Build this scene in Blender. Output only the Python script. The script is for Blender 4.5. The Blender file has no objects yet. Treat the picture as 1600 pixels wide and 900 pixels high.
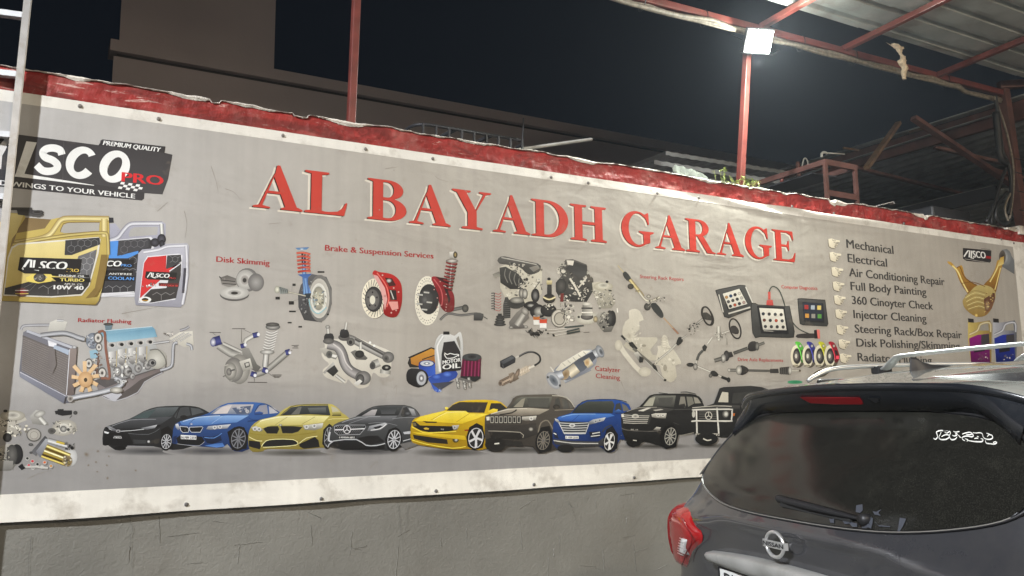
import bpy, bmesh, math, random
import numpy as np
from mathutils import Vector, Matrix
from mathutils.geometry import tessellate_polygon
PI = math.pi
scene = bpy.context.scene
COL = scene.collection

# ---------------------------------------------------------------- camera
# World: X runs along the garage wall, Y points from the camera to the wall, Z up.
FPX, CX, CY, HC, WALLY = 1337.0, 800.0, 450.0, 1.55, 5.0
AX = np.array([0.86761876, -0.05981031, 0.4936197])
AZ = np.array([-0.01404897, 0.98939409, 0.14457511])
AY = np.array([-0.4970315, -0.13237093, 0.8575766])
cam_d = bpy.data.cameras.new('camera')
cam = bpy.data.objects.new('camera', cam_d)
COL.objects.link(cam)
M = Matrix(((AX[0], AX[1], -AX[2], 0), (AY[0], AY[1], -AY[2], 0), (AZ[0], AZ[1], -AZ[2], HC), (0, 0, 0, 1)))
cam.matrix_world = M
cam_d.sensor_width = 36.0
cam_d.lens = 36.0 * FPX / 1600.0
cam_d.clip_start = 0.05
cam_d.clip_end = 2000
scene.camera = cam

# ---------------------------------------------------------------- night sky
world = bpy.data.worlds.new("World")
scene.world = world
world.use_nodes = True
wn = world.node_tree.nodes; wl = world.node_tree.links
bg = wn['Background']
tc = wn.new('ShaderNodeTexCoord'); sep = wn.new('ShaderNodeSeparateXYZ'); cr = wn.new('ShaderNodeValToRGB')
wl.new(tc.outputs['Generated'], sep.inputs[0]); wl.new(sep.outputs['Z'], cr.inputs[0]); wl.new(cr.outputs[0], bg.inputs[0])
cr.color_ramp.elements[0].position = 0.0; cr.color_ramp.elements[0].color = (0.20, 0.26, 0.36, 1)
cr.color_ramp.elements[1].position = 0.75; cr.color_ramp.elements[1].color = (0.05, 0.09, 0.18, 1)
bg.inputs[1].default_value = 0.027

scene.view_settings.view_transform = 'Standard'
scene.view_settings.look = 'None'
scene.view_settings.exposure = 0.0
scene.view_settings.gamma = 1.0
scene.cycles.max_bounces = 6
scene.cycles.diffuse_bounces = 3
scene.cycles.glossy_bounces = 3
scene.cycles.sample_clamp_indirect = 4.0

# ---------------------------------------------------------------- helpers
def ray(px, py):
    c = np.array([(px - CX) / FPX, -(py - CY) / FPX, 1.0])
    return np.array([c @ AX, c @ AY, c @ AZ])
def onY(px, py, y=WALLY):
    r = ray(px, py); t = y / r[1]
    return Vector((r[0] * t, y, HC + r[2] * t))
def onX(px, py, x):
    r = ray(px, py); t = x / r[0]
    return Vector((x, r[1] * t, HC + r[2] * t))

def tag(o, label=None, cat=None, group=None, kind=None):
    if label: o['label'] = label
    if cat: o['category'] = cat
    if group: o['group'] = group
    if kind: o['kind'] = kind
    return o
def empty(name, loc=(0, 0, 0), label=None, cat=None, group=None):
    o = bpy.data.objects.new(name, None); COL.objects.link(o); o.location = loc
    o.empty_display_size = 0.2
    return tag(o, label, cat, group)
def link(name, me, mat=None, parent=None, smooth=False):
    if mat is not None and len(me.materials) == 0: me.materials.append(mat)
    if smooth:
        me.polygons.foreach_set('use_smooth', [True] * len(me.polygons))
    o = bpy.data.objects.new(name, me); COL.objects.link(o)
    if parent is not None:
        o.parent = parent
        o.matrix_parent_inverse = Matrix.Translation(parent.location).inverted()
    return o

class MB:
    def __init__(s): s.v = []; s.f = []
    def quadmesh(s, rows, closed=False):
        b = len(s.v); n = len(rows[0])
        for r in rows: s.v += [tuple(p) for p in r]
        for i in range(len(rows) - 1):
            for j in range(n if closed else n - 1):
                k = (j + 1) % n
                s.f.append((b + i * n + j, b + i * n + k, b + (i + 1) * n + k, b + (i + 1) * n + j))
        return s
    def box(s, a, b, rz=0, c=None):
        x0, y0, z0 = a; x1, y1, z1 = b; k = len(s.v)
        P = [(x0, y0, z0), (x1, y0, z0), (x1, y1, z0), (x0, y1, z0), (x0, y0, z1), (x1, y0, z1), (x1, y1, z1), (x0, y1, z1)]
        if rz:
            cx, cy = c if c else ((x0 + x1) / 2, (y0 + y1) / 2)
            P = [(cx + (p[0] - cx) * math.cos(rz) - (p[1] - cy) * math.sin(rz), cy + (p[0] - cx) * math.sin(rz) + (p[1] - cy) * math.cos(rz), p[2]) for p in P]
        s.v += P
        s.f += [tuple(k + i for i in q) for q in ((0, 3, 2, 1), (4, 5, 6, 7), (0, 1, 5, 4), (1, 2, 6, 5), (2, 3, 7, 6), (3, 0, 4, 7))]
        return s
    def bar(s, p, q, w, h=None, up=(0, 0, 1)):
        """square-section bar from p to q"""
        h = h or w; p = Vector(p); q = Vector(q); d = (q - p).normalized(); u = Vector(up)
        if abs(d.dot(u)) > 0.98: u = Vector((0, 1, 0))
        a = d.cross(u).normalized() * w / 2; c = a.cross(d).normalized() * h / 2
        k = len(s.v)
        for e in (p, q):
            for sa, sc in ((-1, -1), (1, -1), (1, 1), (-1, 1)): s.v.append(tuple(e + a * sa + c * sc))
        s.f += [tuple(k + i for i in t) for t in ((0, 1, 5, 4), (1, 2, 6, 5), (2, 3, 7, 6), (3, 0, 4, 7), (3, 2, 1, 0), (4, 5, 6, 7))]
        return s
    def tube(s, pts, r, n=8, caps=True):
        pts = [Vector(p) for p in pts]; rows = []; ref = None
        for i, p in enumerate(pts):
            d = (pts[min(i + 1, len(pts) - 1)] - pts[max(i - 1, 0)]).normalized()
            if ref is None: ref = Vector((0, 0, 1)) if abs(d.z) < 0.9 else Vector((1, 0, 0))
            a = d.cross(ref).normalized(); b = a.cross(d).normalized(); ref = b
            rr = r[i] if isinstance(r, (list, tuple)) else r
            rows.append([p + a * math.cos(2 * PI * k / n) * rr + b * math.sin(2 * PI * k / n) * rr for k in range(n)])
        k = len(s.v); s.quadmesh(rows, True)
        if caps:
            s.f.append(tuple(k + i for i in range(n))[::-1]); m = k + (len(rows) - 1) * n
            s.f.append(tuple(m + i for i in range(n)))
        return s
    def mesh(s, name='mesh'):
        me = bpy.data.meshes.new(name); me.from_pydata([tuple(map(float, p)) for p in s.v], [], s.f); me.update(); return me
    def build(s, name, mat, parent=None, smooth=False, bevel=0):
        o = link(name, s.mesh(name), mat, parent, smooth)
        if bevel:
            m = o.modifiers.new('bevel', 'BEVEL'); m.width = bevel; m.segments = 2; m.limit_method = 'ANGLE'
        return o

def lin(c):
    return tuple(((x / 255) / 12.92 if x / 255 <= 0.04045 else ((x / 255 + 0.055) / 1.055) ** 2.4) for x in c)

def mat(name, col, rough=0.6, metal=0.0, spec=0.4, coat=0.0, var=0.0, vscale=6.0, bump=0.0, bscale=40.0, dirt=None, dscale=2.0, damt=0.5, streak=False, coords='Object'):
    m = bpy.data.materials.new(name); m.use_nodes = True
    N = m.node_tree.nodes; L = m.node_tree.links; b = N['Principled BSDF']
    b.inputs['Roughness'].default_value = rough; b.inputs['Metallic'].default_value = metal
    b.inputs['Specular IOR Level'].default_value = spec; b.inputs['Coat Weight'].default_value = coat
    b.inputs['Coat Roughness'].default_value = 0.06
    b.inputs['Base Color'].default_value = (*col, 1)
    t = N.new('ShaderNodeTexCoord'); mp = N.new('ShaderNodeMapping'); L.new(t.outputs[coords], mp.inputs[0])
    if streak: mp.inputs['Scale'].default_value = (1, 1, 0.12)
    cur = None
    if var:
        n = N.new('ShaderNodeTexNoise'); n.inputs['Scale'].default_value = vscale; n.inputs['Detail'].default_value = 6
        L.new(mp.outputs[0], n.inputs[0])
        r = N.new('ShaderNodeMapRange'); r.inputs[1].default_value = 0.3; r.inputs[2].default_value = 0.7
        r.inputs[3].default_value = 1 - var; r.inputs[4].default_value = 1 + var; L.new(n.outputs[0], r.inputs[0])
        mx = N.new('ShaderNodeMix'); mx.data_type = 'RGBA'; mx.blend_type = 'MULTIPLY'; mx.inputs[0].default_value = 1
        mx.inputs[6].default_value = (*col, 1); L.new(r.outputs[0], mx.inputs[7]); cur = mx.outputs[2]
    if dirt:
        n = N.new('ShaderNodeTexNoise'); n.inputs['Scale'].default_value = dscale; n.inputs['Detail'].default_value = 9; n.inputs['Roughness'].default_value = 0.7
        L.new(mp.outputs[0], n.inputs[0])
        r = N.new('ShaderNodeMapRange'); r.inputs[1].default_value = 0.5; r.inputs[2].default_value = 0.72; r.inputs[3].default_value = 0; r.inputs[4].default_value = damt
        L.new(n.outputs[0], r.inputs[0])
        mx = N.new('ShaderNodeMix'); mx.data_type = 'RGBA'; L.new(r.outputs[0], mx.inputs[0])
        if cur: L.new(cur, mx.inputs[6])
        else: mx.inputs[6].default_value = (*col, 1)
        mx.inputs[7].default_value = (*dirt, 1); cur = mx.outputs[2]
    if cur: L.new(cur, b.inputs['Base Color'])
    if bump:
        n = N.new('ShaderNodeTexNoise'); n.inputs['Scale'].default_value = bscale; n.inputs['Detail'].default_value = 8; n.inputs['Roughness'].default_value = 0.65
        L.new(t.outputs[coords], n.inputs[0])
        bp = N.new('ShaderNodeBump'); bp.inputs['Strength'].default_value = 1.0; bp.inputs['Distance'].default_value = bump
        L.new(n.outputs[0], bp.inputs['Height']); L.new(bp.outputs[0], b.inputs['Normal'])
    return m

def emis(name, col, st):
    m = bpy.data.materials.new(name); m.use_nodes = True; N = m.node_tree.nodes; b = N['Principled BSDF']
    b.inputs['Base Color'].default_value = (*col, 1); b.inputs['Emission Color'].default_value = (*col, 1); b.inputs['Emission Strength'].default_value = st
    return m

MT = dict(
    red_paint=mat('red_paint', (0.27, 0.022, 0.018), 0.55, var=0.25, vscale=7, dirt=(0.42, 0.24, 0.2), dscale=5, damt=0.4, bump=0.004, bscale=45),
    mortar=mat('mortar', (0.62, 0.57, 0.50), 0.9, var=0.3, vscale=20, bump=0.006, bscale=60),
    steel_red=mat('red_steel', (0.145, 0.034, 0.027), 0.4, spec=0.5, var=0.25, vscale=9, dirt=(0.10, 0.05, 0.035), dscale=6, damt=0.9, bump=0.001, bscale=120),
    steel_rust=mat('rusty_red_steel', (0.105, 0.045, 0.035), 0.6, var=0.3, vscale=9, dirt=(0.07, 0.04, 0.03), dscale=4, damt=0.6),
    alu=mat('aluminium', (0.60, 0.61, 0.62), 0.42, metal=0.75, var=0.12, vscale=14, dirt=(0.35, 0.28, 0.2), dscale=9, damt=0.5),
    building=mat('building_render', (0.42, 0.36, 0.345), 0.9, var=0.06, vscale=1.2, bump=0.004, bscale=20),
    concrete=mat('concrete', (0.22, 0.21, 0.2), 0.9, var=0.2, vscale=3, bump=0.004, bscale=30, dirt=(0.08, 0.075, 0.07), dscale=0.8, damt=0.5),
    sheet=mat('galvanised_sheet', (0.36, 0.38, 0.365), 0.5, metal=0.25, var=0.22, vscale=3, dirt=(0.16, 0.11, 0.08), dscale=2.2, damt=0.55, streak=False),
    sheet_old=mat('old_corrugated_sheet', (0.30, 0.305, 0.295), 0.6, metal=0.2, var=0.3, vscale=3, dirt=(0.08, 0.06, 0.05), dscale=2.2, damt=0.7),
    cable=mat('cable_sheath', (0.19, 0.165, 0.13), 0.6, var=0.4, vscale=30),
    cable_black=mat('black_cable', (0.015, 0.015, 0.015), 0.5),
    dark=mat('dark_metal', (0.03, 0.03, 0.033), 0.5),
    plastic_white=mat('tank_plastic', (0.45, 0.46, 0.47), 0.5, var=0.1),
    cloth=mat('rag_cloth', (0.55, 0.45, 0.33), 0.95, var=0.35, vscale=40, bump=0.004, bscale=80),
    leaf=mat('weed_leaf', (0.30, 0.36, 0.12), 0.6, var=0.3, vscale=30),
    scrap=mat('fibre_cement', (0.09, 0.10, 0.085), 0.9, var=0.4, vscale=25, bump=0.003, bscale=60),
    wood=mat('old_timber', (0.15, 0.09, 0.05), 0.8, var=0.3, vscale=10),
    screw=mat('screw_steel', (0.22, 0.21, 0.2), 0.45, metal=0.7),
    white_pipe=mat('white_pipe', (0.5, 0.49, 0.46), 0.5, var=0.1),
)
# ================================================================ BANNER PRINT (vector drawing laid on the banner plane)
BY = WALLY - 0.03          # banner sheet stands 3 cm off the plaster
INK = 0.93
def bgcol(px, py):
    """printed background: warm grey fading to a cooler, darker studio floor at the bottom"""
    p = onY(px, py, BY); z = p.z
    a = np.array([176, 170, 160.]); b = np.array([153, 151, 149.]); l = np.array([186, 184, 182.])
    t = min(1, max(0, (1.86 - z) / 0.35)); t = t * t * (3 - 2 * t)
    tl = min(1, max(0, (2.2 - p.x) / 2.6))
    c = a * (1 - tl) + l * tl
    return tuple(c * (1 - t) + b * t)
def pts(s, T=None):
    q = [tuple(map(float, w.split(','))) for w in s.split()] if isinstance(s, str) else list(s)
    return [T(*p) for p in q] if T else q
def Z(x0, y0, x1, W=1600):
    k = (x1 - x0) / W
    f = lambda x, y: (x0 + x * k, y0 + y * k)
    f.k = k
    return f
def cr(P, n=5, closed=True):
    """Catmull-Rom through points"""
    out = []; m = len(P)
    rng = range(m) if closed else range(m - 1)
    for i in rng:
        if closed: a, b, c, d = P[(i - 1) % m], P[i], P[(i + 1) % m], P[(i + 2) % m]
        else: a, b, c, d = P[max(i - 1, 0)], P[i], P[i + 1], P[min(i + 2, m - 1)]
        for j in range(n):
            t = j / n
            out.append(tuple(0.5 * ((2 * b[k]) + (-a[k] + c[k]) * t + (2 * a[k] - 5 * b[k] + 4 * c[k] - d[k]) * t * t + (-a[k] + 3 * b[k] - 3 * c[k] + d[k]) * t ** 3) for k in (0, 1)))
    if not closed: out.append(P[-1])
    return out
def inside(p, P):
    x, y = p; r = False; j = len(P) - 1
    for i in range(len(P)):
        if (P[i][1] > y) != (P[j][1] > y) and x < (P[j][0] - P[i][0]) * (y - P[i][1]) / (P[j][1] - P[i][1]) + P[i][0]: r = not r
        j = i
    return r

_bb = np.zeros((30000, 4)); _lay = np.zeros(30000, int); _nb = 0
def layer(us, ws):
    """lowest ink layer on which this shape clears everything already printed beneath it"""
    global _nb
    b = (min(us) - 1e-4, max(us) + 1e-4, min(ws) - 1e-4, max(ws) + 1e-4)
    B = _bb[:_nb]; hit = (B[:, 0] < b[1]) & (B[:, 1] > b[0]) & (B[:, 2] < b[3]) & (B[:, 3] > b[2])
    l = 1 + (_lay[:_nb][hit].max() if hit.any() else 0)
    _bb[_nb] = b; _lay[_nb] = l; _nb += 1
    return l
SOFTN = [0]
class Art:
    STEP = 0.00011
    def __init__(s, name, label=None, base=1):
        s.name = name; s.label = label; s.v = []; s.f = []; s.c = []; s.L = base; s.T = None
    def add(s, P, tris, cols):
        k = len(s.v); Q = [onY(p[0], p[1], BY) for p in P]
        y = BY - 0.0006 - layer([q.x for q in Q], [q.z for q in Q]) * s.STEP
        for q in Q: s.v.append((q.x, y, q.z))
        s.c += [c for c in cols]
        for t in tris: s.f.append(tuple(k + i for i in t))
    def poly(s, P, c, c2=None, ax='y', sm=0):
        P = pts(P, s.T)
        if sm: P = cr(P, sm)
        tris = tessellate_polygon([[Vector((p[0], p[1], 0)) for p in P]])
        if c2 is None: cols = [c] * len(P)
        else:
            a = 1 if ax == 'y' else 0
            lo = min(p[a] for p in P); hi = max(p[a] for p in P)
            cols = [tuple(c[k] + (c2[k] - c[k]) * (p[a] - lo) / max(hi - lo, 1e-6) for k in range(3)) for p in P]
        s.add(P, tris, cols); return s
    def ell(s, cx, cy, rx, ry, c, ce=None, rot=0, n=22, raw=False):
        if s.T and not raw: (cx, cy) = s.T(cx, cy); rx *= s.T.k; ry *= s.T.k
        r = math.radians(rot); P = [(cx, cy)]
        for i in range(n):
            a = 2 * PI * i / n; x = rx * math.cos(a); y = ry * math.sin(a)
            P.append((cx + x * math.cos(r) - y * math.sin(r), cy + x * math.sin(r) + y * math.cos(r)))
        s.add(P, [(0, 1 + i, 1 + (i + 1) % n) for i in range(n)], [c] + [ce or c] * n); return s
    def soft(s, cx, cy, rx, ry, c, rot=0):
        """soft printed shadow that fades into the background colour"""
        if s.T: (cx, cy) = s.T(cx, cy); rx *= s.T.k; ry *= s.T.k
        n = 28; r = math.radians(rot); P = [(cx, cy)]; cols = [c]
        for ring, w in ((0.6, 0.55), (1.0, 1.0)):
            for i in range(n):
                a = 2 * PI * i / n; x = rx * ring * math.cos(a); y = ry * ring * math.sin(a)
                p = (cx + x * math.cos(r) - y * math.sin(r), cy + x * math.sin(r) + y * math.cos(r)); b = bgcol(*p)
                P.append(p); cols.append(tuple(c[k] * (1 - w) + b[k] * w for k in range(3)))
        tr = [(0, 1 + i, 1 + (i + 1) % n) for i in range(n)]
        for i in range(n):
            j = (i + 1) % n; tr += [(1 + i, 1 + n + i, 1 + n + j), (1 + i, 1 + n + j, 1 + j)]
        global _nb
        Q = [onY(p[0], p[1], BY) for p in P]; SOFTN[0] += 1; k = len(s.v); y = BY - 0.0003 - SOFTN[0] * 0.00004
        for q in Q: s.v.append((q.x, y, q.z))
        s.c += cols; s.f += [tuple(k + i for i in t) for t in tr]; return s
    def ring(s, cx, cy, rx, ry, w, c, rot=0, a0=0, a1=360, n=26):
        r = math.radians(rot); P = []
        for i in range(n + 1):
            a = math.radians(a0 + (a1 - a0) * i / n); x = rx * math.cos(a); y = ry * math.sin(a)
            P.append((cx + x * math.cos(r) - y * math.sin(r), cy + x * math.sin(r) + y * math.cos(r)))
        return s.line(P, w, c)
    def line(s, P, w, c, sm=0, w2=None, cs=None):
        P = pts(P, s.T)
        if sm: P = cr(P, sm, False)
        if s.T: w = w * s.T.k; w2 = w2 * s.T.k if w2 is not None else None
        m = len(P); Lp = []; Rp = []; 
        for i in range(m):
            a = P[max(i - 1, 0)]; b = P[min(i + 1, m - 1)]; dx = b[0] - a[0]; dy = b[1] - a[1]; l = math.hypot(dx, dy) or 1
            ww = w if w2 is None else w + (w2 - w) * i / max(m - 1, 1)
            nx = -dy / l * ww / 2; ny = dx / l * ww / 2
            Lp.append((P[i][0] + nx, P[i][1] + ny)); Rp.append((P[i][0] - nx, P[i][1] - ny))
        if cs is None:
            tr = []
            for i in range(m - 1): tr += [(i, i + 1, m + i + 1), (i, m + i + 1, m + i)]
            s.add(Lp + Rp, tr, [c] * (2 * m))
        else:
            Mp = [((Lp[i][0] * 0.6 + Rp[i][0] * 0.4), (Lp[i][1] * 0.6 + Rp[i][1] * 0.4)) for i in range(m)]
            tr = []
            for i in range(m - 1):
                tr += [(i, i + 1, 2 * m + i + 1), (i, 2 * m + i + 1, 2 * m + i), (2 * m + i, 2 * m + i + 1, m + i + 1), (2 * m + i, m + i + 1, m + i)]
            s.add(Lp + Rp + Mp, tr, [c] * (2 * m) + [cs] * m)
        return s
    def tube(s, P, w, dark, light, sm=0, w2=None): return s.line(P, w, dark, sm, w2, light)
    def clutter(s, P, n, pal, seed=1, lo=2, hi=7):
        P = pts(P, s.T); T = s.T; s.T = None; R = random.Random(seed)
        x0 = min(p[0] for p in P); x1 = max(p[0] for p in P); y0 = min(p[1] for p in P); y1 = max(p[1] for p in P); k = 0; tries = 0
        while k < n and tries < n * 20:
            tries += 1
            p = (R.uniform(x0, x1), R.uniform(y0, y1))
            if not inside(p, P): continue
            k += 1; c = R.choice(pal); c2 = R.choice(pal); sz = R.uniform(lo, hi); t = R.random()
            if t < 0.35: s.ell(p[0], p[1], sz * 0.5, sz * R.uniform(0.25, 0.6), c, c2, R.uniform(0, 180), 10)
            elif t < 0.7:
                a = R.uniform(0, PI); b = sz * 0.5; h = sz * R.uniform(0.12, 0.35)
                s.poly([(p[0] + math.cos(a) * b * i - math.sin(a) * h * j, p[1] + math.sin(a) * b * i + math.cos(a) * h * j) for i, j in ((-1, -1), (1, -1), (1, 1), (-1, 1))], c, c2)
            else:
                a = R.uniform(0, 2 * PI)
                s.line([(p[0] + math.cos(a + d) * sz * 0.6 * e, p[1] + math.sin(a + d) * sz * 0.6 * e) for d, e in ((0, 1), (0.9, 0.5), (2.6, 0.9))], R.uniform(0.5, 1.3), c, 3)
        s.T = T; return s
    def text(s, txt, a, b, h, c, bold=0.0, shear=0.0):
        """txt set between baseline px points a and b, cap height h px at a (all on the banner plane)"""
        if s.T: a = s.T(*a); b = s.T(*b); h *= s.T.k
        V, F = text_mesh(txt, 0.0, shear)
        w = max(v[0] for v in V); x0 = min(v[0] for v in V); A = onY(a[0], a[1], BY); B = onY(b[0], b[1], BY)
        H = onY(a[0], a[1] - h, BY).z - A.z
        y = None
        for dx in ((0,) if not bold else (-1, 0, 1)):
            k = len(s.v); Q = []
            for v in V:
                t = (v[0] - x0) / (w - x0)
                Q.append((A.x + (B.x - A.x) * t + dx * bold * H * 1.1, A.z + (B.z - A.z) * t + v[1] / 0.69 * H))
            y = BY - 0.0006 - layer([q[0] for q in Q], [q[1] for q in Q]) * s.STEP
            s.v += [(u, y, z) for u, z in Q]; s.c += [c] * len(Q)
            for f in F: s.f.append(tuple(k + i for i in f))
        return s
    def build(s, parent):
        me = bpy.data.meshes.new(s.name); me.from_pydata(s.v, [], s.f); me.update()
        at = me.color_attributes.new('ink', 'FLOAT_COLOR', 'POINT')
        arr = np.ones((len(s.v), 4), np.float32)
        cc = np.clip(np.array(s.c, float) / 255, 0, 1)
        arr[:, :3] = np.where(cc <= 0.04045, cc / 12.92, ((cc + 0.055) / 1.055) ** 2.4) * INK
        at.data.foreach_set('color', arr.ravel())
        o = link(s.name, me, M_INK, parent)
        if s.label: o['label'] = s.label
        return o

_tc = {}
def text_mesh(txt, bold=0.0, shear=0.0, res=3):
    key = (txt, bold, shear)
    if key in _tc: return _tc[key]
    cu = bpy.data.curves.new('lettering', 'FONT'); cu.body = txt; cu.size = 1.0; cu.offset = bold; cu.shear = shear; cu.resolution_u = res
    o = bpy.data.objects.new('tmp', cu); COL.objects.link(o)
    bpy.context.view_layer.update()
    me = bpy.data.meshes.new_from_object(o.evaluated_get(bpy.context.evaluated_depsgraph_get()))
    V = [tuple(v.co) for v in me.vertices]; F = [tuple(p.vertices) for p in me.polygons]
    bpy.data.objects.remove(o); bpy.data.curves.remove(cu); bpy.data.meshes.remove(me)
    _tc[key] = (V, F); return V, F

# --- the vinyl: printed colour from the 'ink' attribute, grime and creases over it
def vinyl(name, border=False):
    m = bpy.data.materials.new(name); m.use_nodes = True; N = m.node_tree.nodes; L = m.node_tree.links; b = N['Principled BSDF']
    b.inputs['Roughness'].default_value = 0.5; b.inputs['Specular IOR Level'].default_value = 0.35
    at = N.new('ShaderNodeAttribute'); at.attribute_name = 'ink'
    g = N.new('ShaderNodeNewGeometry')
    n1 = N.new('ShaderNodeTexNoise'); n1.inputs['Scale'].default_value = 1.3; n1.inputs['Detail'].default_value = 10; n1.inputs['Roughness'].default_value = 0.72
    L.new(g.outputs['Position'], n1.inputs[0])
    r1 = N.new('ShaderNodeMapRange'); r1.inputs[1].default_value = 0.35; r1.inputs[2].default_value = 0.7; r1.inputs[3].default_value = 1.04; r1.inputs[4].default_value = 0.86
    L.new(n1.outputs[0], r1.inputs[0])
    n2 = N.new('ShaderNodeTexNoise'); n2.inputs['Scale'].default_value = 9 if not border else 6; n2.inputs['Detail'].default_value = 6; n2.inputs['Roughness'].default_value = 0.6
    L.new(g.outputs['Position'], n2.inputs[0])
    r2 = N.new('ShaderNodeMapRange'); r2.inputs[1].default_value = 0.62 if not border else 0.52; r2.inputs[2].default_value = 0.78; r2.inputs[3].default_value = 0; r2.inputs[4].default_value = 0.35 if not border else 0.7
    L.new(n2.outputs[0], r2.inputs[0])
    mp = N.new('ShaderNodeMapping'); mp.inputs['Scale'].default_value = (9, 1, 0.5); L.new(g.outputs['Position'], mp.inputs[0])
    n3 = N.new('ShaderNodeTexNoise'); n3.inputs['Scale'].default_value = 2.0; n3.inputs['Detail'].default_value = 4; L.new(mp.outputs[0], n3.inputs[0])
    r3 = N.new('ShaderNodeMapRange'); r3.inputs[1].default_value = 0.35; r3.inputs[2].default_value = 0.65; r3.inputs[3].default_value = 0.965; r3.inputs[4].default_value = 1.03; L.new(n3.outputs[0], r3.inputs[0])
    mu = N.new('ShaderNodeMath'); mu.operation = 'MULTIPLY'; L.new(r1.outputs[0], mu.inputs[0]); L.new(r3.outputs[0], mu.inputs[1])
    m1 = N.new('ShaderNodeMix'); m1.data_type = 'RGBA'; m1.blend_type = 'MULTIPLY'; m1.inputs[0].default_value = 1
    L.new(at.outputs['Color'], m1.inputs[6]); L.new(mu.outputs[0], m1.inputs[7])
    m2 = N.new('ShaderNodeMix'); m2.data_type = 'RGBA'; L.new(r2.outputs[0], m2.inputs[0]); L.new(m1.outputs[2], m2.inputs[6]); m2.inputs[7].default_value = (0.22, 0.18, 0.13, 1)
    L.new(m2.outputs[2], b.inputs['Base Color'])
    # creases
    w = N.new('ShaderNodeTexNoise'); w.inputs['Scale'].default_value = 2.2; w.inputs['Detail'].default_value = 3; w.inputs['Distortion'].default_value = 0.6
    mp2 = N.new('ShaderNodeMapping'); mp2.inputs['Scale'].default_value = (0.7, 1, 1.4); L.new(g.outputs['Position'], mp2.inputs[0]); L.new(mp2.outputs[0], w.inputs[0])
    bp = N.new('ShaderNodeBump'); bp.inputs['Strength'].default_value = 1; bp.inputs['Distance'].default_value = 0.012; L.new(w.outputs[0], bp.inputs['Height'])
    w2 = N.new('ShaderNodeTexNoise'); w2.inputs['Scale'].default_value = 24; w2.inputs['Detail'].default_value = 4; L.new(g.outputs['Position'], w2.inputs[0])
    bp2 = N.new('ShaderNodeBump'); bp2.inputs['Strength'].default_value = 1; bp2.inputs['Distance'].default_value = 0.0008; L.new(w2.outputs[0], bp2.inputs['Height']); L.new(bp.outputs[0], bp2.inputs['Normal'])
    L.new(bp2.outputs[0], b.inputs['Normal'])
    return m
M_INK = vinyl('printed_vinyl'); M_BORDER = vinyl('white_vinyl', True)
MASTP = 18000; FILLP = 125
from mathutils import noise as mn
def nz(x, y=0.0, z=0.0): return mn.noise(Vector((x, y, z)))
# ================================================================ GROUND
g = MB(); g.quadmesh([[(-300 + 600 * i / 30, -300 + 600 * j / 30, 0) for i in range(31)] for j in range(31)])
tag(g.build('ground', mat('yard_concrete', (0.16, 0.155, 0.145), 0.85, var=0.25, vscale=0.8, bump=0.003, bscale=14, dirt=(0.05, 0.045, 0.04), dscale=0.6, damt=0.7)), kind='structure')

# ================================================================ BOUNDARY WALL
WX0, WX1 = -4.5, 9.42
def rim(x):
    a = 3.378 + 0.012 * nz(x * 1.1, 3) + 0.010 * nz(x * 4.3, 7) + 0.006 * nz(x * 13, 9)
    s = nz(x * 2.6, 21); a -= 0.022 * max(0, s - 0.28) / 0.3
    s = nz(x * 6.1, 31); a -= 0.016 * (1 if s > 0.42 else 0)
    return a
wall = empty('boundary_wall', (2.5, 5.1, 0), 'grey plastered garage wall with a broken red painted top edge, carrying the long banner', 'wall')
m_pl = mat('grey_plaster', (0.205, 0.200, 0.178), 0.42, spec=0.5, var=0.14, vscale=1.6, bump=0.006, bscale=6, dirt=(0.15, 0.135, 0.11), dscale=1.1, damt=0.45)
# second, finer trowel relief
N = m_pl.node_tree.nodes; L = m_pl.node_tree.links
bp0 = [n for n in N if n.type == 'BUMP'][0]; tcn = [n for n in N if n.type == 'TEX_COORD'][0]
vn = N.new('ShaderNodeTexNoise'); vn.inputs['Scale'].default_value = 38; vn.inputs['Detail'].default_value = 6; vn.inputs['Distortion'].default_value = 1.2; L.new(tcn.outputs['Object'], vn.inputs[0])
bpb = N.new('ShaderNodeBump'); bpb.inputs['Distance'].default_value = 0.0035; L.new(vn.outputs[0], bpb.inputs['Height']); L.new(bp0.outputs[0], bpb.inputs['Normal'])
L.new(bpb.outputs[0], N['Principled BSDF'].inputs['Normal'])
m = MB()
nx = 280; xs = [WX0 + (WX1 - WX0) * i / nx for i in range(nx + 1)]
rows = []
for j in range(41):
    z = 3.16 * j / 40
    rows.append([(x, 5.0 + 0.006 * nz(x * 2, z * 2, 4), z) for x in xs])
m.quadmesh(rows)
m.quadmesh([[(WX0, 5.2, 3.33), (WX1, 5.2, 3.33)], [(WX0, 5.2, 0), (WX1, 5.2, 0)]])
m.quadmesh([[(WX1, 5.0, 0), (WX1, 5.2, 0)], [(WX1, 5.0, 3.33), (WX1, 5.2, 3.33)]])
m.quadmesh([[(WX0, 5.2, 0), (WX0, 5.0, 0)], [(WX0, 5.2, 3.33), (WX0, 5.0, 3.33)]])
m.build('plaster', m_pl, wall, smooth=True)
nx = 1100; xs = [WX0 + (WX1 - WX0) * i / nx for i in range(nx + 1)]
m = MB(); rows = []
for j in range(11):
    t = j / 10
    rows.append([(x, 4.985 + 0.007 * nz(x * 9, t * 3, 2) + 0.004 * nz(x * 30, t * 9, 5) + (0.0 if t < 0.95 else 0.006), 3.155 + (rim(x) - 3.155) * t) for x in xs])
rows.append([(x, 5.08, rim(x) + 0.005 * nz(x * 7, 50)) for x in xs])
rows.append([(x, 5.2, rim(x) - 0.01 + 0.01 * nz(x * 5, 60)) for x in xs])
rows.append([(x, 5.2, 3.3) for x in xs])
m.quadmesh(rows); m_band = MT['red_paint'].copy(); m_band.name = 'scratched_red_paint'; N = m_band.node_tree.nodes; L = m_band.node_tree.links; pb = N['Principled BSDF']
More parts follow.
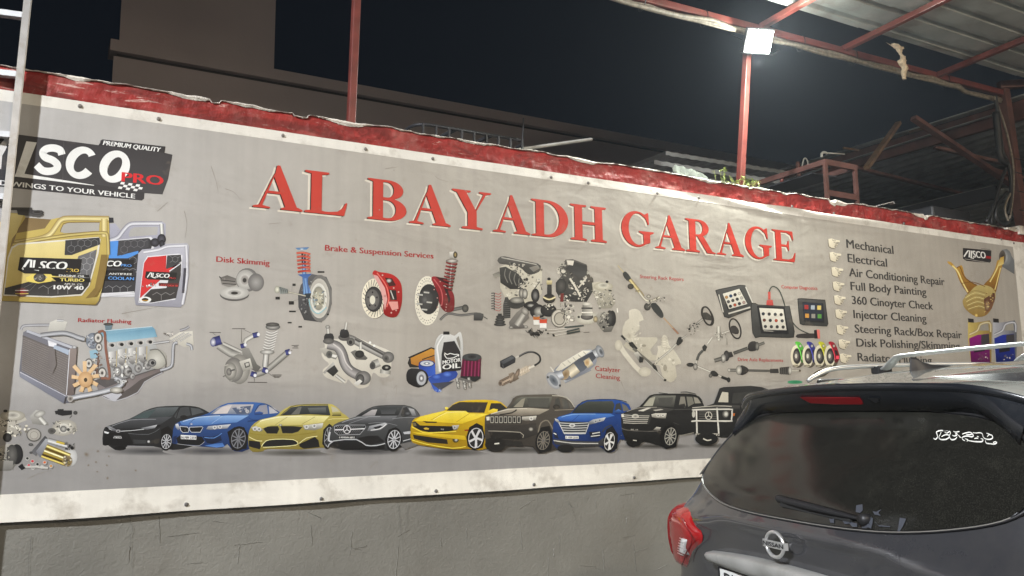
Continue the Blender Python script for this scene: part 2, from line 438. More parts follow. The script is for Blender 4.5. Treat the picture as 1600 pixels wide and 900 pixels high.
tcn = [n for n in N if n.type == 'TEX_COORD'][0]; src = pb.inputs['Base Color'].links[0].from_socket
for sc_, th, amt, col_ in (((5, 5, 34), 0.60, 0.75, (0.62, 0.42, 0.36, 1)), ((60, 60, 60), 0.66, 0.8, (0.66, 0.50, 0.44, 1)), ((1.2, 1.2, 4), 0.52, 0.6, (0.10, 0.014, 0.012, 1))):
    mp1 = N.new('ShaderNodeMapping'); mp1.inputs['Scale'].default_value = sc_; L.new(tcn.outputs['Object'], mp1.inputs[0])
    n1 = N.new('ShaderNodeTexNoise'); n1.inputs['Scale'].default_value = 1.0; n1.inputs['Detail'].default_value = 7; n1.inputs['Roughness'].default_value = 0.7; n1.inputs['Distortion'].default_value = 0.8; L.new(mp1.outputs[0], n1.inputs[0])
    r1 = N.new('ShaderNodeMapRange'); r1.inputs[1].default_value = th; r1.inputs[2].default_value = th + 0.07; r1.inputs[3].default_value = 0; r1.inputs[4].default_value = amt; L.new(n1.outputs[0], r1.inputs[0])
    x1 = N.new('ShaderNodeMix'); x1.data_type = 'RGBA'; L.new(r1.outputs[0], x1.inputs[0]); L.new(src, x1.inputs[6]); x1.inputs[7].default_value = col_; src = x1.outputs[2]
L.new(src, pb.inputs['Base Color'])
m.build('painted_band', m_band, wall)
m = MB(); rows = [[], [], [], []]
for x in xs:
    d = 0.003 + 0.020 * max(0, nz(x * 8, 70) + 0.05) + 0.075 * max(0, nz(x * 3.3, 80) - 0.05) + 0.006 * abs(nz(x * 40, 90))
    r = rim(x)
    rows[0].append((x, 4.981, r - d)); rows[1].append((x, 4.974 + 0.004 * nz(x * 25, 3), r - d * 0.35)); rows[2].append((x, 4.985, r + 0.004 + 0.003 * nz(x * 30, 8))); rows[3].append((x, 5.07, r + 0.006))
m.quadmesh(rows); m.build('broken_mortar_edge', MT['mortar'], wall)

# raised runs and trowel ridges left in the plaster
m = MB(); R = random.Random(12)
for k in range(60):
    x = R.uniform(0.3, 4.6); z = R.uniform(0.3, 1.04); n = R.randint(4, 8); vert = R.random() < 0.45; L_ = R.uniform(0.03, 0.16) * (1.6 if vert else 1); a_ = PI / 2 + R.uniform(-.1, .1) if vert else R.uniform(-0.5, 0.7)
    w = R.uniform(0.0008, 0.0022); P = [(x + math.cos(a_) * L_ * i / n + 0.006 * nz(i * .7, k), z - math.sin(a_) * L_ * i / n + 0.006 * nz(i * .9, k, 4)) for i in range(n + 1)]
    ca, sa = math.cos(a_), math.sin(a_)
    m.quadmesh([[(px - sa * w * e, 5.0 + 0.006 * nz(px * 2, pz * 2, 4) - (0.0032 if e == 0 else -0.001), pz - ca * w * e) for e in (-1.5, 0, 1.5)] for px, pz in P])
crk = MB()
for k, (x0, z0, n, a0) in enumerate(((0.55, 1.03, 16, -1.5), (2.05, 1.02, 22, -1.45), (2.12, 1.0, 12, -1.7), (3.3, 0.95, 14, -1.2), (0.1, 0.98, 18, -1.6), (1.3, 0.7, 12, -0.4), (3.9, 0.8, 10, -2.4))):
    P = [(x0, z0)]; an = a0
    for i in range(n): an = a0 + 0.8 * nz(i * 0.5, k * 7); P.append((P[-1][0] + 0.022 * math.cos(an), P[-1][1] + 0.022 * math.sin(an)))
    crk.quadmesh([[(px + e * 0.0011 * (1 - i / (n + 1)), 4.9935 + 0.006 * nz(px * 2, pz * 2, 4), pz) for e in (-1, 1)] for i, (px, pz) in enumerate(P)])
o = crk.build('hairline_cracks', mat('crack_dirt', (0.125, 0.12, 0.105), 0.9), wall); o['kind'] = 'stuff'
o = m.build('plaster_ridges', m_pl, wall); o['kind'] = 'stuff'

# ================================================================ BANNER
BX0, BX1, BZ0, BZ1 = -0.85, 9.13, 1.056, 3.243
IX0, IX1, IZ0, IZ1 = -0.72, 8.86, 1.190, 3.182
banner = empty('banner', (4.1, BY, BZ0), 'long grey printed vinyl banner with white border advertising car repairs, screwed to the wall', 'banner')
def sheet_y(x, z):
    y = BY
    b = max(0, 1 - (z - BZ0) / 0.13); y -= b * (0.010 + 0.012 * nz(x * 1.7, 1) + 0.01 * nz(x * 0.6, 2))
    t = max(0, 1 - (BZ1 - z) / 0.12)
    fold = 0.016 * math.exp(-((x - 5.9) / 1.1) ** 2) * math.sin(26 * (z - 0.05 * abs(x - 5.9)) * 3.0 + 3 * x)
    y += t * (0.006 * nz(x * 2.3, 11) + fold)
    r = max(0, 1 - (BX1 - x) / 0.3); y += r * 0.01 * nz(x * 3, z * 3, 6)
    return y
gx = sorted(set([BX0, IX0, IX1, BX1] + [round(IX0 + (IX1 - IX0) * i / 320, 4) for i in range(321)] + [BX1 - 0.09, BX1 - 0.18]))
gz = sorted(set([BZ0, BZ0 + 0.03, BZ0 + 0.06, BZ0 + 0.1, IZ0, IZ1, IZ1 + 0.02, IZ1 + 0.04, BZ1] + [round(IZ0 + (IZ1 - IZ0) * i / 64, 4) for i in range(65)]))
def unproj_px(x, z):
    c = x * AX + BY * AY + (z - HC) * AZ
    return CX + FPX * c[0] / c[2], CY - FPX * c[1] / c[2]
m = MB(); m.quadmesh([[(x, sheet_y(x, z), z + (0.006 * nz(x * 1.3, 41) if z in (BZ0,) else 0)) for x in gx] for z in gz])
me = m.mesh('printed_sheet'); me.materials.append(M_INK); me.materials.append(M_BORDER)
at = me.color_attributes.new('ink', 'FLOAT_COLOR', 'POINT'); arr = np.ones((len(me.vertices), 4), np.float32)
for i, v in enumerate(me.vertices):
    arr[i, :3] = [c * INK for c in lin(bgcol(*unproj_px(v.co.x, v.co.z)))]
at.data.foreach_set('color', arr.ravel())
nn = len(gx)
for p in me.polygons:
    c = p.center
    inner = IX0 < c.x < IX1 and IZ0 < c.z < IZ1
    p.material_index = 0 if inner else 1
    p.use_smooth = True
link('printed_sheet', me, None, banner)
# border is white: its own strips carry the white ink, laid over the sheet edge
m = MB()
for a0, a1, b0, b1 in ((BX0, BX1, BZ0, IZ0), (BX0, BX1, IZ1, BZ1), (IX1, BX1, IZ0, IZ1), (BX0, IX0, IZ0, IZ1)):
    X_ = [x for x in gx if a0 - 1e-6 <= x <= a1 + 1e-6]; Z_ = [z for z in gz if b0 - 1e-6 <= z <= b1 + 1e-6]
    m.quadmesh([[(x, sheet_y(x, z) - 0.0006, z + (0.006 * nz(x * 1.3, 41) if z == BZ0 else 0)) for x in X_] for z in Z_])
me = m.mesh('white_border'); me.materials.append(M_BORDER)
at = me.color_attributes.new('ink', 'FLOAT_COLOR', 'POINT'); arr = np.ones((len(me.vertices), 4), np.float32); arr[:, :3] = (0.75, 0.72, 0.65)
at.data.foreach_set('color', arr.ravel()); link('white_border', me, None, banner, True)
# hem turned back to the wall along the bottom, so the sheet has an edge
m = MB(); m.quadmesh([[(x, sheet_y(x, BZ0), BZ0 + 0.006 * nz(x * 1.3, 41)) for x in gx], [(x, WALLY - 0.001, BZ0 + 0.012) for x in gx]])
me = m.mesh('hem'); me.materials.append(M_BORDER); at = me.color_attributes.new('ink', 'FLOAT_COLOR', 'POINT'); arr = np.full((len(me.vertices), 4), 0.55, np.float32); at.data.foreach_set('color', arr.ravel()); link('hem', me, None, banner)
sm = MB(); sm.tube([(0, 0.004, 0), (0, -0.002, 0), (0, -0.004, 0)], [0.0115, 0.0115, 0.009], 10); sm.tube([(0, -0.004, 0), (0, -0.009, 0)], [0.0065, 0.005], 8); sme = sm.mesh('screw'); sme.materials.append(MT['screw'])
for px, py in ((291, 788), (501, 779), (680, 767), (833, 757), (990, 746), (442, 212), (571, 233), (676, 248), (861, 277), (919, 286), (1027, 302), (1092, 309), (1236, 323), (1305, 333), (1413, 349), (1564, 374), (1584, 380), (125, 166), (248, 186)):
    p = onY(px, py, BY); p.y = sheet_y(p.x, p.z) - 0.002
    o = bpy.data.objects.new('screw', sme); COL.objects.link(o); o.location = p; o.parent = banner; o.matrix_parent_inverse = Matrix.Translation(banner.location).inverted()
# ================================================================ LADDER
ld = empty('ladder', (-0.12, 4.86, 0), 'worn aluminium ladder standing upright against the left end of the wall', 'ladder')
def LP(s, z, d=0): # s along rung (0 = right rail), tilt 1 degree
    rz = -0.17; x = -0.088 + (z - 3.35) * 0.024 + s * math.cos(rz) - d * math.sin(rz); y = 4.928 + s * math.sin(rz) * 1 + d * math.cos(rz) - (z - 3.35) * 0.004
    return Vector((x, y, z))
for s, nm in ((0, 'side_rail'), (-0.40, 'side_rail')):
    b = MB()
    for d0, w in ((-0.026, 0.006), (0.026, 0.006)): b.bar(LP(s, 0.0, d0), LP(s, 4.35, d0), 0.028, 0.006, up=(0, 1, 0))
    b.bar(LP(s + 0.011, 0.0), LP(s + 0.011, 4.35), 0.006, 0.054, up=(0, 1, 0))
    b.build(nm, MT['alu'], ld)
    b = MB(); b.box((LP(s, 0).x - 0.03, LP(s, 0).y - 0.045, 0.0), (LP(s, 0).x + 0.03, LP(s, 0).y + 0.045, 0.05)); b.build('rubber_foot', MT['cable_black'], ld)
b = MB(); b.bar((0, 0, 0), (-0.386, -0.386 * math.sin(-0.17), 0), 0.042, 0.030); rme = b.mesh('rung'); rme.materials.append(MT['alu'])
for i in range(14):
    z = 3.318 + 0.325 * (i - 10)
    p = LP(-0.004, z); o = bpy.data.objects.new('rung', rme); COL.objects.link(o); o.location = p; o.parent = ld; o.matrix_parent_inverse = Matrix.Translation(ld.location).inverted()

# ================================================================ POSTS, BEAM, CABLES
def pole(name, p, q, w, label):
    o = empty(name, p, label, 'pole')
    b = MB(); b.bar(p, q, w); b.build('shaft', MT['steel_red'], o, bevel=0.006)
    b = MB(); b.box((p[0] - 0.06, p[1] - 0.05, p[2] - 0.012), (p[0] + 0.06, p[1] + 0.05, p[2] - 0.004)); b.build('base_plate', MT['steel_rust'], o)
    return o
pole('canopy_pole', (1.735, 5.04, 3.37), (1.775, 5.03, 4.79), 0.050, 'thin red steel pole rising from the wall top at the left of the sky')
pole('canopy_pole', (5.12, 5.06, 3.385), (5.29, 5.04, 4.74), 0.055, 'red steel pole directly under the bright floodlight, weeds at its foot')
beam = empty('canopy_beam', (5, 5.03, 4.8), 'long red steel tube beam running above the wall to the corner post', 'beam')
b = MB(); b.bar((1.5, 5.0, 4.73), (9.0, 5.0, 4.88), 0.062, 0.062); b.build('tube', MT['steel_red'], beam, bevel=0.008)
b = MB(); b.bar((3.0, 5.06, 4.745 + 0.075), (9.0, 5.06, 4.94), 0.03, 0.03); b.build('upper_angle', MT['steel_rust'], beam)
cab = empty('cable_bundle', (5, 4.95, 4.7), 'tangled bundle of dusty grey cables tied under the red beam', 'cables')
R = random.Random(5)
for k in range(7):
    P = []; ph = R.uniform(0, 6); off = R.uniform(-0.02, 0.02)
    for i in range(70):
        x = 2.6 + 6.3 * i / 69; zb = 4.73 + (x - 1.5) * 0.02
        sag = 0.055 + 0.030 * abs(math.sin(x * (1.15 + 0.2 * k) + ph)) * (0.4 + 0.17 * k) + 0.01 * nz(x * 3, k)
        if x > 8.2: sag += 0.03
        P.append((x, 4.975 + off + 0.012 * nz(x * 2, k * 9), zb - sag))
    b = MB(); b.tube(P, (0.012, 0.016, 0.012, 0.020, 0.009, 0.018, 0.010)[k], 6); b.build('cable', MT['cable'] if k != 2 else MT['cable_black'], cab, True)
for x in (3.4, 4.1, 4.75, 5.9, 6.6, 7.3, 8.0):
    zb = 4.73 + (x - 1.5) * 0.02; b = MB(); b.ring = None
    P = [(x + 0.01 * math.sin(a), 5.0 + 0.05 * math.cos(a), zb - 0.03 + 0.075 * math.sin(a)) for a in [2 * PI * i / 14 for i in range(15)]]
    b.tube(P, 0.004, 5, False); b.build('wire_tie', MT['cable_black'], cab)

# lead of the floodlight looping back to the bundle
# corner post and the black cables that drop down it
post = empty('corner_post', (9.16, 5.05, 3.34), 'red steel corner post with black cables hanging beside it', 'post')
b = MB(); b.bar((9.13, 5.0, 3.34), (9.02, 5.0, 4.93), 0.10, 0.10); b.build('shaft', MT['steel_rust'], post, bevel=0.006)
b = MB(); b.bar((9.33, 4.9, 3.34), (9.26, 4.9, 4.42), 0.085, 0.05); b.build('face_plate', mat('bright_red_steel', (0.42, 0.05, 0.04), 0.45, var=0.15), post, bevel=0.004)
b = MB(); b.bar((9.22, 4.9, 4.40), (9.75, 4.2, 4.42), 0.07, 0.06); b.build('cross_arm', MT['steel_red'], post)
b = MB(); b.bar((8.95, 5.0, 4.96), (9.6, 4.6, 4.99), 0.08, 0.08); b.build('top_arm', MT['steel_rust'], post)
b = MB(); b.box((9.0, 4.96, 3.33), (9.36, 5.16, 3.42)); b.build('concrete_pad', MT['mortar'], post)
dc = empty('hanging_cables', (8.9, 4.9, 4.0), 'thick black cables hanging in loops down the red corner post', 'cables')
def pxc(s, y): return [tuple(onY(*p, y)) for p in cr(pts(s), 4, False)]
for s, r, mt in (('1555,150 1559,175 1562,205 1566,235 1577,262 1580,300 1575,335', 0.020, 'cable_black'), ('1553,150 1568,190 1577,225 1583,260 1583,300 1577,345', 0.012, 'cable'),
                 ('1556,175 1560,215 1563,245 1572,255', 0.035, 'cable_black'), ('1572,262 1562,290 1552,325 1541,347', 0.018, 'cable_black'), ('1574,300 1560,318 1556,340 1570,352 1580,340', 0.018, 'cable_black'),
                 ('1551,320 1549,350', 0.012, 'cable_black'), ('1580,300 1570,325 1577,350', 0.011, 'cable')):
    b = MB(); b.tube(pxc(s, 4.9), r, 7); b.build('cable', MT[mt], dc, True)
for z in (3.55, 3.75, 3.95, 4.1): 
    b = MB(); b.tube([(8.85, 4.86, z), (9.0, 4.84, z - 0.01), (9.2, 4.84, z + 0.02), (9.4, 4.85, z + 0.015)], 0.006, 5); b.build('binding_wire', MT['cable_black'], dc)

# ================================================================ CANOPY ROOF (over the yard, camera side)
can = empty('canopy_roof', (8, 2, 4.9), 'corrugated metal canopy roof seen from below at the upper right', 'canopy')
def corr(xa, xb, ya, yb, zf, along='x', pitch=0.25, h=0.032, crown=0.055):
    """box-rib sheet as real geometry; ribs run along x or y"""
    prof = []; a, b_ = (ya, yb) if along == 'x' else (xa, xb); n = int(abs(b_ - a) / pitch)
    for i in range(n):
        s = a + (b_ - a) * i / n; d = (b_ - a) / n; q = crown / pitch
        prof += [(s, 0), (s + d * (0.5 - q), 0), (s + d * (0.5 - q * 0.55), h), (s + d * (0.5 + q * 0.55), h), (s + d * (0.5 + q), 0), (s + d * 0.999, 0)]
    m = MB()
    for (t0, t1) in [((xa, xb) if along == 'x' else (ya, yb))]:
        rws = []
        for t in (t0, t0 + (t1 - t0) * 0.33, t0 + (t1 - t0) * 0.66, t1):
            rws.append([((t, s, zf(t, s) + e) if along == 'x' else (s, t, zf(s, t) + e)) for s, e in prof])
        m.quadmesh(rws)
    return m
zcan = lambda x, y: 4.90 + (4.7 - y) * 0.035 + (x - 5.4) * 0.006
i = 0
for x0, x1 in ((3.9, 6.3), (6.25, 8.75), (8.7, 11.4)):
    m = corr(x0, x1, 4.70, -0.8, lambda x, y, k=i: zcan(x, y) + 0.006 * k)
    o = m.build('roof_sheet', MT['sheet'], can); sd = o.modifiers.new('thick', 'SOLIDIFY'); sd.thickness = 0.003; i += 1
for x in (4.05, 5.42, 6.46, 7.85, 9.4, 10.8):
    b = MB(); b.bar((x, 5.0, zcan(x, 5.0) - 0.045), (x, -0.8, zcan(x, -0.8) - 0.045), 0.055, 0.05); b.build('rafter', MT['steel_red'], can, bevel=0.004)
    b = MB(); b.bar((x + 0.034, 5.0, zcan(x, 5.0) - 0.02), (x + 0.034, 2.6, zcan(x, 2.6) - 0.02), 0.012, 0.03); b.build('rafter_flange', MT['steel_rust'], can)
for y in (0.4, 2.4):
    b = MB(); b.bar((3.9, y, zcan(3.9, y) - 0.10), (11.4, y, zcan(11.4, y) - 0.10), 0.06, 0.06); b.build('purlin', MT['steel_rust'], can)
# canopy props on the yard side, off to the right behind the camera
for x, y, wl_ in ((10.9, 2.4, 'at the far right near the wall'), (10.9, -0.6, 'at its far right corner away from the wall'), (4.0, -0.6, 'nearest the viewer')):
    o = empty('canopy_prop', (x, y, 0), 'red steel prop of the canopy, ' + wl_, 'post', 'steel props of the yard canopy'); b = MB(); b.bar((x, y, 0), (x, y, zcan(x, y) - 0.07), 0.09); b.build('shaft', MT['steel_red'], o)
    b = MB(); b.box((x - 0.1, y - 0.1, 0), (x + 0.1, y + 0.1, 0.012)); b.build('base_plate', MT['steel_rust'], o)
# torn flashing hanging by the rag
rg = onY(1408, 95, 4.66)
rag = MB(); rows = []
ctr = cr(pts('1398,70 1404,76 1407,84 1411,90 1409,98 1414,106 1412,114 1413,124'), 5, False); wd = [0.07, 0.05, 0.03, 0.05, 0.07, 0.06, 0.05, 0.035]
for i, (px, py) in enumerate(ctr):
    c = onY(px, py, 4.66); w = wd[min(7, int(i * 8 / len(ctr)))] * 0.62 * (1 + 0.35 * nz(i * 0.7, 3)); rows.append([(c.x + w * math.cos(a) * (1 + 0.35 * nz(a * 2, i * 0.6)), c.y + w * 0.7 * math.sin(a), c.z + 0.008 * nz(a, i)) for a in [2 * PI * k / 10 for k in range(10)]])
rag.quadmesh(rows, True); tag(rag.build('rag', MT['cloth'], None, True), 'twisted beige rag hanging from the canopy edge over the beam', 'rag')
fl = MB(); a = onY(1390, 68, 4.68); fl.v = [tuple(onY(*p, 4.68)) for p in ((1384, 66), (1392, 70), (1400, 72), (1412, 73), (1413, 76), (1404, 80), (1397, 75))] ; fl.f = [(0, 1, 6), (1, 2, 6), (2, 5, 6), (2, 3, 5), (3, 4, 5)]
o = fl.build('torn_flashing', MT['cloth'], can)

# ================================================================ FLOODLIGHT (the lit one in the photograph)
def area(name, loc, target, size, power, col, sizey=None, spread=None):
    d = bpy.data.lights.new(name, 'AREA'); d.energy = power; d.color = col; d.size = size
    if sizey: d.shape = 'RECTANGLE'; d.size_y = sizey
    if spread: d.spread = math.radians(spread)
    o = bpy.data.objects.new(name, d); COL.objects.link(o); o.location = loc
    o.rotation_euler = (Vector(target) - Vector(loc)).to_track_quat('-Z', 'Y').to_euler(); return o
def bulb(name, loc, power, col, r=0.06):
    d = bpy.data.lights.new(name, 'POINT'); d.energy = power; d.color = col; d.shadow_soft_size = r
    o = bpy.data.objects.new(name, d); COL.objects.link(o); o.location = loc; return o
fpos = onY(1184, 64, 4.86)
lamp = empty('floodlight', fpos, 'glaring white LED floodlight fixed to the beam above the red pole', 'floodlight')
aim = Vector((-0.28, -0.78, -0.56)).normalized(); rt = aim.cross(Vector((0, 0, 1))).normalized(); upv = rt.cross(aim).normalized()
def fbox(c, w, h, d):
    b = MB(); b.v = [tuple(c + rt * sx * w / 2 + upv * sz * h / 2 + aim * sy * d / 2) for sx, sy, sz in ((-1, -1, -1), (1, -1, -1), (1, 1, -1), (-1, 1, -1), (-1, -1, 1), (1, -1, 1), (1, 1, 1), (-1, 1, 1))]
    b.f = [(0, 3, 2, 1), (4, 5, 6, 7), (0, 1, 5, 4), (1, 2, 6, 5), (2, 3, 7, 6), (3, 0, 4, 7)]; return b
fbox(fpos, 0.245, 0.21, 0.045).build('housing', MT['dark'], lamp, bevel=0.006)
fbox(fpos + aim * 0.026, 0.22, 0.185, 0.008).build('lit_panel', emis('floodlight_panel', (0.95, 1.0, 0.93), 40), lamp)
for k in range(7): fbox(fpos - aim * 0.032 + rt * (-0.1 + 0.033 * k), 0.006, 0.19, 0.03).build('cooling_fin', MT['dark'], lamp)
b = MB(); b.tube([tuple(fpos - aim * 0.03 + rt * 0.05 + upv * 0.08), tuple(fpos - aim * 0.05 + rt * 0.12 - upv * 0.10), tuple(fpos + Vector((0.22, 0.05, -0.06))), tuple(fpos + Vector((0.36, 0.10, 0.03)))], 0.006, 6); b.build('lead', MT['cable_black'], lamp, True)
for sg in (-1, 1):
    b = MB(); b.bar(fpos - aim * 0.02 + rt * 0.13 * sg, fpos - aim * 0.02 + rt * 0.13 * sg + Vector((0, 0.12, 0.09)), 0.02, 0.006); b.build('bracket', MT['dark'], lamp)
area('floodlight_light', fpos + aim * 0.04, fpos + aim, 0.2, 330, (0.95, 1.0, 0.93))
bulb('floodlight_spill', fpos + aim * 0.22, 55, (0.95, 1.0, 0.92), 0.05)

# ---- unseen building added as a mast light blocker, too low to shade the car
gb = empty('garage_building', (-5, -3, 0), 'plain single storey garage building left of the viewer', 'building')  # added unseen building, a light blocker
b = MB(); b.box((-9.5, -9, 0), (-3.2, 0.75, 3.5)); b.build('wall', MT['building'], gb)
b = MB(); b.box((-3.195, -3.6, 0), (-3.15, -0.6, 3.2)); b.build('roller_shutter', MT['sheet_old'], gb)  # part of the added light blocker
b = MB(); b.box((-9.6, -9.1, 3.5), (-3.12, 0.85, 3.62)); b.build('roof_slab', MT['concrete'], gb)
# ---- lamps out of the frame: a mast floodlight far left, and tubes added as warm fill
mp_ = Vector((-11.5, -3.8, 9.6))
ml = empty('mast_floodlight', (mp_.x, mp_.y, 0), 'tall steel mast with a square LED floodlight at its head, left of the yard', 'floodlight')
b = MB(); b.tube([(mp_.x, mp_.y, 0), (mp_.x, mp_.y, mp_.z + 0.2)], [0.12, 0.07], 12); b.build('mast', MT['alu'], ml, True)
ma = (Vector((4, 5, 1.8)) - mp_).normalized(); rt = ma.cross(Vector((0, 0, 1))).normalized(); upv = rt.cross(ma).normalized(); aim = ma
fbox(mp_ + ma * 0.2, 0.6, 0.5, 0.1).build('housing', MT['dark'], ml); fbox(mp_ + ma * 0.256, 0.54, 0.44, 0.01).build('lit_panel', emis('mast_panel', (0.95, 0.98, 1.0), 20), ml)
d = bpy.data.lights.new('mast_light', 'SPOT'); d.energy = MASTP; d.color = (0.93, 0.96, 1.0); d.spot_size = math.radians(47); d.spot_blend = 0.12; d.shadow_soft_size = 0.3
o = bpy.data.objects.new('mast_light', d); COL.objects.link(o); o.location = mp_ + ma * 0.3
az = math.radians(33); el = math.radians(-35.5); o.rotation_euler = Vector((math.cos(az) * math.cos(el), math.sin(az) * math.cos(el), math.sin(el))).to_track_quat('-Z', 'Y').to_euler()
WH_ = ('left', 'middle', 'right')
for i, (x, y, pw) in enumerate(((1.5, -3.2, FILLP), (5.0, -2.6, FILLP), (8.3, -1.2, FILLP * 0.8))):  # unseen tubes added to fill the yard with warm light
    z = 4.6
    t = empty('tube_lamp', (x, y, z), 'warm fluorescent tube lamp on a short hanger behind the viewer, the ' + WH_[i] + ' one of three', 'lamp', 'tube lamps of the yard')  # added unseen tube for warm fill
    b = MB(); b.box((x - 0.65, y - 0.05, z), (x + 0.65, y + 0.05, z + 0.04)); b.build('batten', MT['white_pipe'], t)
    b = MB(); b.tube([(x - 0.6, y, z - 0.03), (x + 0.6, y, z - 0.03)], 0.016, 8); b.build('tube', emis('warm_tube', (1, 0.82, 0.6), 8), t)  # glow of the added fill tube
    b = MB(); b.bar((x, y, z + 0.04), (x, y, z + 1.2), 0.03); b.build('hanger', MT['steel_rust'], t)
    area('tube_light', (x, y, z - 0.06), (x, y + 4, z - 3), 1.2, pw, (1, 0.84, 0.64), 0.12)  # added warm fill light
# a street of small orange bulbs far behind the viewer: what the tailgate mirrors
for i in range(9):
    p = Vector((-9 - 3.4 * i, 1.0 - 2.2 * i, 4.6 + 0.1 * (i % 3)))
    t = empty('street_lamp', (p.x, p.y, 0), ('nearest', 'second', 'third', 'fourth', 'fifth', 'sixth', 'seventh', 'eighth', 'farthest')[i] + ' orange street lamp of the row behind the viewer', 'street lamp', 'orange street lamps behind the yard')
    b = MB(); b.tube([(p.x, p.y, 0), (p.x, p.y, p.z)], 0.05, 6); b.build('post', MT['dark'], t)
    b = MB(); r = 0.16; b.quadmesh([[(p.x + r * math.cos(a) * math.sin(e), p.y + r * math.sin(a) * math.sin(e), p.z + r * math.cos(e)) for a in [2 * PI * k / 10 for k in range(10)]] for e in [PI * j / 6 for j in range(7)]], True)
    b.build('globe', emis('sodium_globe', (1, 0.5, 0.12), 14), t, True)

# ================================================================ BEHIND THE WALL
bd = empty('building', (6, 10, 0), 'dim brown rendered building with a tall stair block behind the wall', 'building')
b = MB(); b.box((0.70, 10.06, 0), (22, 16, 5.56)); b.v = [((1.14, y, z) if (x < 1 and y > 12) else (x, y, z)) for x, y, z in b.v]; b.build('wall', MT['building'], bd)
b = MB(); b.box((0.66, 10.0, 5.60), (22, 10.3, 5.73)); b.build('parapet_cap', MT['building'], bd)
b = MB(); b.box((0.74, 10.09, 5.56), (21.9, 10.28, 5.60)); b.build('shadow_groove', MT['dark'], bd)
b = MB(); b.box((0.75, 10.05, 5.735), (2.475, 14, 10.5)); b.v = [((1.08, y, z) if (x < 1 and y > 12) else (x, y, z)) for x, y, z in b.v]; b.build('stair_block', MT['building'], bd)
b = MB(); b.box((1.2, 10.3, 5.57), (21.9, 15.9, 5.61)); b.build('roof_slab', MT['concrete'], bd)
for (x0, x1, z1, lab) in ((3.72, 4.14, 5.90, 'long dark roof unit on the building roof, leftmost of three'), (4.18, 4.36, 5.88, 'small square roof unit in the middle of the building roof'), (4.55, 4.76, 5.86, 'low boxy roof unit farthest right on the building roof')):
    o = empty('roof_unit', (x0, 10.9, 5.61), lab, 'roof unit'); b = MB(); b.box((x0 * 1.06, 10.7, 5.62), (x1 * 1.06, 11.3, z1 + 0.10)); b.build('casing', MT['building'], o, bevel=0.03)
    b = MB(); b.box((x0 * 1.06 - 0.02, 10.68, 5.62), (x1 * 1.06 + 0.02, 11.32, 5.66)); b.build('plinth', MT['concrete'], o)
# low flat roofed shed right behind the wall that carries the clutter
sh = empty('flat_roof_shed', (4, 7, 0), 'low concrete shed with a flat roof just behind the wall', 'shed')
b = MB(); b.box((1.6, 5.4, 0), (9.0, 9.6, 2.45)); b.build('wall', MT['concrete'], sh)
b = MB(); b.box((1.5, 5.3, 2.45), (9.1, 9.7, 2.6)); b.build('roof_slab', MT['concrete'], sh)
# caged water tank
ib = empty('caged_tank', (3.1, 6.5, 2.6), 'white plastic tank in a dark metal cage showing above the wall', 'tank')
zt = 3.83; x0, x1, y0, y1 = 2.60, 3.63, 6.0, 7.1
b = MB(); b.box((x0 + 0.05, y0 + 0.05, 2.75), (x1 - 0.05, y1 - 0.05, zt - 0.10)); b.build('tank', MT['plastic_white'], ib, bevel=0.05)
b = MB(); b.box((x0, y0, 2.6), (x1, y1, 2.74)); b.build('pallet', MT['wood'], ib)
ringp = []
for cx_, cy_, a0 in ((x1 - 0.12, y0 + 0.12, -90), (x1 - 0.12, y1 - 0.12, 0), (x0 + 0.12, y1 - 0.12, 90), (x0 + 0.12, y0 + 0.12, 180)):
    for k in range(5):
        a = math.radians(a0 + 22.5 * k); ringp.append((cx_ + 0.12 * math.cos(a), cy_ + 0.12 * math.sin(a), 0))
ringp.append(ringp[0])
for z in (zt, zt - 0.35, zt - 0.7):
    b = MB(); b.tube([(p[0], p[1], z) for p in ringp], 0.013, 7); b.build('cage_ring', MT['dark'], ib, True)
for k in range(9):
    x = x0 + 0.06 + (x1 - x0 - 0.12) * k / 8
    b = MB(); b.bar((x, y0 - 0.005, 2.74), (x, y0 - 0.005, zt), 0.016); b.build('cage_bar', MT['dark'], ib)
    b = MB(); b.bar((x, y1 + 0.005, 2.74), (x, y1 + 0.005, zt), 0.016); b.build('cage_bar', MT['dark'], ib)
for k in (2.95, 3.28):
    b = MB(); b.bar((k, y0, zt), (k - 0.12, y0 + 0.75, zt - 0.02), 0.03, 0.02); b.build('cross_strap', MT['dark'], ib)
b = MB(); b.tube([tuple(onY(818, 184, 6.2)), tuple(onY(816, 236, 6.2))], 0.006, 6); tag(b.build('thin_rod', MT['dark']), 'thin dark rod sticking up beside the caged tank', 'rod')
b = MB(); p, q = onY(815, 233, 6.4), onY(924, 217.5, 6.8); b.tube([tuple(p - (q - p) * 0.15), tuple(q)], 0.016, 8); b.bar(tuple(p), (p.x, p.y, 2.6), 0.03); tag(b.build('light_pipe', MT['white_pipe']), 'pale pipe slanting up to the right from behind the tank', 'pipe')
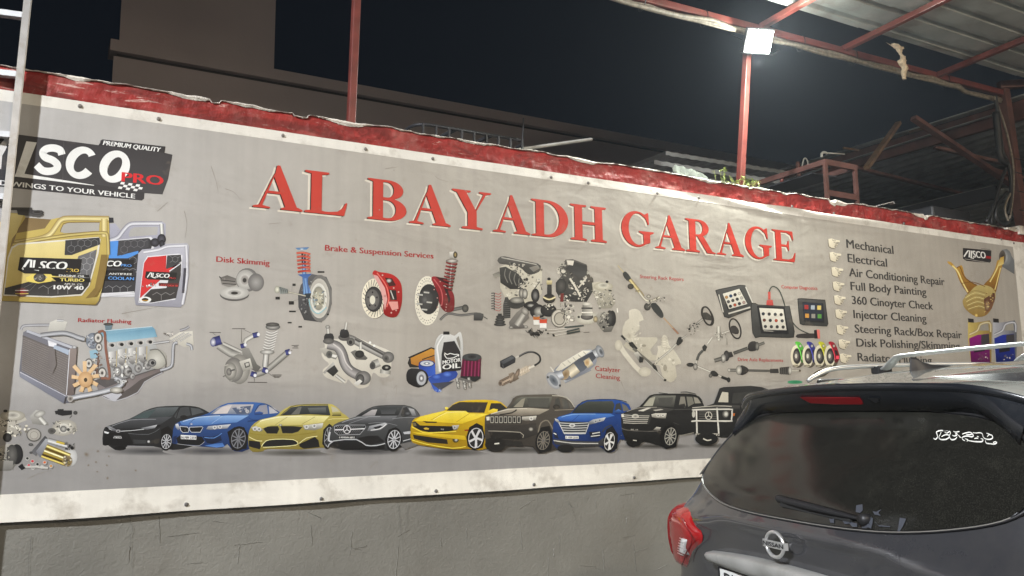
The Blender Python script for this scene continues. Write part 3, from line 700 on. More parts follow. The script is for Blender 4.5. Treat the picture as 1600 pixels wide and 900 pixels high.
# stacked corrugated sheets on the shed
for k, (pa, pb, dz, lab) in enumerate((((1040, 236), (1235, 268), 0.0, 'dull corrugated sheet on top of the pile behind the wall'), ((1022, 250), (1235, 284), -0.0, 'dark corrugated sheet in the middle of the pile behind the wall'), ((1005, 262), (1235, 300), 0.0, 'lowest dark corrugated sheet of the pile behind the wall'))):
    A_ = onY(*pa, 7.6 - 0.35 * k); B_ = onY(*pb, 7.6 - 0.35 * k); m = MB(); rows = []
    for j in range(2):
        rr = []
        for i in range(49):
            t = i / 48; p = A_ + (B_ - A_) * t; rr.append((p.x + 0.1 * j, p.y + 0.9 * j, p.z + 0.006 * math.sin(t * 90) + 0.06 * j))
        rows.append(rr)
    rows.insert(0, [(p[0], p[1] + 0.0, p[2] - 0.05) for p in rows[0]])
    m.quadmesh(rows); o = m.build('corrugated_sheet', MT['sheet_old']); tag(o, lab, 'roofing sheet', 'corrugated sheets piled behind the wall')
    s_ = MB(); s_.bar(tuple(A_ + Vector((0.2, 0.3, -0.08))), tuple(B_ + Vector((-0.1, 0.3, -0.08))), 0.04); 
    oo = s_.build('timber_batten', MT['wood'], None); oo.parent = o
    for xx in (A_.x + 0.4, B_.x - 0.4):
        s_ = MB(); s_.bar((xx, A_.y + 0.3, 2.6), (xx, A_.y + 0.3, A_.z - 0.1 + (B_.z - A_.z) * (xx - A_.x) / (B_.x - A_.x)), 0.04); o2 = s_.build('support_leg', MT['steel_rust'], None); o2.parent = o
# jagged roofing scrap lying on the wall edge
m = MB(); P = pts('1050,264 1054,258 1060,261 1066,260 1073,265 1080,264 1088,269 1096,271 1105,278'); rows = [[], []]
for (px, py) in P:
    a = onY(px, py, 5.12); c = onY(px + 4, py + 14, 5.10); rows[0].append(tuple(a)); rows[1].append(tuple(c))
rows.append([(p[0] + 0.02, p[1] + 0.25, p[2] - 0.03) for p in rows[1]])
m.quadmesh(rows); o = m.build('roofing_scrap', MT['scrap']); tag(o, 'jagged scrap of fibre cement roofing lying on the wall top', 'scrap')
sd = o.modifiers.new('thick', 'SOLIDIFY'); sd.thickness = 0.008
# red rack
rk = empty('steel_rack', (6.7, 5.9, 2.6), 'open rusty red steel frame rack standing behind the wall', 'rack')
y0, y1 = 5.32, 7.3
for x in (6.50, 6.92):
    for y in (y0, y1):
        b = MB(); b.bar((x, y, 2.6), (x, y, 3.84), 0.034); b.build('leg', MT['steel_rust'], rk)
    b = MB(); b.bar((x, y0 - 0.02, 3.86), (x, y1 + 0.02, 3.86), 0.036, 0.05); b.build('side_rail', MT['steel_rust'], rk)
for y in (y0, y1):
    for z in (3.86, 3.56): 
        b = MB(); b.bar((6.518, y, z), (6.902, y, z), 0.034, 0.055); b.build('cross_rail', MT['steel_rust'], rk)
b = MB(); b.box((6.54, 5.5, 3.80), (6.88, 7.2, 3.815)); b.build('shelf_panel', MT['dark'], rk)
for (px, py, hh, r, mt, lab) in ((1221, 274, 0.13, 0.02, 'steel_red', 'short red stub of pipe standing at the far end of the rack'), (1247, 262, 0.19, 0.025, 'steel_rust', 'dark upright bottle shape on the rack')):
    p = onX(px, py, 6.7); p.z = 3.83; b = MB(); b.tube([tuple(p), (p.x, p.y, p.z + hh)], [r, r * 0.8], 8); tag(b.build('pipe_stub', MT[mt], None, True), lab, 'pipe')
b = MB(); b.tube([tuple(onY(*q, 6.0)) for q in cr(pts('1253,262 1255,251 1258,247 1262,252 1262,259'), 4, False)], 0.007, 6); tag(b.build('wire_loop', MT['white_pipe'], None, True), 'pale bent wire loop standing on the rack', 'wire')
b = MB(); b.tube([tuple(onY(*q, 5.6)) for q in cr(pts('1284,246 1284,240 1288,238 1292,240'), 3, False)], 0.013, 8); b.tube([tuple(onY(*q, 5.6)) for q in pts('1292,239 1320,241')], 0.007, 6); tag(b.build('tap', MT['white_pipe'], None, True), 'small pale tap with a thin tube at the rack corner', 'tap')
# old shed roof behind the wall at the right
rs = empty('lean_to_roof', (11, 8, 4.6), 'dark corrugated lean-to roof on steel trusses behind the corner post', 'roof')
zr = lambda x, y: 4.70 + (x - 9.2) * 0.02
m = corr(9.05, 15.5, 5.0, 12.5, zr, 'y', 0.24, 0.035, 0.07); o = m.build('roof_sheet', MT['sheet_old'], rs); o.modifiers.new('thick', 'SOLIDIFY').thickness = 0.003
b = MB(); b.bar((9.2, 4.75, 4.695), (9.2, 12.5, 4.695 + 0.1), 0.06, 0.21); b.build('edge_beam', MT['steel_rust'], rs)
b = MB(); b.bar((9.12, 4.75, 4.815), (9.12, 12.5, 4.92), 0.12, 0.012); b.build('edge_flashing', MT['sheet_old'], rs)
m = corr(9.6, 17.0, 5.6, 13.5, lambda x, y: 4.05 + (x - 9.2) * 0.01, 'y', 0.24, 0.035, 0.07)
o = m.build('lower_roof_sheet', MT['sheet'], rs); o.modifiers.new('thick', 'SOLIDIFY').thickness = 0.003
b = MB(); b.bar((9.6, 5.5, 3.98), (9.6, 13, 3.98), 0.06, 0.15); b.build('lower_beam', MT['dark'], rs)
for a_, c_, ya, yb, w, mt in (((1427, 184), (1590, 294), 5.5, 5.3, 0.075, 'steel_rust'), ((1336, 262), (1515, 306), 6.6, 6.6, 0.06, 'steel_rust'), ((1460, 230), (1572, 256), 6.0, 5.6, 0.06, 'steel_rust'), ((1404, 192), (1354, 262), 5.9, 5.6, 0.06, 'wood'), ((1540, 262), (1597, 278), 5.5, 5.4, 0.05, 'steel_rust')):
    b = MB(); b.bar(tuple(onY(*a_, ya)), tuple(onY(*c_, yb)), w, w * 0.6); b.build('brace', MT[mt], rs)
for x, y in ((9.25, 12.3), (15.2, 12.3), (15.2, 5.2)):
    b = MB(); b.bar((x, y, 0), (x, y, 4.66), 0.1); b.build('post', MT['steel_rust'], rs)
b = MB(); b.box((8.1, 5.32, 3.28), (8.75, 5.9, 3.62)); b.box((8.15, 5.4, 2.6), (8.7, 5.85, 3.28)); tag(b.build('black_box', MT['dark'], bevel=0.02), 'black boxy crate just above the wall near the corner post', 'crate')
for s, lab in (('1424,196 1432,189 1440,187 1447,185', 'bit of rubble'),):
    p = onY(1435, 191, 6.0)
b = MB(); p = onY(1385, 320, 5.16); b.bar(tuple(onY(1372, 321, 5.16)), tuple(onY(1392, 316, 5.16)), 0.05, 0.006); b.bar(tuple(onY(1392, 316, 5.16)), tuple(onY(1395, 319, 5.16)), 0.05, 0.006); tag(b.build('bent_strip', MT['white_pipe']), 'bent white metal strip lying on the wall top', 'metal strip')
b = MB(); b.tube([tuple(onX(1422, 206, 9.1)), tuple(onX(1447, 199, 9.1))], 0.022, 6); tag(b.build('timber_offcut', MT['wood']), 'pale timber offcut lying on the lean-to roof edge', 'timber')
b = MB(); b.tube([tuple(onY(1318, 231, 6.6)), tuple(onY(1342, 235, 6.6))], 0.013, 6); tag(b.build('timber_lath', MT['wood']), 'thin lath poking out beyond the steel rack', 'timber')

# weeds on the wall top
def weed(px, n, hgt, spread, lab, seed):
    R = random.Random(seed); base = onY(px, 280, 5.02); x0 = base.x; rt_ = empty('weed', (x0, 5.02, rim(x0)), lab, 'weed'); 
    st = MB(); lf = MB()
    for k in range(n):
        x = x0 + R.uniform(-spread, spread); y = 5.0 + R.uniform(-0.02, 0.08); z = rim(x); h = hgt * R.uniform(0.5, 1.15)
        tip = Vector((x + R.uniform(-0.05, 0.05), y + R.uniform(-0.03, 0.03), z + h)); mid = Vector(((x + tip.x) / 2 + R.uniform(-.015, .015), y, z + h * 0.5))
        st.tube([(x, y, z - 0.01), tuple(mid), tuple(tip)], 0.0025, 4)
        for j in range(7):
            t = R.uniform(0.25, 1.0); c = Vector((x, y, z)).lerp(tip, t); a = R.uniform(0, 2 * PI); l = R.uniform(0.014, 0.034); d = Vector((math.cos(a), math.sin(a), R.uniform(-0.1, 0.8))).normalized(); w = d.cross(Vector((0, 0, 1))).normalized() * l * 0.35; i0 = len(lf.v)
            lf.v += [tuple(c), tuple(c + d * l * 0.5 + w), tuple(c + d * l), tuple(c + d * l * 0.5 - w)]; lf.f.append((i0, i0 + 1, i0 + 2, i0 + 3))
    st.build('stem', MT['leaf'], rt_); lf.build('leaves', MT['leaf'], rt_)
weed(1129, 5, 0.13, 0.03, 'taller green weed growing alone left of the red pole', 1)
weed(1153, 9, 0.085, 0.06, 'green weed growing at the left foot of the red pole', 2)
weed(1177, 12, 0.08, 0.09, 'bushier green weed growing just right of the red pole', 3)
# ================================================================ THE PRINT: lettering
RED = (168, 30, 34); GR = (66, 64, 62); WHT = (240, 240, 236); BLK = (22, 22, 24)
arts = []
def A(name, label=None, T=None, base=1):
    a = Art(name, label, base); a.T = T; arts.append(a); return a

# --- headline: hand drawn bold serif capitals (unit = cap height)
def arc(cx, cy, rx, ry, a0, a1, n=14): return [(cx + rx * math.cos(math.radians(a0 + (a1 - a0) * i / n)), cy + ry * math.sin(math.radians(a0 + (a1 - a0) * i / n))) for i in range(n + 1)]
def stem(x0, x1): return [(x0, 0.05), (x0, 0.95), (x1, 0.95), (x1, 0.05)]
def serif(x0, x1, y): # thin slab with bracket
    return [(x0, y), (x1, y), (x1, y + 0.045 if y < .5 else y - 0.045), ((x0 + x1) / 2 + 0.13, y + (0.07 if y < .5 else -0.07)), ((x0 + x1) / 2 - 0.13, y + (0.07 if y < .5 else -0.07)), (x0, y + 0.045 if y < .5 else y - 0.045)]
GL = {
 'A': (1.07, [[(0.50, 1.02), (0.56, 1.02), (0.965, 0.03), (0.705, 0.03), (0.44, 0.74)], [(0.43, 0.78), (0.49, 0.90), (0.185, 0.03), (0.115, 0.03)], [(0.245, 0.35), (0.67, 0.35), (0.65, 0.41), (0.27, 0.41)], [(0.0, 0), (0.36, 0), (0.36, 0.035), (0.19, 0.065), (0.11, 0.065), (0.0, 0.035)], [(0.60, 0), (1.07, 0), (1.07, 0.035), (0.97, 0.08), (0.72, 0.08), (0.60, 0.035)]]),
 'L': (0.98, [stem(0.14, 0.38), serif(0.0, 0.54, 1.0), serif(0.0, 0.54, 0.0), [(0.3, 0), (0.90, 0), (0.97, 0.31), (0.93, 0.31), (0.86, 0.18), (0.75, 0.09), (0.55, 0.06), (0.3, 0.06)]]),
 'B': (0.98, [stem(0.13, 0.37), [(0, 1), (0.4, 1), (0.4, 0.94), (0.13, 0.93), (0, 0.965)], [(0, 0), (0.4, 0), (0.4, 0.06), (0.13, 0.07), (0, 0.035)],
        [(0.33, 1.0)] + arc(0.50, 0.76, 0.37, 0.24, 90, -90) + [(0.33, 0.52), (0.33, 0.565)] + arc(0.47, 0.755, 0.17, 0.19, -90, 90) + [(0.33, 0.945)],
        [(0.33, 0.55)] + arc(0.52, 0.275, 0.43, 0.275, 90, -90) + [(0.33, 0.0), (0.33, 0.055)] + arc(0.48, 0.275, 0.21, 0.22, -90, 90) + [(0.33, 0.495)]]),
 'Y': (1.07, [[(0.10, 0.965), (0.37, 0.965), (0.66, 0.46), (0.66, 0.05), (0.42, 0.05), (0.42, 0.43)], [(0.60, 0.43), (0.66, 0.49), (0.945, 0.965), (0.865, 0.965)], [(0.0, 1), (0.50, 1), (0.50, 0.965), (0.40, 0.93), (0.09, 0.93), (0, 0.965)], [(0.74, 1), (1.07, 1), (1.07, 0.965), (0.94, 0.93), (0.87, 0.93), (0.74, 0.965)], serif(0.26, 0.82, 0)]),
 'D': (1.14, [stem(0.13, 0.37), [(0, 1), (0.4, 1), (0.4, 0.94), (0.13, 0.93), (0, 0.965)], [(0, 0), (0.4, 0), (0.4, 0.06), (0.13, 0.07), (0, 0.035)],
        [(0.33, 1.0)] + arc(0.50, 0.5, 0.61, 0.5, 90, -90, 20) + [(0.33, 0.0), (0.33, 0.06)] + arc(0.44, 0.5, 0.40, 0.44, -90, 90, 20) + [(0.33, 0.94)]]),
 'H': (1.15, [stem(0.13, 0.37), stem(0.78, 1.02), serif(0, 0.50, 1), serif(0, 0.50, 0), serif(0.65, 1.15, 1), serif(0.65, 1.15, 0), [(0.36, 0.46), (0.79, 0.46), (0.79, 0.54), (0.36, 0.54)]]),
 'G': (1.13, [arc(0.55, 0.5, 0.52, 0.52, 48, 312, 26) + arc(0.60, 0.5, 0.33, 0.46, 308, 52, 26), [(0.93, 1.0), (0.96, 1.0), (0.98, 0.66), (0.94, 0.66), (0.88, 0.80), (0.78, 0.92)], [(0.78, 0.05), (1.0, 0.13), (1.0, 0.38), (0.77, 0.38)], [(0.62, 0.45), (1.13, 0.45), (1.13, 0.415), (1.0, 0.36), (0.77, 0.36), (0.62, 0.415)]]),
 'R': (1.10, [stem(0.13, 0.37), [(0, 1), (0.4, 1), (0.4, 0.94), (0.13, 0.93), (0, 0.965)], serif(0, 0.50, 0), [(0.33, 1.0)] + arc(0.50, 0.745, 0.37, 0.255, 90, -90) + [(0.33, 0.49), (0.33, 0.54)] + arc(0.46, 0.745, 0.18, 0.20, -90, 90) + [(0.33, 0.945)], [(0.42, 0.50), (0.66, 0.50), (0.98, 0.055), (1.10, 0.03), (1.10, 0.0), (0.78, 0.0)]]),
 'E': (1.0, [stem(0.13, 0.37), [(0, 1), (0.88, 1), (0.90, 0.72), (0.86, 0.72), (0.78, 0.87), (0.62, 0.94), (0.13, 0.93), (0, 0.965)], [(0, 0), (0.90, 0), (0.97, 0.30), (0.93, 0.30), (0.83, 0.13), (0.65, 0.065), (0.13, 0.07), (0, 0.035)], [(0.36, 0.475), (0.60, 0.475), (0.66, 0.36), (0.695, 0.36), (0.695, 0.68), (0.66, 0.68), (0.60, 0.54), (0.36, 0.54)]]),
}
# px positions of the left and right edge of every letter at its baseline, and of its cap top at the left edge
p0 = onY(395, 323, BY); p1 = onY(1245, 410, BY)
HEAD = 'AL BAYADH GARAGE'
tot = 0; place = []
for ch in HEAD:
    if ch == ' ': tot += 0.43; continue
    place.append((ch, tot)); tot += GL[ch][0] + 0.045
tot -= 0.045
sx_ = (p1.x - p0.x) / tot; hh = 0.262
for ch, off in place:
    a = A('headline_letter')
    for (dx, dz, col, gr) in ((-0.021, -0.015, (224, 216, 200), 0.007), (-0.0065, -0.004, (60, 22, 20), 0.0), (0, 0, (196, 62, 50), 0.0)):
        for k, P in enumerate(GL[ch][1]):
            q = []
            x0 = p0.x + off * sx_
            for (gx_, gy_) in P:
                X = x0 + gx_ * sx_ + dx; t = (X - p0.x) / (p1.x - p0.x)
                q.append((X, p0.z + (p1.z - p0.z) * t + gy_ * hh + dz))
            i0 = len(a.v); y = BY - 0.0006 - layer([u for u, w in q], [w for u, w in q]) * a.STEP
            a.v += [(u, y, w) for u, w in q]; a.c += [col] * len(q)
            a.f += [tuple(i0 + i for i in t) for t in tessellate_polygon([[Vector((u, w, 0)) for u, w in q]])]

# --- captions
def cap(txt, p, q, h, col=RED, bold=0.035):
    a = A('caption'); a.text(txt, p, q, h, col, bold); return a
cap('Disk Skimmig', (338, 409), (421, 415), 8.6); cap('Brake & Suspension Services', (508, 391.5), (677, 404), 9)
cap('Radiator Flushing', (122, 503), (205, 505.5), 6.2); cap('Steering Rack Repairs', (1000, 434.5), (1068, 439), 5.4, (172, 50, 50), 0.02)
cap('Catalyzer', (930, 579), (969, 582), 7.4, (160, 40, 40), 0.02); cap('Cleaning', (931, 590.5), (968.5, 593.5), 7.2, (160, 40, 40), 0.02)
cap('Computer Diagnostics', (1221, 450.5), (1277, 453), 5.2, (185, 64, 58), 0.02); cap('Drive Axle Replacements', (1153, 564), (1223.5, 565.5), 5.2, (178, 52, 50), 0.02)
services = [('Mechanical', 1323, 387, 1396, 397, 14.5), ('Electrical', 1325, 409.5, 1386, 417, 14.5), ('Air Conditioning Repair', 1327, 431.5, 1476, 446, 14), ('Full Body Painting', 1329.5, 453, 1447.5, 462, 14), ('360 Cinoyter Check', 1331.5, 475, 1458, 484, 13.8),
            ('Injector Cleaning', 1334, 497, 1447.5, 503.5, 14), ('Steering Rack/Box Repair', 1336, 519.5, 1503, 529, 14), ('Disk Polishing/Skimming', 1338.5, 541.5, 1500, 546.5, 14), ('Radiator Flushing', 1340.5, 564, 1456, 569, 14)]
for k, (t, x0, y0, x1, y1, h) in enumerate(services): cap(t, (x0, y0), (x1, y1), h * 0.92, GR, 0.04)
HN = [(1294, 373), (1296, 394), (1299, 417.5), (1301, 440), (1303, 461.5), (1305, 483.5), (1307, 508), (1310, 530.5), (1312, 552.5)]
for (x, y) in HN:
    a = A('pointing_hand')
    T = lambda u, v, x=x, y=y: (x + u * 0.2444, y + v * 0.2444)
    hand = [T(*p) for p in pts('0,2 22,-2 40,6 72,10 76,18 70,24 46,24 62,32 60,40 46,40 56,46 50,52 42,52 46,58 38,62 20,58 6,50 2,30')]
    a.poly([(p[0] - 0.6, p[1] + 0.6) for p in hand], (60, 55, 48)); a.poly(hand, (236, 228, 206), (214, 204, 180))
    for l in ('46,24 34,22', '60,32 42,34', '56,40 42,44', '50,52 40,50'): a.line([T(*p) for p in pts(l)], 0.7, (90, 82, 70))
    a.line([T(*p) for p in pts('24,4 30,12 40,14 48,12')], 0.6, (110, 100, 84))

def oval(a, cx, cy, rx, ry, tx, ty, c, rot, a0=0, a1=360, n=40):
    r = math.radians(rot); f = lambda x, y: (cx + x * math.cos(r) - y * math.sin(r), cy + x * math.sin(r) + y * math.cos(r))
    O = [math.radians(a0 + (a1 - a0) * i / n) for i in range(n + 1)]
    P = [a.T(*f(rx * math.cos(t), ry * math.sin(t))) for t in O] + [a.T(*f((rx - tx) * math.cos(t), (ry - ty) * math.sin(t))) for t in O]
    m = n + 1; a.add(P, [t for i in range(n) for t in ((i, i + 1, m + i + 1), (i, m + i + 1, m + i))], [c] * len(P))
# --- big logo top left (crop 0..280, 210..)
a = A('printed_logo', 'large dark logo panel with white and red lettering', Z(0, 210, 280))
DK = (58, 56, 58)
a.poly('-70,-30 880,96 915,44 1475,108 1468,166 1540,182 1500,400 1450,536 1290,524 1285,575 1265,590 800,548 -70,460', DK, (72, 70, 72))
a.poly('-70,300 1285,515 1285,575 1265,590 800,548 -70,458', (60, 58, 60))
a.poly('906,48 1475,108 1466,164 900,102', (52, 50, 52)); a.text('PREMIUM QUALITY', (918, 94), (1436, 158), 40, WHT, 0.045, 0.25)
a.line('902,52 890,104', 5, (40, 38, 40)); a.line('1475,110 1466,166 1538,184', 5, (42, 40, 42))
a.poly('-50,150 60,20 110,28 20,190 10,310 -50,305', (225, 222, 218)); a.poly('235,62 328,72 218,352 840,452 838,458 130,376 145,340', WHT)
def slab_letter(art, P, c): art.poly(P, c)
a.line('552,182 536,142 480,122 415,130 382,165 405,205 470,232 512,272 500,312 445,330 380,322 326,272', 66, WHT, 5)
oval(a, 726, 254, 136, 148, 80, 56, WHT, 32, 12, 300)
oval(a, 1024, 288, 132, 148, 80, 54, WHT, 32)
a.text('PRO', (1088, 420), (1452, 455), 84, (214, 44, 50), 0.06)
for i in range(6):
    for j in range(3):
        if (i + j) % 2 == 0: a.poly([(1072 + i * 34 + 10 * (2 - j) - 10, 424 + j * 20 + i * 5), (1106 + i * 34 + 10 * (2 - j) - 10, 429 + j * 20 + i * 5), (1096 + i * 34 + 10 * (2 - j) - 10, 449 + j * 20 + i * 5), (1062 + i * 34 + 10 * (2 - j) - 10, 444 + j * 20 + i * 5)], WHT)
a.text('D WINGS TO YOUR VEHICLE', (0, 452), (1204, 572), 44, WHT, 0.04)
a.line('560,420 570,60', 1.5, (110, 108, 108))

def jlogo(a, x, y, w, rot=0.09, sub=None, subc=(230, 200, 90)):
    """small logo plate: slanted letters on a dark bar. units of current transform"""
    P = lambda u, v: (x + u * w, y + v * w + u * w * rot)
    a.poly([P(0.03, 0), P(1, 0), P(0.97, 0.22), P(0.92, 0.22), P(0.91, 0.25), P(0.1, 0.25), P(0, 0.2)], (34, 33, 34))
    a.line([P(0.07, 0.19), P(0.17, 0.04), P(0.21, 0.04), P(0.20, 0.17)], 0.035 * w, WHT); a.line([P(0.26, 0.04), P(0.24, 0.18), P(0.33, 0.19)], 0.035 * w, WHT)
    a.text('SCO', P(0.33, 0.175), P(0.76, 0.175), 0.125 * w, WHT, 0.06, 0.2); a.text('PRO', P(0.76, 0.205), P(0.95, 0.205), 0.05 * w, subc, 0.03)

def hexes(a, poly, col, lw=3, r=30):
    Q = pts(poly); x0 = min(p[0] for p in Q); x1 = max(p[0] for p in Q); y0 = min(p[1] for p in Q); y1 = max(p[1] for p in Q)
    j = 0; y = y0
    while y < y1 + r:
        x = x0 + (r * 0.87 if j % 2 else 0)
        while x < x1 + r:
            H = [(x + r * math.sin(math.radians(60 * k)), y + r * math.cos(math.radians(60 * k))) for k in range(6)]
            for k in (0, 1, 2):
                p, q = H[k], H[k + 1]
                if inside(p, Q) and inside(q, Q): a.line([p, q], lw, col)
            x += r * 1.73
        y += r * 1.5; j += 1

# --- gold oil can, blue coolant can, red can (crop 0..300, 310..)
TJ = Z(0, 310, 300, 1500)
GO = (206, 184, 104); GOL = (232, 216, 150); GOD = (120, 98, 52)
a = A('printed_coolant_can', 'blue and silver coolant can print behind the gold one', TJ)
a.poly('740,205 860,200 900,195 950,260 1000,190 1270,182 1295,200 1292,370 1240,390 1050,770 780,770 780,400', (176, 176, 190), (140, 140, 152))
a.poly('850,150 886,150 888,190 850,192', (50, 50, 56)); a.tube('852,330 920,305 960,255 1010,205 1080,196 1265,196', 34, (120, 120, 134), (235, 235, 240), 3); a.poly('1005,285 1020,240 1050,225 1235,222 1228,285 1010,300', (178, 176, 172)); a.tube('1262,200 1270,330', 34, (110, 110, 120), (240, 240, 232))
a.poly('740,340 1180,300 1215,340 1150,560 1075,768 760,768', (220, 220, 224)); a.poly('740,350 1165,312 1195,345 1130,560 1060,735 760,740', (58, 58, 62))
a.poly('852,336 925,330 915,450 1080,410 1080,430 1000,468 850,468', (86, 150, 226)); a.poly('925,330 1160,310 1160,380 950,445 918,442', (70, 70, 74)); hexes(a, '925,330 1160,310 1160,380 950,445 918,442', (120, 120, 124)); hexes(a, '960,470 1090,440 1060,600 960,600', (150, 150, 152))
a.ell(1210, 345, 36, 34, (80, 80, 90), (30, 30, 34)); a.ell(1262, 318, 34, 40, (90, 90, 100), (30, 30, 36)); a.ell(1265, 355, 22, 30, (70, 70, 78), (24, 24, 28))
a.poly('800,480 1045,478 1045,545 800,545', (32, 32, 34)); a.text('CO', (830, 530), (945, 532), 44, WHT, 0.07, 0.2); a.text('PRO', (945, 532), (1026, 536), 20, (96, 156, 226), 0.03)
a.poly('800,560 1040,565 1040,600 800,596', (24, 24, 26)); a.text('ANTIFREE', (850, 596), (1030, 600), 15, WHT, 0.04); a.poly('800,604 1052,608 1052,646 800,644', (18, 18, 20)); a.text('COOLAN', (845, 634), (1045, 640), 24, (96, 156, 226), 0.06)
hexes(a, '820,670 1050,665 1050,735 820,740', (150, 150, 152), 3, 34); a.line('790,770 1050,750', 8, (200, 200, 204)); a.line('790,745 1050,730', 6, (235, 235, 238))
a = A('printed_oil_can', 'large gold oil can print labelled turbo', TJ)
a.poly('-10,200 60,110 185,122 200,150 400,165 455,152 600,145 850,150 855,290 850,440 830,560 800,700 770,800 745,832 -10,800', GO, (182, 158, 80))
a.poly('200,150 400,165 350,235 130,272 110,340 75,400 100,300', (128, 106, 70), (150, 128, 84)); a.poly('60,115 185,125 130,270 60,360 20,470 -10,500 -10,200', GOL, (190, 168, 92))
a.poly('80,70 250,72 252,92 80,92', (60, 58, 56)); a.poly('130,85 330,95 342,130 310,148 140,128', (44, 42, 42), (90, 88, 86)); a.ell(290, 110, 52, 18, (110, 108, 106), (40, 38, 38)); a.ell(290, 108, 28, 8, (40, 38, 36))
a.tube('120,345 300,318 390,280 440,215 480,168 560,156 850,160', 44, (150, 124, 60), (244, 230, 168), 3)
a.poly('470,262 490,212 530,190 778,188 772,262 500,272', (182, 178, 170)); a.line('470,262 490,212 530,190 778,188', 5, (120, 96, 44), 2); a.tube('815,160 815,300', 52, (170, 146, 74), (240, 226, 166))
a.tube('100,360 330,318 560,285 800,268 840,300 846,440', 26, (120, 96, 48), (226, 208, 130), 3)
a.poly('25,760 60,460 90,380 140,352 770,302 786,320 770,430 700,680 640,760 400,775', (232, 228, 214)); a.poly('34,752 68,470 98,392 145,364 760,314 772,325 755,430 690,680 630,748 400,764', GOL, (214, 190, 106))
a.poly('510,328 778,306 782,360 560,444 504,444', (62, 62, 64)); hexes(a, '510,328 778,306 782,360 560,444 504,444', (132, 132, 134)); a.poly('612,452 756,400 745,470 690,680 640,740 560,600', (110, 110, 112)); hexes(a, '612,452 756,400 745,470 690,660 640,700 600,600', (176, 176, 178), 3)
a.poly('34,752 40,700 270,640 660,655 700,650 690,680 630,748 400,764', (44, 42, 42), (70, 68, 66)); hexes(a, '300,660 690,665 640,745 300,760', (140, 138, 136), 4, 44); a.line('280,650 100,745', 3, (110, 108, 104)); a.line('300,650 200,755', 3, (110, 108, 104))
a.poly('200,620 260,590 350,585 440,600 400,650 300,665 210,650', (236, 214, 110)); a.ell(310, 620, 48, 36, (120, 116, 110), (50, 48, 46)); a.clutter('260,600 360,595 370,640 270,650', 16, [(40, 40, 40), (200, 198, 190), (120, 118, 112)], 3, 1, 3)
jlogo(a, 140, 460, 500, 0.03)
a.poly('180,538 560,556 555,572 185,556', (30, 30, 30)); a.poly('390,585 695,598 700,618 410,606', (26, 26, 26)); a.text('ENGINE OIL', (460, 612), (664, 618), 16, WHT, 0.04); a.poly('400,616 705,624 705,655 440,650', (20, 20, 20)); a.text('TURBO', (468, 648), (656, 652), 24, (240, 222, 120), 0.06); a.text('API SL CF', (500, 674), (640, 680), 12, WHT, 0.02); a.text('10W 40', (420, 710), (650, 716), 32, WHT, 0.07)
a.ell(170, 733, 56, 36, (150, 40, 36), (70, 66, 62)); a.line('118,720 222,720', 6, (220, 216, 210)); a.line('118,745 222,745', 6, (210, 190, 90))
a.poly('790,440 835,440 828,560 800,690 745,770 660,790 740,700 770,560', (136, 112, 60)); a.poly('620,790 760,770 800,700 770,800 745,832 -10,800 -10,780', (222, 206, 130), (160, 136, 64))
a = A('printed_red_can', 'small red and silver can print', TJ)
a.poly('1080,430 1110,400 1240,388 1300,355 1460,350 1476,372 1470,600 1430,830 1410,852 1060,835 1050,780', (190, 190, 200), (150, 150, 160))
a.tube('1120,420 1240,400 1310,375 1460,368', 28, (140, 140, 152), (240, 240, 244), 3); a.tube('1455,370 1462,600 1425,830', 26, (140, 140, 150), (240, 240, 244), 2)
a.poly('1085,790 1120,500 1150,452 1400,432 1425,446 1415,600 1370,790 1180,820 1080,815', (226, 226, 230)); a.poly('1092,800 1125,505 1155,460 1300,447 1296,545 1360,540 1420,498 1330,560 1120,700', (206, 52, 54)); a.poly('1306,446 1412,440 1418,492 1340,540 1302,550 1296,548', (64, 64, 66)); hexes(a, '1306,446 1412,440 1418,492 1340,540', (130, 130, 132), 3, 24)
a.poly('1330,570 1415,510 1412,600 1375,780 1180,815 1085,805 1180,710 1300,700', (60, 58, 58)); hexes(a, '1190,720 1385,715 1370,785 1190,805', (140, 138, 136), 4, 40)
a.poly('1092,780 1125,505 1150,470 1290,455 1290,560 1330,570 1180,700', (206, 50, 52)); jlogo(a, 1132, 570, 250, 0.04, subc=(200, 60, 60)); a.clutter('1100,680 1160,665 1240,668 1230,700 1130,705', 14, [(235, 235, 235), (60, 60, 60), (150, 140, 130)], 9, 1.5, 4)
a.poly('1240,660 1398,664 1395,690 1240,684', (96, 40, 40)); a.text('ATF DEX III', (1252, 686), (1386, 690), 13, (216, 70, 66), 0.03); a.ell(1133, 792, 48, 24, WHT); a.ell(1133, 792, 26, 14, (40, 30, 26)); a.line('1110,797 1156,797', 6, (200, 150, 50)); a.poly('1435,545 1455,545 1440,740 1420,740', (70, 70, 80))

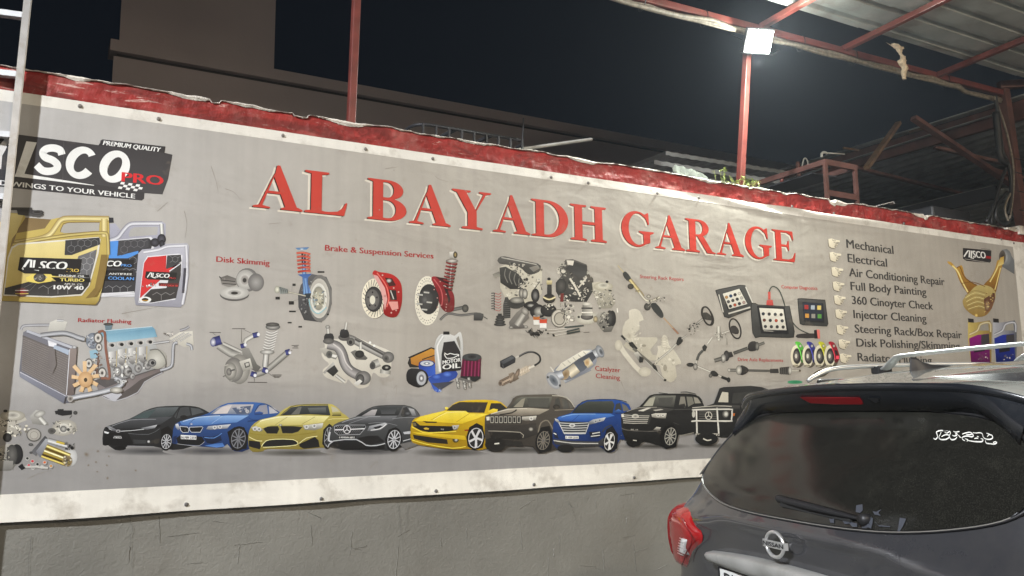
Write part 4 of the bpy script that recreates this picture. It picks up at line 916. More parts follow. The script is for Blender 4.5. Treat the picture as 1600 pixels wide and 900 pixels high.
# --- radiator & engine (crop 20..310, 490..)
a = A('printed_engine', 'cutaway engine and radiator print', Z(20, 490, 310))
ST = (150, 152, 158); STL = (214, 216, 220); STD = (92, 92, 98)
a.tube('70,140 90,108 160,100 320,98', 24, (110, 110, 114), (200, 200, 204), 3); a.poly('320,75 380,50 470,72 440,160 300,155', (220, 218, 208), (190, 188, 180)); a.tube('380,58 440,62', 18, (120, 120, 120), (235, 235, 235))
a.poly('55,500 90,160 130,140 555,290 545,640 510,765 440,775 60,545', (126, 126, 134), (104, 104, 112)); a.poly('85,185 480,350 455,700 75,490', (104, 98, 96), (120, 114, 112))
for i in range(34):
    t = i / 33; a.line([(82 - 6 * t, 200 + 288 * t), (478 - 22 * t, 362 + 335 * t)], 2.2, (176, 168, 162) if i % 2 else (140, 134, 130))
a.poly('315,290 360,305 375,440 340,520 300,440', (120, 114, 112)); a.poly('300,225 380,255 372,290 310,280', (236, 236, 240)); a.line('120,150 500,290 540,300', 22, (190, 192, 200)); a.poly('360,270 490,318 478,358 350,300', (176, 188, 204)); a.poly('490,300 552,300 520,765 455,700 480,350', (150, 138, 132), (96, 86, 84)); a.line('490,310 462,700', 6, (220, 222, 228)); a.ell(530, 290, 22, 14, (230, 230, 230), (110, 110, 112))
a.poly('60,500 455,705 440,775 60,545', (140, 142, 154), (110, 112, 124)); a.line('62,505 455,710 515,710', 4, (226, 226, 232))
a.tube('240,188 330,176 430,168 500,182 560,205 620,222', 42, (84, 84, 88), (200, 202, 206), 3)
a.poly('720,590 900,530 1280,470 1300,510 1140,590 1080,690 880,760 740,700', (116, 106, 104), (150, 142, 142)); a.poly('740,700 880,755 1080,680 1140,585 1300,505 1290,490 1100,570 1010,640 930,690', (90, 84, 82)); a.tube('750,700 880,755 1075,680 1135,590 1290,508', 10, (90, 88, 90), (220, 220, 224), 2)
a.poly('740,690 900,620 940,700 880,758', (190, 190, 196)); a.poly('690,580 960,480 1240,440 1270,470 1000,560 800,640', (92, 88, 88))
a.poly('660,300 740,160 820,250 1220,200 1250,330 1240,470 960,560 760,560 690,520', (196, 198, 196), (150, 150, 150))
a.poly('670,190 760,145 1200,110 1225,135 1245,200 830,250 760,180', (120, 164, 186), (150, 186, 202)); a.poly('800,180 1215,125 1245,200 830,250', (104, 152, 178), (158, 196, 212)); a.line('770,150 1200,112', 6, (200, 220, 228)); a.poly('790,90 860,90 850,140 800,145', (110, 130, 140)); a.ell(822, 92, 42, 12, (90, 88, 84), (60, 58, 56)); a.ell(690, 235, 60, 70, (180, 186, 196), (110, 118, 130)); a.clutter('630,190 700,170 730,260 660,280', 18, [(230, 230, 232), (100, 104, 112), (150, 154, 160)], 5, 2, 5)
a.poly('660,320 730,310 735,390 670,385', (150, 186, 204))
for i in range(5):
    x = 850 + i * 82; y = 270 - i * 7
    a.ell(x, y, 34, 24, (90, 88, 86), (210, 206, 200)); a.ell(x + 8, y + 4, 16, 14, (30, 30, 30))
for i, (x, y) in enumerate(((860, 330), (940, 310), (1030, 300), (1120, 290))):
    a.poly([(x - 34, y), (x + 32, y - 8), (x + 30, y + 120), (x - 32, y + 130)], (235, 234, 230), (150, 148, 146), 'x'); a.line([(x + 36, y - 10), (x + 32, y + 150)], 9, (190, 176, 140)); a.poly([(x - 34, y + 70), (x + 32, y + 62), (x + 26, y + 120), (x + 4, y + 140), (x - 30, y + 120)], (196, 194, 190), (110, 108, 106))
for x, y, r in ((900, 500, 44), (990, 500, 48), (1080, 470, 40), (1160, 440, 46), (1030, 540, 30)): a.ell(x, y, r * 0.8, r, (226, 224, 220), (84, 82, 82)); a.ell(x + 6, y + 4, r * 0.35, r * 0.4, (70, 68, 68), (150, 148, 146))
a.clutter('780,380 1180,300 1240,420 960,560 820,520', 60, [(240, 240, 236), (60, 58, 58), (130, 128, 126), (190, 186, 176), (100, 96, 92)], 11, 2, 6)
a.ell(1240, 390, 86, 88, (216, 214, 204), (170, 168, 158)); a.line('1180,315 1250,310 1305,370 1320,430 1310,480', 10, (120, 118, 112), 3); a.ell(1200, 425, 36, 34, (200, 198, 194), (70, 70, 72)); a.ell(1205, 425, 16, 16, (40, 40, 42))
for x, y, r in ((735, 210, 46), (742, 290, 34), (770, 512, 46), (655, 430, 40), (700, 520, 34)):
    a.ell(x, y, r * 0.85, r * 1.1, (220, 216, 208), (70, 66, 64)); a.ell(x, y, r * 0.6, r * 0.8, (150, 146, 140), (228, 224, 216)); a.ell(x, y, r * 0.25, r * 0.32, (40, 38, 38), (120, 116, 110))
a.line('735,160 790,160 800,300 835,540 800,556 760,556', 22, (140, 96, 80), 3); a.line('740,340 730,470 720,520', 14, (110, 84, 74)); a.clutter('690,340 760,330 770,480 700,560', 20, [(60, 50, 46), (210, 206, 198), (130, 110, 100)], 13, 2, 5)
FC = (222, 186, 140)
for k in range(9):
    an = math.radians(-95 + 40 * k); c_, s_ = math.cos(an), math.sin(an); l = 150 if k in (0, 1, 8) else 120
    a.poly([(625 + c_ * 40 - s_ * 14, 560 + s_ * 44 + c_ * 14), (625 + c_ * l - s_ * 26, 560 + s_ * l + c_ * 22), (625 + c_ * l + s_ * 10, 560 + s_ * l - c_ * 10), (625 + c_ * 40 + s_ * 16, 560 + s_ * 44 - c_ * 16)], (232, 200, 158), FC)
a.ell(625, 568, 62, 68, (226, 190, 144), (196, 156, 112)); a.ell(627, 572, 15, 18, (90, 76, 60), (60, 50, 40))
a.tube('480,735 560,715 700,690 860,650 935,610 925,580 880,560', 44, (96, 98, 104), (220, 222, 226), 3); a.ell(495, 735, 26, 28, (60, 50, 46), (180, 176, 170)); a.ell(890, 660, 56, 26, (230, 226, 216), (130, 126, 118)); a.clutter('850,540 990,570 950,620 870,600', 16, [(230, 230, 228), (90, 90, 92), (160, 160, 160)], 17, 2, 6)
a.poly('1345,215 1440,160 1550,150 1560,270 1480,290 1400,250', (222, 218, 206), (192, 188, 176)); a.clutter('1300,170 1370,150 1400,185 1330,200', 12, [(60, 60, 60), (236, 232, 224), (150, 140, 130)], 19, 2, 5)
for l in ('1360,240 1430,195 1480,165', '1400,240 1470,195 1520,168', '1440,240 1500,200 1540,180'): a.tube(l, 12, (100, 98, 96), (230, 228, 224))
a.tube('1210,258 1350,238', 20, (90, 90, 92), (216, 216, 216)); a.tube('1420,255 1385,270 1375,430 1340,470 1270,490', 26, (90, 92, 98), (208, 210, 214), 3); a.tube('1495,260 1535,275 1545,315', 24, (90, 92, 98), (208, 210, 214), 3); a.tube('1440,145 1490,130 1520,110', 22, (90, 90, 94), (190, 190, 194), 2)

# --- brake discs and pads (0..400,400.. crop -> 340..405)
a = A('printed_brake_discs', None, Z(0, 400, 400))
a.ell(1545, 150, 70, 74, (190, 188, 184), (110, 108, 106)); a.ell(1535, 148, 58, 62, (226, 224, 218), (170, 168, 162)); a.ell(1530, 150, 26, 30, (110, 106, 102), (180, 176, 170)); a.ell(1528, 152, 12, 14, (60, 58, 56))
a.ell(1600, 165, 50, 56, (170, 168, 164), (110, 108, 106)); a.ell(1465, 240, 92, 42, (150, 148, 144), (90, 88, 86)); a.ell(1465, 230, 92, 40, (232, 230, 224), (176, 174, 168)); a.ell(1465, 230, 44, 18, (110, 108, 104), (190, 188, 182)); a.ell(1465, 232, 22, 9, (50, 48, 46))
a.poly('1375,135 1420,120 1475,140 1480,180 1430,195 1385,180', (100, 96, 92), (150, 146, 140)); a.line('1380,150 1470,160', 5, (50, 48, 46)); a.line('1390,172 1476,178', 5, (50, 48, 46)); a.line('1370,128 1384,142', 6, (40, 40, 40))

# --- strut and wheel (400..600,380)
a = A('printed_wheel_strut', 'blue and red suspension strut with wheel print', Z(400, 380, 600))
a.poly('560,520 700,385 880,420 945,560 948,760 880,900 820,990 600,960 530,800 525,650', (96, 96, 98), (60, 60, 62)); a.ell(800, 690, 148, 296, (50, 50, 52), (120, 118, 114)); a.ell(790, 690, 128, 250, (150, 148, 142), (196, 192, 182)); a.ell(785, 690, 100, 190, (110, 112, 114), (230, 228, 218)); a.ell(780, 690, 76, 150, (206, 200, 176), (140, 138, 126)); a.ring(800, 700, 1, 1, 1, BLK)
a.clutter('700,600 880,560 880,800 720,840', 34, [(240, 238, 220), (60, 60, 60), (150, 170, 180), (190, 186, 160)], 21, 2, 5); a.clutter('545,560 690,420 690,700 640,930 560,850', 46, [(60, 60, 62), (130, 130, 130), (170, 170, 168), (30, 30, 32)], 22, 1.5, 3.5); a.line('660,700 690,820 780,880 880,800', 12, (140, 190, 200), 3)
a.tube('596,160 600,300 612,640', 50, (50, 80, 130), (140, 180, 220)); a.poly('565,130 590,130 590,270 570,270', (30, 30, 32)); a.poly('598,140 620,140 620,280 600,280', (30, 30, 30)); a.poly('490,58 668,50 630,82 520,84', (70, 110, 160), (110, 150, 190)); a.ell(572, 76, 28, 14, (220, 226, 230), (110, 140, 170))
for i in range(6): a.tube([(505 + i * 3, 125 + i * 47), (590, 118 + i * 46), (678 + i, 140 + i * 42)], 26, (140, 40, 34), (236, 120, 96), 3)
for i in range(5): a.line([(660 + i * 3, 152 + i * 44), (590, 168 + i * 45), (520 + i * 2, 180 + i * 45)], 10, (170, 50, 40), 3)
a.poly('518,392 700,380 650,430 645,500 690,620 620,640 600,500 590,430', (60, 96, 160), (120, 160, 210)); a.tube('618,440 640,630', 48, (50, 84, 150), (130, 170, 216)); a.poly('605,630 690,625 670,690 620,685', (50, 60, 66))
a.tube('380,605 540,640 620,660', 16, (100, 96, 86), (230, 226, 206)); a.ell(265, 580, 36, 48, (236, 234, 216), (150, 150, 136)); a.poly('290,545 400,575 395,625 300,635', (90, 96, 96), (150, 156, 152)); 
for i in range(4): a.ell(320 + i * 24, 590 + i * 4, 8, 44 - i * 5, (60, 66, 64), (140, 146, 140))
for r_ in ('770,350 855,350 855,370 770,370', '455,505 495,505 495,535 455,535', '243,670 297,670 297,704 243,704', '410,725 474,725 474,768 410,768', '413,843 498,843 498,863 413,863', '885,880 912,880 912,900 885,900'): a.poly(r_, (34, 34, 34))
a.line('470,720 530,705', 2, (90, 88, 84)); a.line('452,540 448,600', 2, (90, 88, 84)); a.line('490,850 540,825', 2, (90, 88, 84))
a.poly('395,985 445,985 445,1002 395,1002', (34, 34, 34)); a.poly('530,1035 575,1035 575,1055 530,1055', (34, 34, 34))

# --- disc with red caliper, disc with coilover
def rotor(a, cx, cy, rx, ry, holes=True, seed=0, spoke=(240, 232, 210)):
    a.ell(cx + 7 * 1, cy + 4, rx, ry, (110, 104, 96), (90, 84, 78)); a.ell(cx, cy, rx, ry, (214, 206, 188), spoke)
    for k in range(24):
        an = math.radians(15 * k + seed); 
        a.line([(cx + rx * .62 * math.cos(an), cy + ry * .62 * math.sin(an)), (cx + rx * .94 * math.cos(an + .22), cy + ry * .94 * math.sin(an + .22))], 6, (70, 64, 58))
a = A('printed_red_caliper', 'slotted brake disc with bright red caliper print', Z(400, 380, 600))
rotor(a, 1480, 690, 160, 250, seed=4); a.ell(1470, 700, 110, 160, (90, 88, 86), (40, 40, 42)); a.ell(1455, 705, 85, 128, (120, 116, 112), (96, 94, 92)); a.ell(1455, 710, 34, 56, (226, 222, 204))
for k in range(5): a.ell(1455 + 58 * math.cos(1.2566 * k - .3), 705 + 90 * math.sin(1.2566 * k - .3), 10, 13, (40, 38, 38))
a.T = Z(560, 415, 640, 640)
a.poly('200,60 260,80 420,110 520,200 545,330 535,500 470,640 330,620 310,500 340,400 300,250 180,120', (190, 30, 30), (140, 16, 18), sm=4); a.poly('330,150 420,160 470,250 380,260', (70, 20, 20)); a.ell(380, 190, 34, 26, (230, 226, 220), (90, 84, 80)); a.poly('380,300 470,310 480,430 400,430', (40, 26, 26)); a.line('400,310 440,420', 14, (200, 196, 190)); a.poly('370,450 490,450 500,540 420,560', (230, 160, 150)); a.line('230,90 340,240 380,400 350,520', 16, (230, 110, 100), 4); a.poly('180,110 240,130 330,280 360,420 330,560 300,400 260,260', (226, 170, 164))
for x, y in ((300, 120), (440, 280), (500, 330), (330, 380), (470, 560), (410, 590)): a.ell(x, y, 14, 14, (240, 210, 200), (150, 30, 30))
a = A('printed_coilover_disc', 'drilled brake disc with dark red caliper and spring print', Z(600, 380, 800))
a.tube('860,830 1010,800', 44, (60, 60, 58), (120, 120, 116)); a.ell(1015, 815, 42, 50, (110, 108, 100), (50, 50, 50)); a.tube('700,960 800,880 960,900 1150,880 1240,900', 30, (60, 60, 60), (130, 128, 124), 3); a.ell(1200, 905, 42, 24, (90, 90, 88), (50, 50, 50))
a.ell(540, 720, 156, 310, (222, 216, 198), (236, 230, 212)); a.ell(560, 700, 126, 190, (60, 60, 60), (40, 40, 42))
for k in range(30):
    an = 0.21 * k; 
    for q in (0.80, 0.9): a.ell(540 + 156 * q * math.cos(an + q), 720 + 310 * q * math.sin(an + q), 5, 6, (60, 56, 50), n=8)
a.ell(525, 710, 88, 130, (84, 84, 82), (60, 60, 60)); a.ell(510, 710, 40, 52, (110, 110, 108), (70, 70, 70))
for x, y in ((530, 612), (565, 735), (505, 825), (450, 640), (445, 755)): a.tube([(x - 34, y), (x + 34, y + 8)], 26, (80, 80, 78), (226, 224, 214))
a.poly('590,440 640,415 740,450 820,560 870,640 880,760 860,850 760,855 690,760 680,650 640,560', (150, 34, 42), (110, 18, 26), sm=3); a.poly('640,420 780,440 820,520 720,480', (60, 20, 24)); a.line('620,450 700,560 730,680 720,780', 14, (196, 90, 92), 4); a.poly('730,520 790,530 800,600 830,700 810,760 780,640', (50, 30, 32)); a.line('740,530 770,560', 9, WHT); a.line('755,525 790,570', 7, WHT)
for x, y in ((700, 480), (665, 685), (710, 775), (775, 640), (780, 765), (775, 800), (770, 835), (625, 580), (665, 800)): a.ell(x, y, 9, 9, (236, 216, 206), (150, 60, 60), n=10)
a.tube('850,200 832,400 820,560', 36, (80, 78, 76), (220, 218, 210))
for i in range(8): a.line([(775 - i * 7, 240 + i * 43), (850 - i * 5, 262 + i * 44), (915 - i * 9, 238 + i * 44 + 20)], 18, (134, 30, 34) if i % 1 == 0 else BLK, 3); a.line([(915 - i * 9, 262 + i * 43), (870 - i * 5, 290 + i * 43), (800 - i * 7, 285 + i * 40)], 8, (50, 16, 18), 3)
a.ell(848, 222, 76, 26, (220, 216, 206), (100, 90, 84)); a.poly('815,110 900,105 890,190 820,195', (230, 226, 216), (150, 146, 136)); a.ell(888, 145, 26, 42, (120, 100, 60), (40, 36, 30)); a.ell(890, 145, 12, 22, (150, 130, 84))

# --- parts collage with two engines (740..980, 380.., W 1440)
a = A('printed_engine_parts', 'collage of two engines and loose car parts', Z(740, 380, 980, 1440))
G4 = [(40, 40, 40), (80, 78, 74), (140, 136, 126), (200, 196, 182), (226, 220, 204), (20, 20, 22)]
LT = [(226, 220, 204), (200, 194, 178), (240, 236, 222), (150, 146, 134), (90, 86, 80)]
a.poly('235,230 250,420 300,520 420,560 560,560 640,470 640,250 620,200 400,150', (214, 208, 190), (196, 190, 172)); a.clutter('270,380 640,240 640,460 560,550 330,520', 70, LT, 31, 2, 5)
a.poly('232,140 290,122 400,150 600,190 630,230 610,270 530,296 480,270 420,220 240,190', (96, 94, 90), (56, 56, 54), sm=2); a.line('260,135 420,165 590,200', 10, (186, 182, 172), 3); a.poly('520,230 600,205 620,235 560,270', (150, 146, 138), (110, 108, 102)); a.clutter('330,180 480,190 490,300 360,280', 30, G4, 32, 2, 5)
a.poly('240,230 300,220 420,290 470,360 440,430 340,430 250,370', (70, 70, 68), (40, 40, 40))
for i in range(4): a.tube([(300 + i * 46, 240 + i * 22), (290 + i * 44, 300 + i * 20), (320 + i * 40, 370 + i * 14)], 14, (40, 40, 40), (140, 138, 130), 3)
a.poly('176,290 240,265 250,310 190,325', (110, 108, 100), (170, 166, 154)); a.clutter('420,300 520,300 520,400 400,420', 26, G4, 33, 2, 5); a.ell(450, 470, 28, 52, (200, 196, 184), (60, 58, 56)); a.ell(480, 475, 26, 50, (220, 216, 204), (70, 68, 64)); a.ell(578, 490, 40, 66, (60, 60, 60), (30, 30, 32)); a.ell(578, 490, 24, 42, (140, 138, 134), (60, 60, 60)); a.line('540,470 620,360 640,440', 8, (50, 50, 50))
a.poly('790,230 850,200 860,155 930,150 1060,200 1070,280 1120,330 1130,430 1060,550 960,550 820,540 770,450 770,370 830,300', (90, 88, 84), (50, 50, 48)); a.clutter('790,240 850,160 1060,210 1120,330 1120,440 1050,545 820,535 770,400', 150, G4, 34, 2, 6); a.poly('930,170 1060,210 1060,300 1000,330 860,240', (50, 50, 50), (80, 80, 78)); a.ell(820, 400, 50, 70, (90, 88, 84), (40, 40, 40)); a.line('900,330 960,420 1000,500', 18, (220, 214, 198), 3); a.line('1060,320 980,420', 14, (210, 204, 190)); a.poly('815,470 845,470 840,550 810,548', (110, 40, 36)); a.poly('870,160 940,165 930,210 880,200', (226, 220, 206))
a.poly('1110,370 1180,360 1240,380 1300,400 1290,470 1330,560 1290,610 1180,610 1150,540 1120,470', (196, 190, 172), (150, 146, 132)); a.ell(1215, 405, 92, 40, (226, 220, 200), (170, 164, 146)); a.ell(1215, 395, 50, 24, (150, 146, 132), (210, 206, 190)); a.clutter('1120,440 1300,430 1330,570 1180,610', 60, G4 + LT, 35, 2, 5); a.ell(1250, 362, 14, 12, (30, 30, 30))
for i in range(7): a.line([(165, 470 + i * 24), (196, 468 + i * 24), (190, 484 + i * 24)], 8, (40, 42, 46), 2); a.line([(200, 468 + i * 26), (235, 480 + i * 26), (258, 462 + i * 26)], 5, (180, 60, 56), 2)
a.poly('296,505 320,505 345,560 345,700 276,708 276,580', (70, 70, 68), (40, 40, 40)); 
for i in range(8): a.line([(276, 560 + i * 19), (345, 556 + i * 19)], 5, (110, 110, 106))
for i in range(4): a.ell(246, 690 + i * 24, 36 + i * 7, 16, (80, 80, 78), (36, 36, 36))
a.poly('225,660 265,660 262,690 230,690', (50, 50, 50))
a.ell(395, 565, 84, 50, (40, 40, 40), (60, 60, 58)); a.ell(405, 535, 66, 30, (190, 186, 174), (90, 88, 84)); a.ell(540, 590, 72, 46, (44, 44, 44), (26, 26, 28)); a.ell(535, 585, 34, 16, (190, 188, 180), (80, 80, 78)); a.ell(600, 640, 74, 68, (50, 50, 50), (24, 24, 26)); a.ell(612, 640, 50, 44, (200, 198, 188), (70, 70, 68)); a.ell(700, 630, 76, 60, (46, 46, 46), (28, 28, 30)); a.clutter('660,570 760,560 740,620 680,620', 14, LT, 36, 2, 4)
a.ell(706, 520, 58, 46, (50, 48, 44), (30, 30, 30)); a.tube('650,505 706,528 765,505', 18, (150, 130, 70), (244, 234, 196), 3); a.poly('688,390 728,390 730,480 686,480', (60, 58, 56), (34, 34, 34)); a.poly('680,350 734,350 732,385 684,388', (226, 214, 170), (170, 156, 110)); a.ell(704, 336, 16, 14, (40, 40, 40))
a.poly('330,740 400,650 440,620 500,640 520,700 460,760 500,795 440,800 340,800', (140, 136, 128), (96, 92, 88)); a.tube('400,770 470,660', 60, (100, 96, 90), (206, 202, 192)); a.ell(480, 640, 44, 30, (190, 186, 176), (110, 106, 100), 50); a.ell(350, 790, 22, 14, (200, 196, 186), (80, 78, 74)); a.ell(488, 785, 20, 14, (200, 196, 186), (80, 78, 74))
a.poly('558,680 616,680 616,765 560,765', (230, 228, 220)); a.poly('556,680 618,680 618,720 558,720', (190, 110, 50)); a.ell(587, 682, 31, 10, (60, 60, 60), (170, 168, 160)); a.poly('616,705 682,705 682,795 618,795', (236, 234, 228)); a.poly('614,705 684,705 684,750 616,750', (206, 74, 46)); a.ell(649, 706, 34, 10, (50, 50, 50), (160, 158, 150))
a.ell(800, 705, 78, 86, (150, 146, 136), (110, 106, 98)); a.ell(800, 703, 70, 78, (226, 222, 208), (196, 190, 176)); a.ell(802, 708, 54, 62, (150, 146, 134), (110, 106, 98)); a.ell(804, 708, 44, 52, (178, 172, 158))
a.clutter('810,570 940,570 940,740 850,740', 60, G4 + LT, 37, 2, 6)
a.ell(1060, 700, 104, 62, (224, 220, 206), (176, 172, 158)); a.ell(1062, 690, 60, 30, (120, 116, 110), (60, 58, 56)); a.poly('1022,570 1105,570 1112,680 1012,680', (110, 108, 100), (200, 196, 184), 'x'); a.ell(1062, 570, 44, 16, (236, 232, 220), (170, 166, 154)); a.line('1010,610 1115,610', 14, (60, 60, 58)); a.line('1012,650 1115,650', 10, (236, 232, 220)); a.ell(985, 692, 12, 12, (60, 58, 56)); a.ell(1132, 720, 12, 10, (60, 58, 56))
a.poly('1130,700 1170,650 1240,640 1330,640 1335,740 1290,830 1220,835 1160,760', (170, 166, 156), (100, 98, 92)); a.ell(1300, 705, 34, 74, (50, 50, 50), (34, 34, 34)); a.ell(1275, 705, 34, 76, (80, 80, 78), (40, 40, 40)); a.clutter('1170,660 1260,650 1260,800 1190,800', 40, G4, 38, 2, 5); a.ell(1142, 712, 22, 30, (206, 190, 150), (120, 110, 90))
a.clutter('490,820 560,800 640,830 620,870 510,870', 26, [(30, 30, 30), (60, 58, 56), (40, 40, 40)], 39, 3, 7); a.line('560,850 600,870 590,890', 4, (40, 40, 40), 3)
for l in ('672,815 870,800', '690,845 880,820', '745,870 900,840'): a.line(l, 5, (226, 222, 210))
for l in ('850,790 1030,772', '870,828 990,800', '870,848 995,824'): a.line(l, 15, (64, 72, 70))
for x, y in ((676, 815), (695, 846), (750, 868), (745, 858)): a.ell(x, y, 10, 7, (30, 30, 30))
a.line('1345,610 1350,650', 10, (236, 232, 222)); a.line('1030,838 1085,834', 6, (90, 88, 80)); a.poly('0,660 60,650 95,680 80,725 0,725', (90, 90, 88), (60, 60, 60)); a.line('95,690 130,712', 8, (70, 70, 70))

# --- suspension arms with blue bushes (310..650, 480..)
T8 = Z(310, 480, 650)
a = A('printed_rear_suspension', 'grey suspension print with small blue bushes', T8)
SG = (150, 148, 142); SL = (226, 224, 216); SDk = (90, 88, 84)
a.tube('150,280 240,340 300,350', 60, (96, 94, 90), (200, 198, 190), 2); a.tube('180,265 320,330', 26, SDk, SL); a.poly('320,300 370,300 430,420 460,440 430,480 330,420', SG, SDk); a.tube('330,280 350,240 420,200', 34, (120, 118, 112), (236, 234, 226)); a.tube('660,330 600,380 530,440 470,480 400,500', 44, SDk, (190, 188, 180), 2)
a.ell(300, 455, 78, 110, (206, 202, 192), (130, 128, 122)); a.ell(260, 460, 70, 90, (190, 186, 178), (110, 108, 104)); a.ell(235, 470, 46, 64, (214, 210, 200), (120, 118, 112)); a.ell(225, 475, 20, 28, (160, 156, 150), (96, 94, 90)); a.line('185,432 220,422', 9, (180, 176, 168)); a.line('230,470 268,458', 12, (90, 88, 86)); a.line('180,512 200,500', 7, (110, 108, 104)); a.line('230,545 250,535', 8, (150, 148, 142))
a.poly('300,400 380,375 400,450 330,475', (226, 222, 212), (150, 148, 140)); a.poly('335,412 372,400 380,435 345,448', (80, 78, 76)); a.poly('345,415 368,408 372,428 350,436', (200, 198, 190))
a.tube('500,340 490,440', 44, SDk, (236, 234, 228)); 
for i in range(8): a.tube([(500 - i * 4, 178 + i * 19), (540 - i * 4, 190 + i * 19), (584 - i * 4, 172 + i * 19)], 15, (110, 108, 104), (240, 238, 232), 3)
a.ell(547, 145, 54, 24, (190, 188, 182), (80, 80, 78)); a.ell(545, 128, 50, 16, (110, 108, 104), (60, 60, 58)); a.ell(505, 330, 54, 18, (226, 224, 218), (120, 118, 112))
for x0, y0, x1, y1, w in ((112, 255, 165, 240, 68), (310, 288, 345, 278, 34), (400, 210, 440, 200, 40), (640, 335, 675, 325, 40), (470, 458, 505, 470, 40), (385, 488, 425, 500, 40)):
    a.tube([(x0, y0), (x1, y1)], w, (32, 34, 84), (72, 78, 142))
a.ell(108, 258, 22, 32, (240, 240, 244), (60, 64, 120)); 
for x, y in ((344, 277), (441, 201), (672, 333), (502, 470), (416, 502)): a.ell(x, y, 11, 13, (236, 236, 240))
for l in ('82,185 165,187', '248,158 345,158', '362,552 505,553', '685,282 738,280', '700,290 730,290', '690,300 735,300', '540,498 612,498', '545,507 608,507', '556,516 596,516'): a.line(l, 4.5, (70, 66, 64))
for l in ('105,188 125,206', '318,160 316,260', '330,162 385,190', '410,550 410,515', '510,480 540,505', '690,318 660,330'): a.line(l, 2.5, (80, 78, 74))
a = A('printed_control_arms', 'steel control arms and ball joints print on a pale halo', T8)
a.poly('905,340 930,290 920,250 960,240 1060,230 1130,210 1250,260 1420,330 1420,400 1405,500 1340,515 1290,480 1270,520 1250,580 1180,597 1130,560 1100,530 1080,560 1000,540 930,510 915,460 960,420 920,380', (222, 218, 206), (204, 198, 184), sm=3)
a.poly('890,305 920,297 1000,320 1025,360 1010,385 930,360', (200, 196, 186), (130, 128, 120)); a.ell(962, 348, 24, 28, (60, 60, 60), (110, 110, 106)); a.poly('985,345 1025,355 1010,372 980,365', (230, 228, 222)); a.poly('915,480 990,402 1005,420 930,490', (150, 148, 142), (200, 198, 190), 'x'); a.poly('940,470 1000,425 1030,470 990,510', (60, 60, 60), (36, 36, 36)); a.tube('1010,500 1075,550', 24, (110, 108, 102), (236, 234, 226))
a.tube('1060,215 1130,235 1250,300 1390,370', 54, (90, 88, 86), (180, 178, 172), 2); a.line('1150,235 1370,355', 14, (80, 78, 76)); a.ell(1395, 368, 44, 42, (150, 148, 144), (90, 88, 86)); a.ell(1380, 378, 22, 24, (40, 40, 40), (110, 108, 104)); a.ell(1120, 255, 30, 30, (130, 128, 124), (84, 82, 80)); a.ell(1118, 258, 13, 14, (40, 40, 40))
a.ell(1070, 222, 42, 26, (110, 108, 104), (80, 78, 76)); a.poly('1040,215 1048,165 1095,165 1108,212 1075,228', (54, 54, 56), (34, 34, 36), sm=2); a.tube('1080,165 1088,112', 20, (120, 118, 112), (236, 234, 226)); 
a.poly('1118,330 1150,315 1200,330 1245,375 1230,388 1160,385', (120, 118, 112), (90, 88, 84)); a.ell(1185, 345, 34, 28, (60, 60, 60), (34, 34, 34)); a.tube('1192,310 1192,258', 20, (130, 128, 122), (236, 234, 226))
a.tube('950,270 1020,290 1055,340 1080,420 1120,470 1200,510', 76, (84, 82, 82), (184, 180, 178), 4); a.line('990,270 1050,320 1085,410 1130,460', 10, (214, 210, 206), 4); a.poly('922,235 935,195 985,195 995,240 955,262', (56, 56, 58), (32, 32, 34), sm=2); a.ell(955, 250, 40, 22, (120, 118, 114), (84, 82, 80)); a.tube('953,195 950,140', 22, (120, 118, 112), (236, 234, 226)); a.ell(950, 145, 17, 13, (200, 198, 190), (110, 108, 104))
a.ell(1210, 520, 58, 52, (170, 168, 164), (96, 94, 92)); a.ell(1190, 530, 30, 38, (120, 118, 114), (60, 60, 60)); a.poly('1142,560 1185,530 1205,545 1170,582', (240, 238, 232), (200, 198, 190))
a.tube('1282,425 1330,405', 60, (120, 118, 112), (206, 204, 196)); a.ell(1280, 430, 22, 28, (50, 50, 50), (90, 88, 86)); a.tube('1376,460 1372,490', 78, (130, 128, 120), (216, 214, 206)); a.ell(1382, 445, 34, 22, (60, 58, 58), (30, 30, 30)); a.ell(1384, 444, 14, 9, (220, 216, 206), (90, 88, 84)); a.ell(1262, 260, 9, 9, WHT); a.ell(1292, 283, 9, 9, WHT)

# --- motor oil group, sensor, catalyser (620..980, 500..)
T9 = Z(620, 500, 980)
a = A('printed_oil_group', 'white motor oil can with blue filters and purple air filter print', T9)
a.poly('75,300 90,255 235,190 300,215 300,330 90,330', (40, 38, 36)); a.poly('95,265 240,198 292,220 150,320 100,305', (206, 150, 60), (176, 116, 44)); a.poly('160,300 300,225 300,330 190,335', (170, 112, 44)); a.line('80,262 238,193 262,200', 8, (30, 28, 28)); a.line('175,275 290,235', 7, (40, 36, 34))
a.poly('262,180 290,110 325,95 365,95 400,110 430,85 448,95 460,180 455,300 440,370 300,380 270,340', (226, 226, 222), (170, 170, 168), sm=2); a.tube('300,360 285,250 280,180 320,110', 24, (180, 180, 176), (250, 250, 248), 3); a.poly('412,130 428,110 440,150 442,210 425,170', (150, 146, 136)); a.poly('322,80 364,80 366,102 322,102', (30, 30, 32))
a.poly('325,155 400,145 440,220 448,340 440,350 308,368 310,240', (48, 46, 48), (36, 34, 36)); a.text('MOTOR', (318, 308), (442, 288), 26, WHT, 0.05); a.text('OIL', (318, 345), (440, 330), 34, WHT, 0.07)
a.line('330,235 345,265 395,262 430,238 400,240 370,232 350,240 330,228', 6, WHT, 2); a.ell(428, 246, 4, 8, WHT)
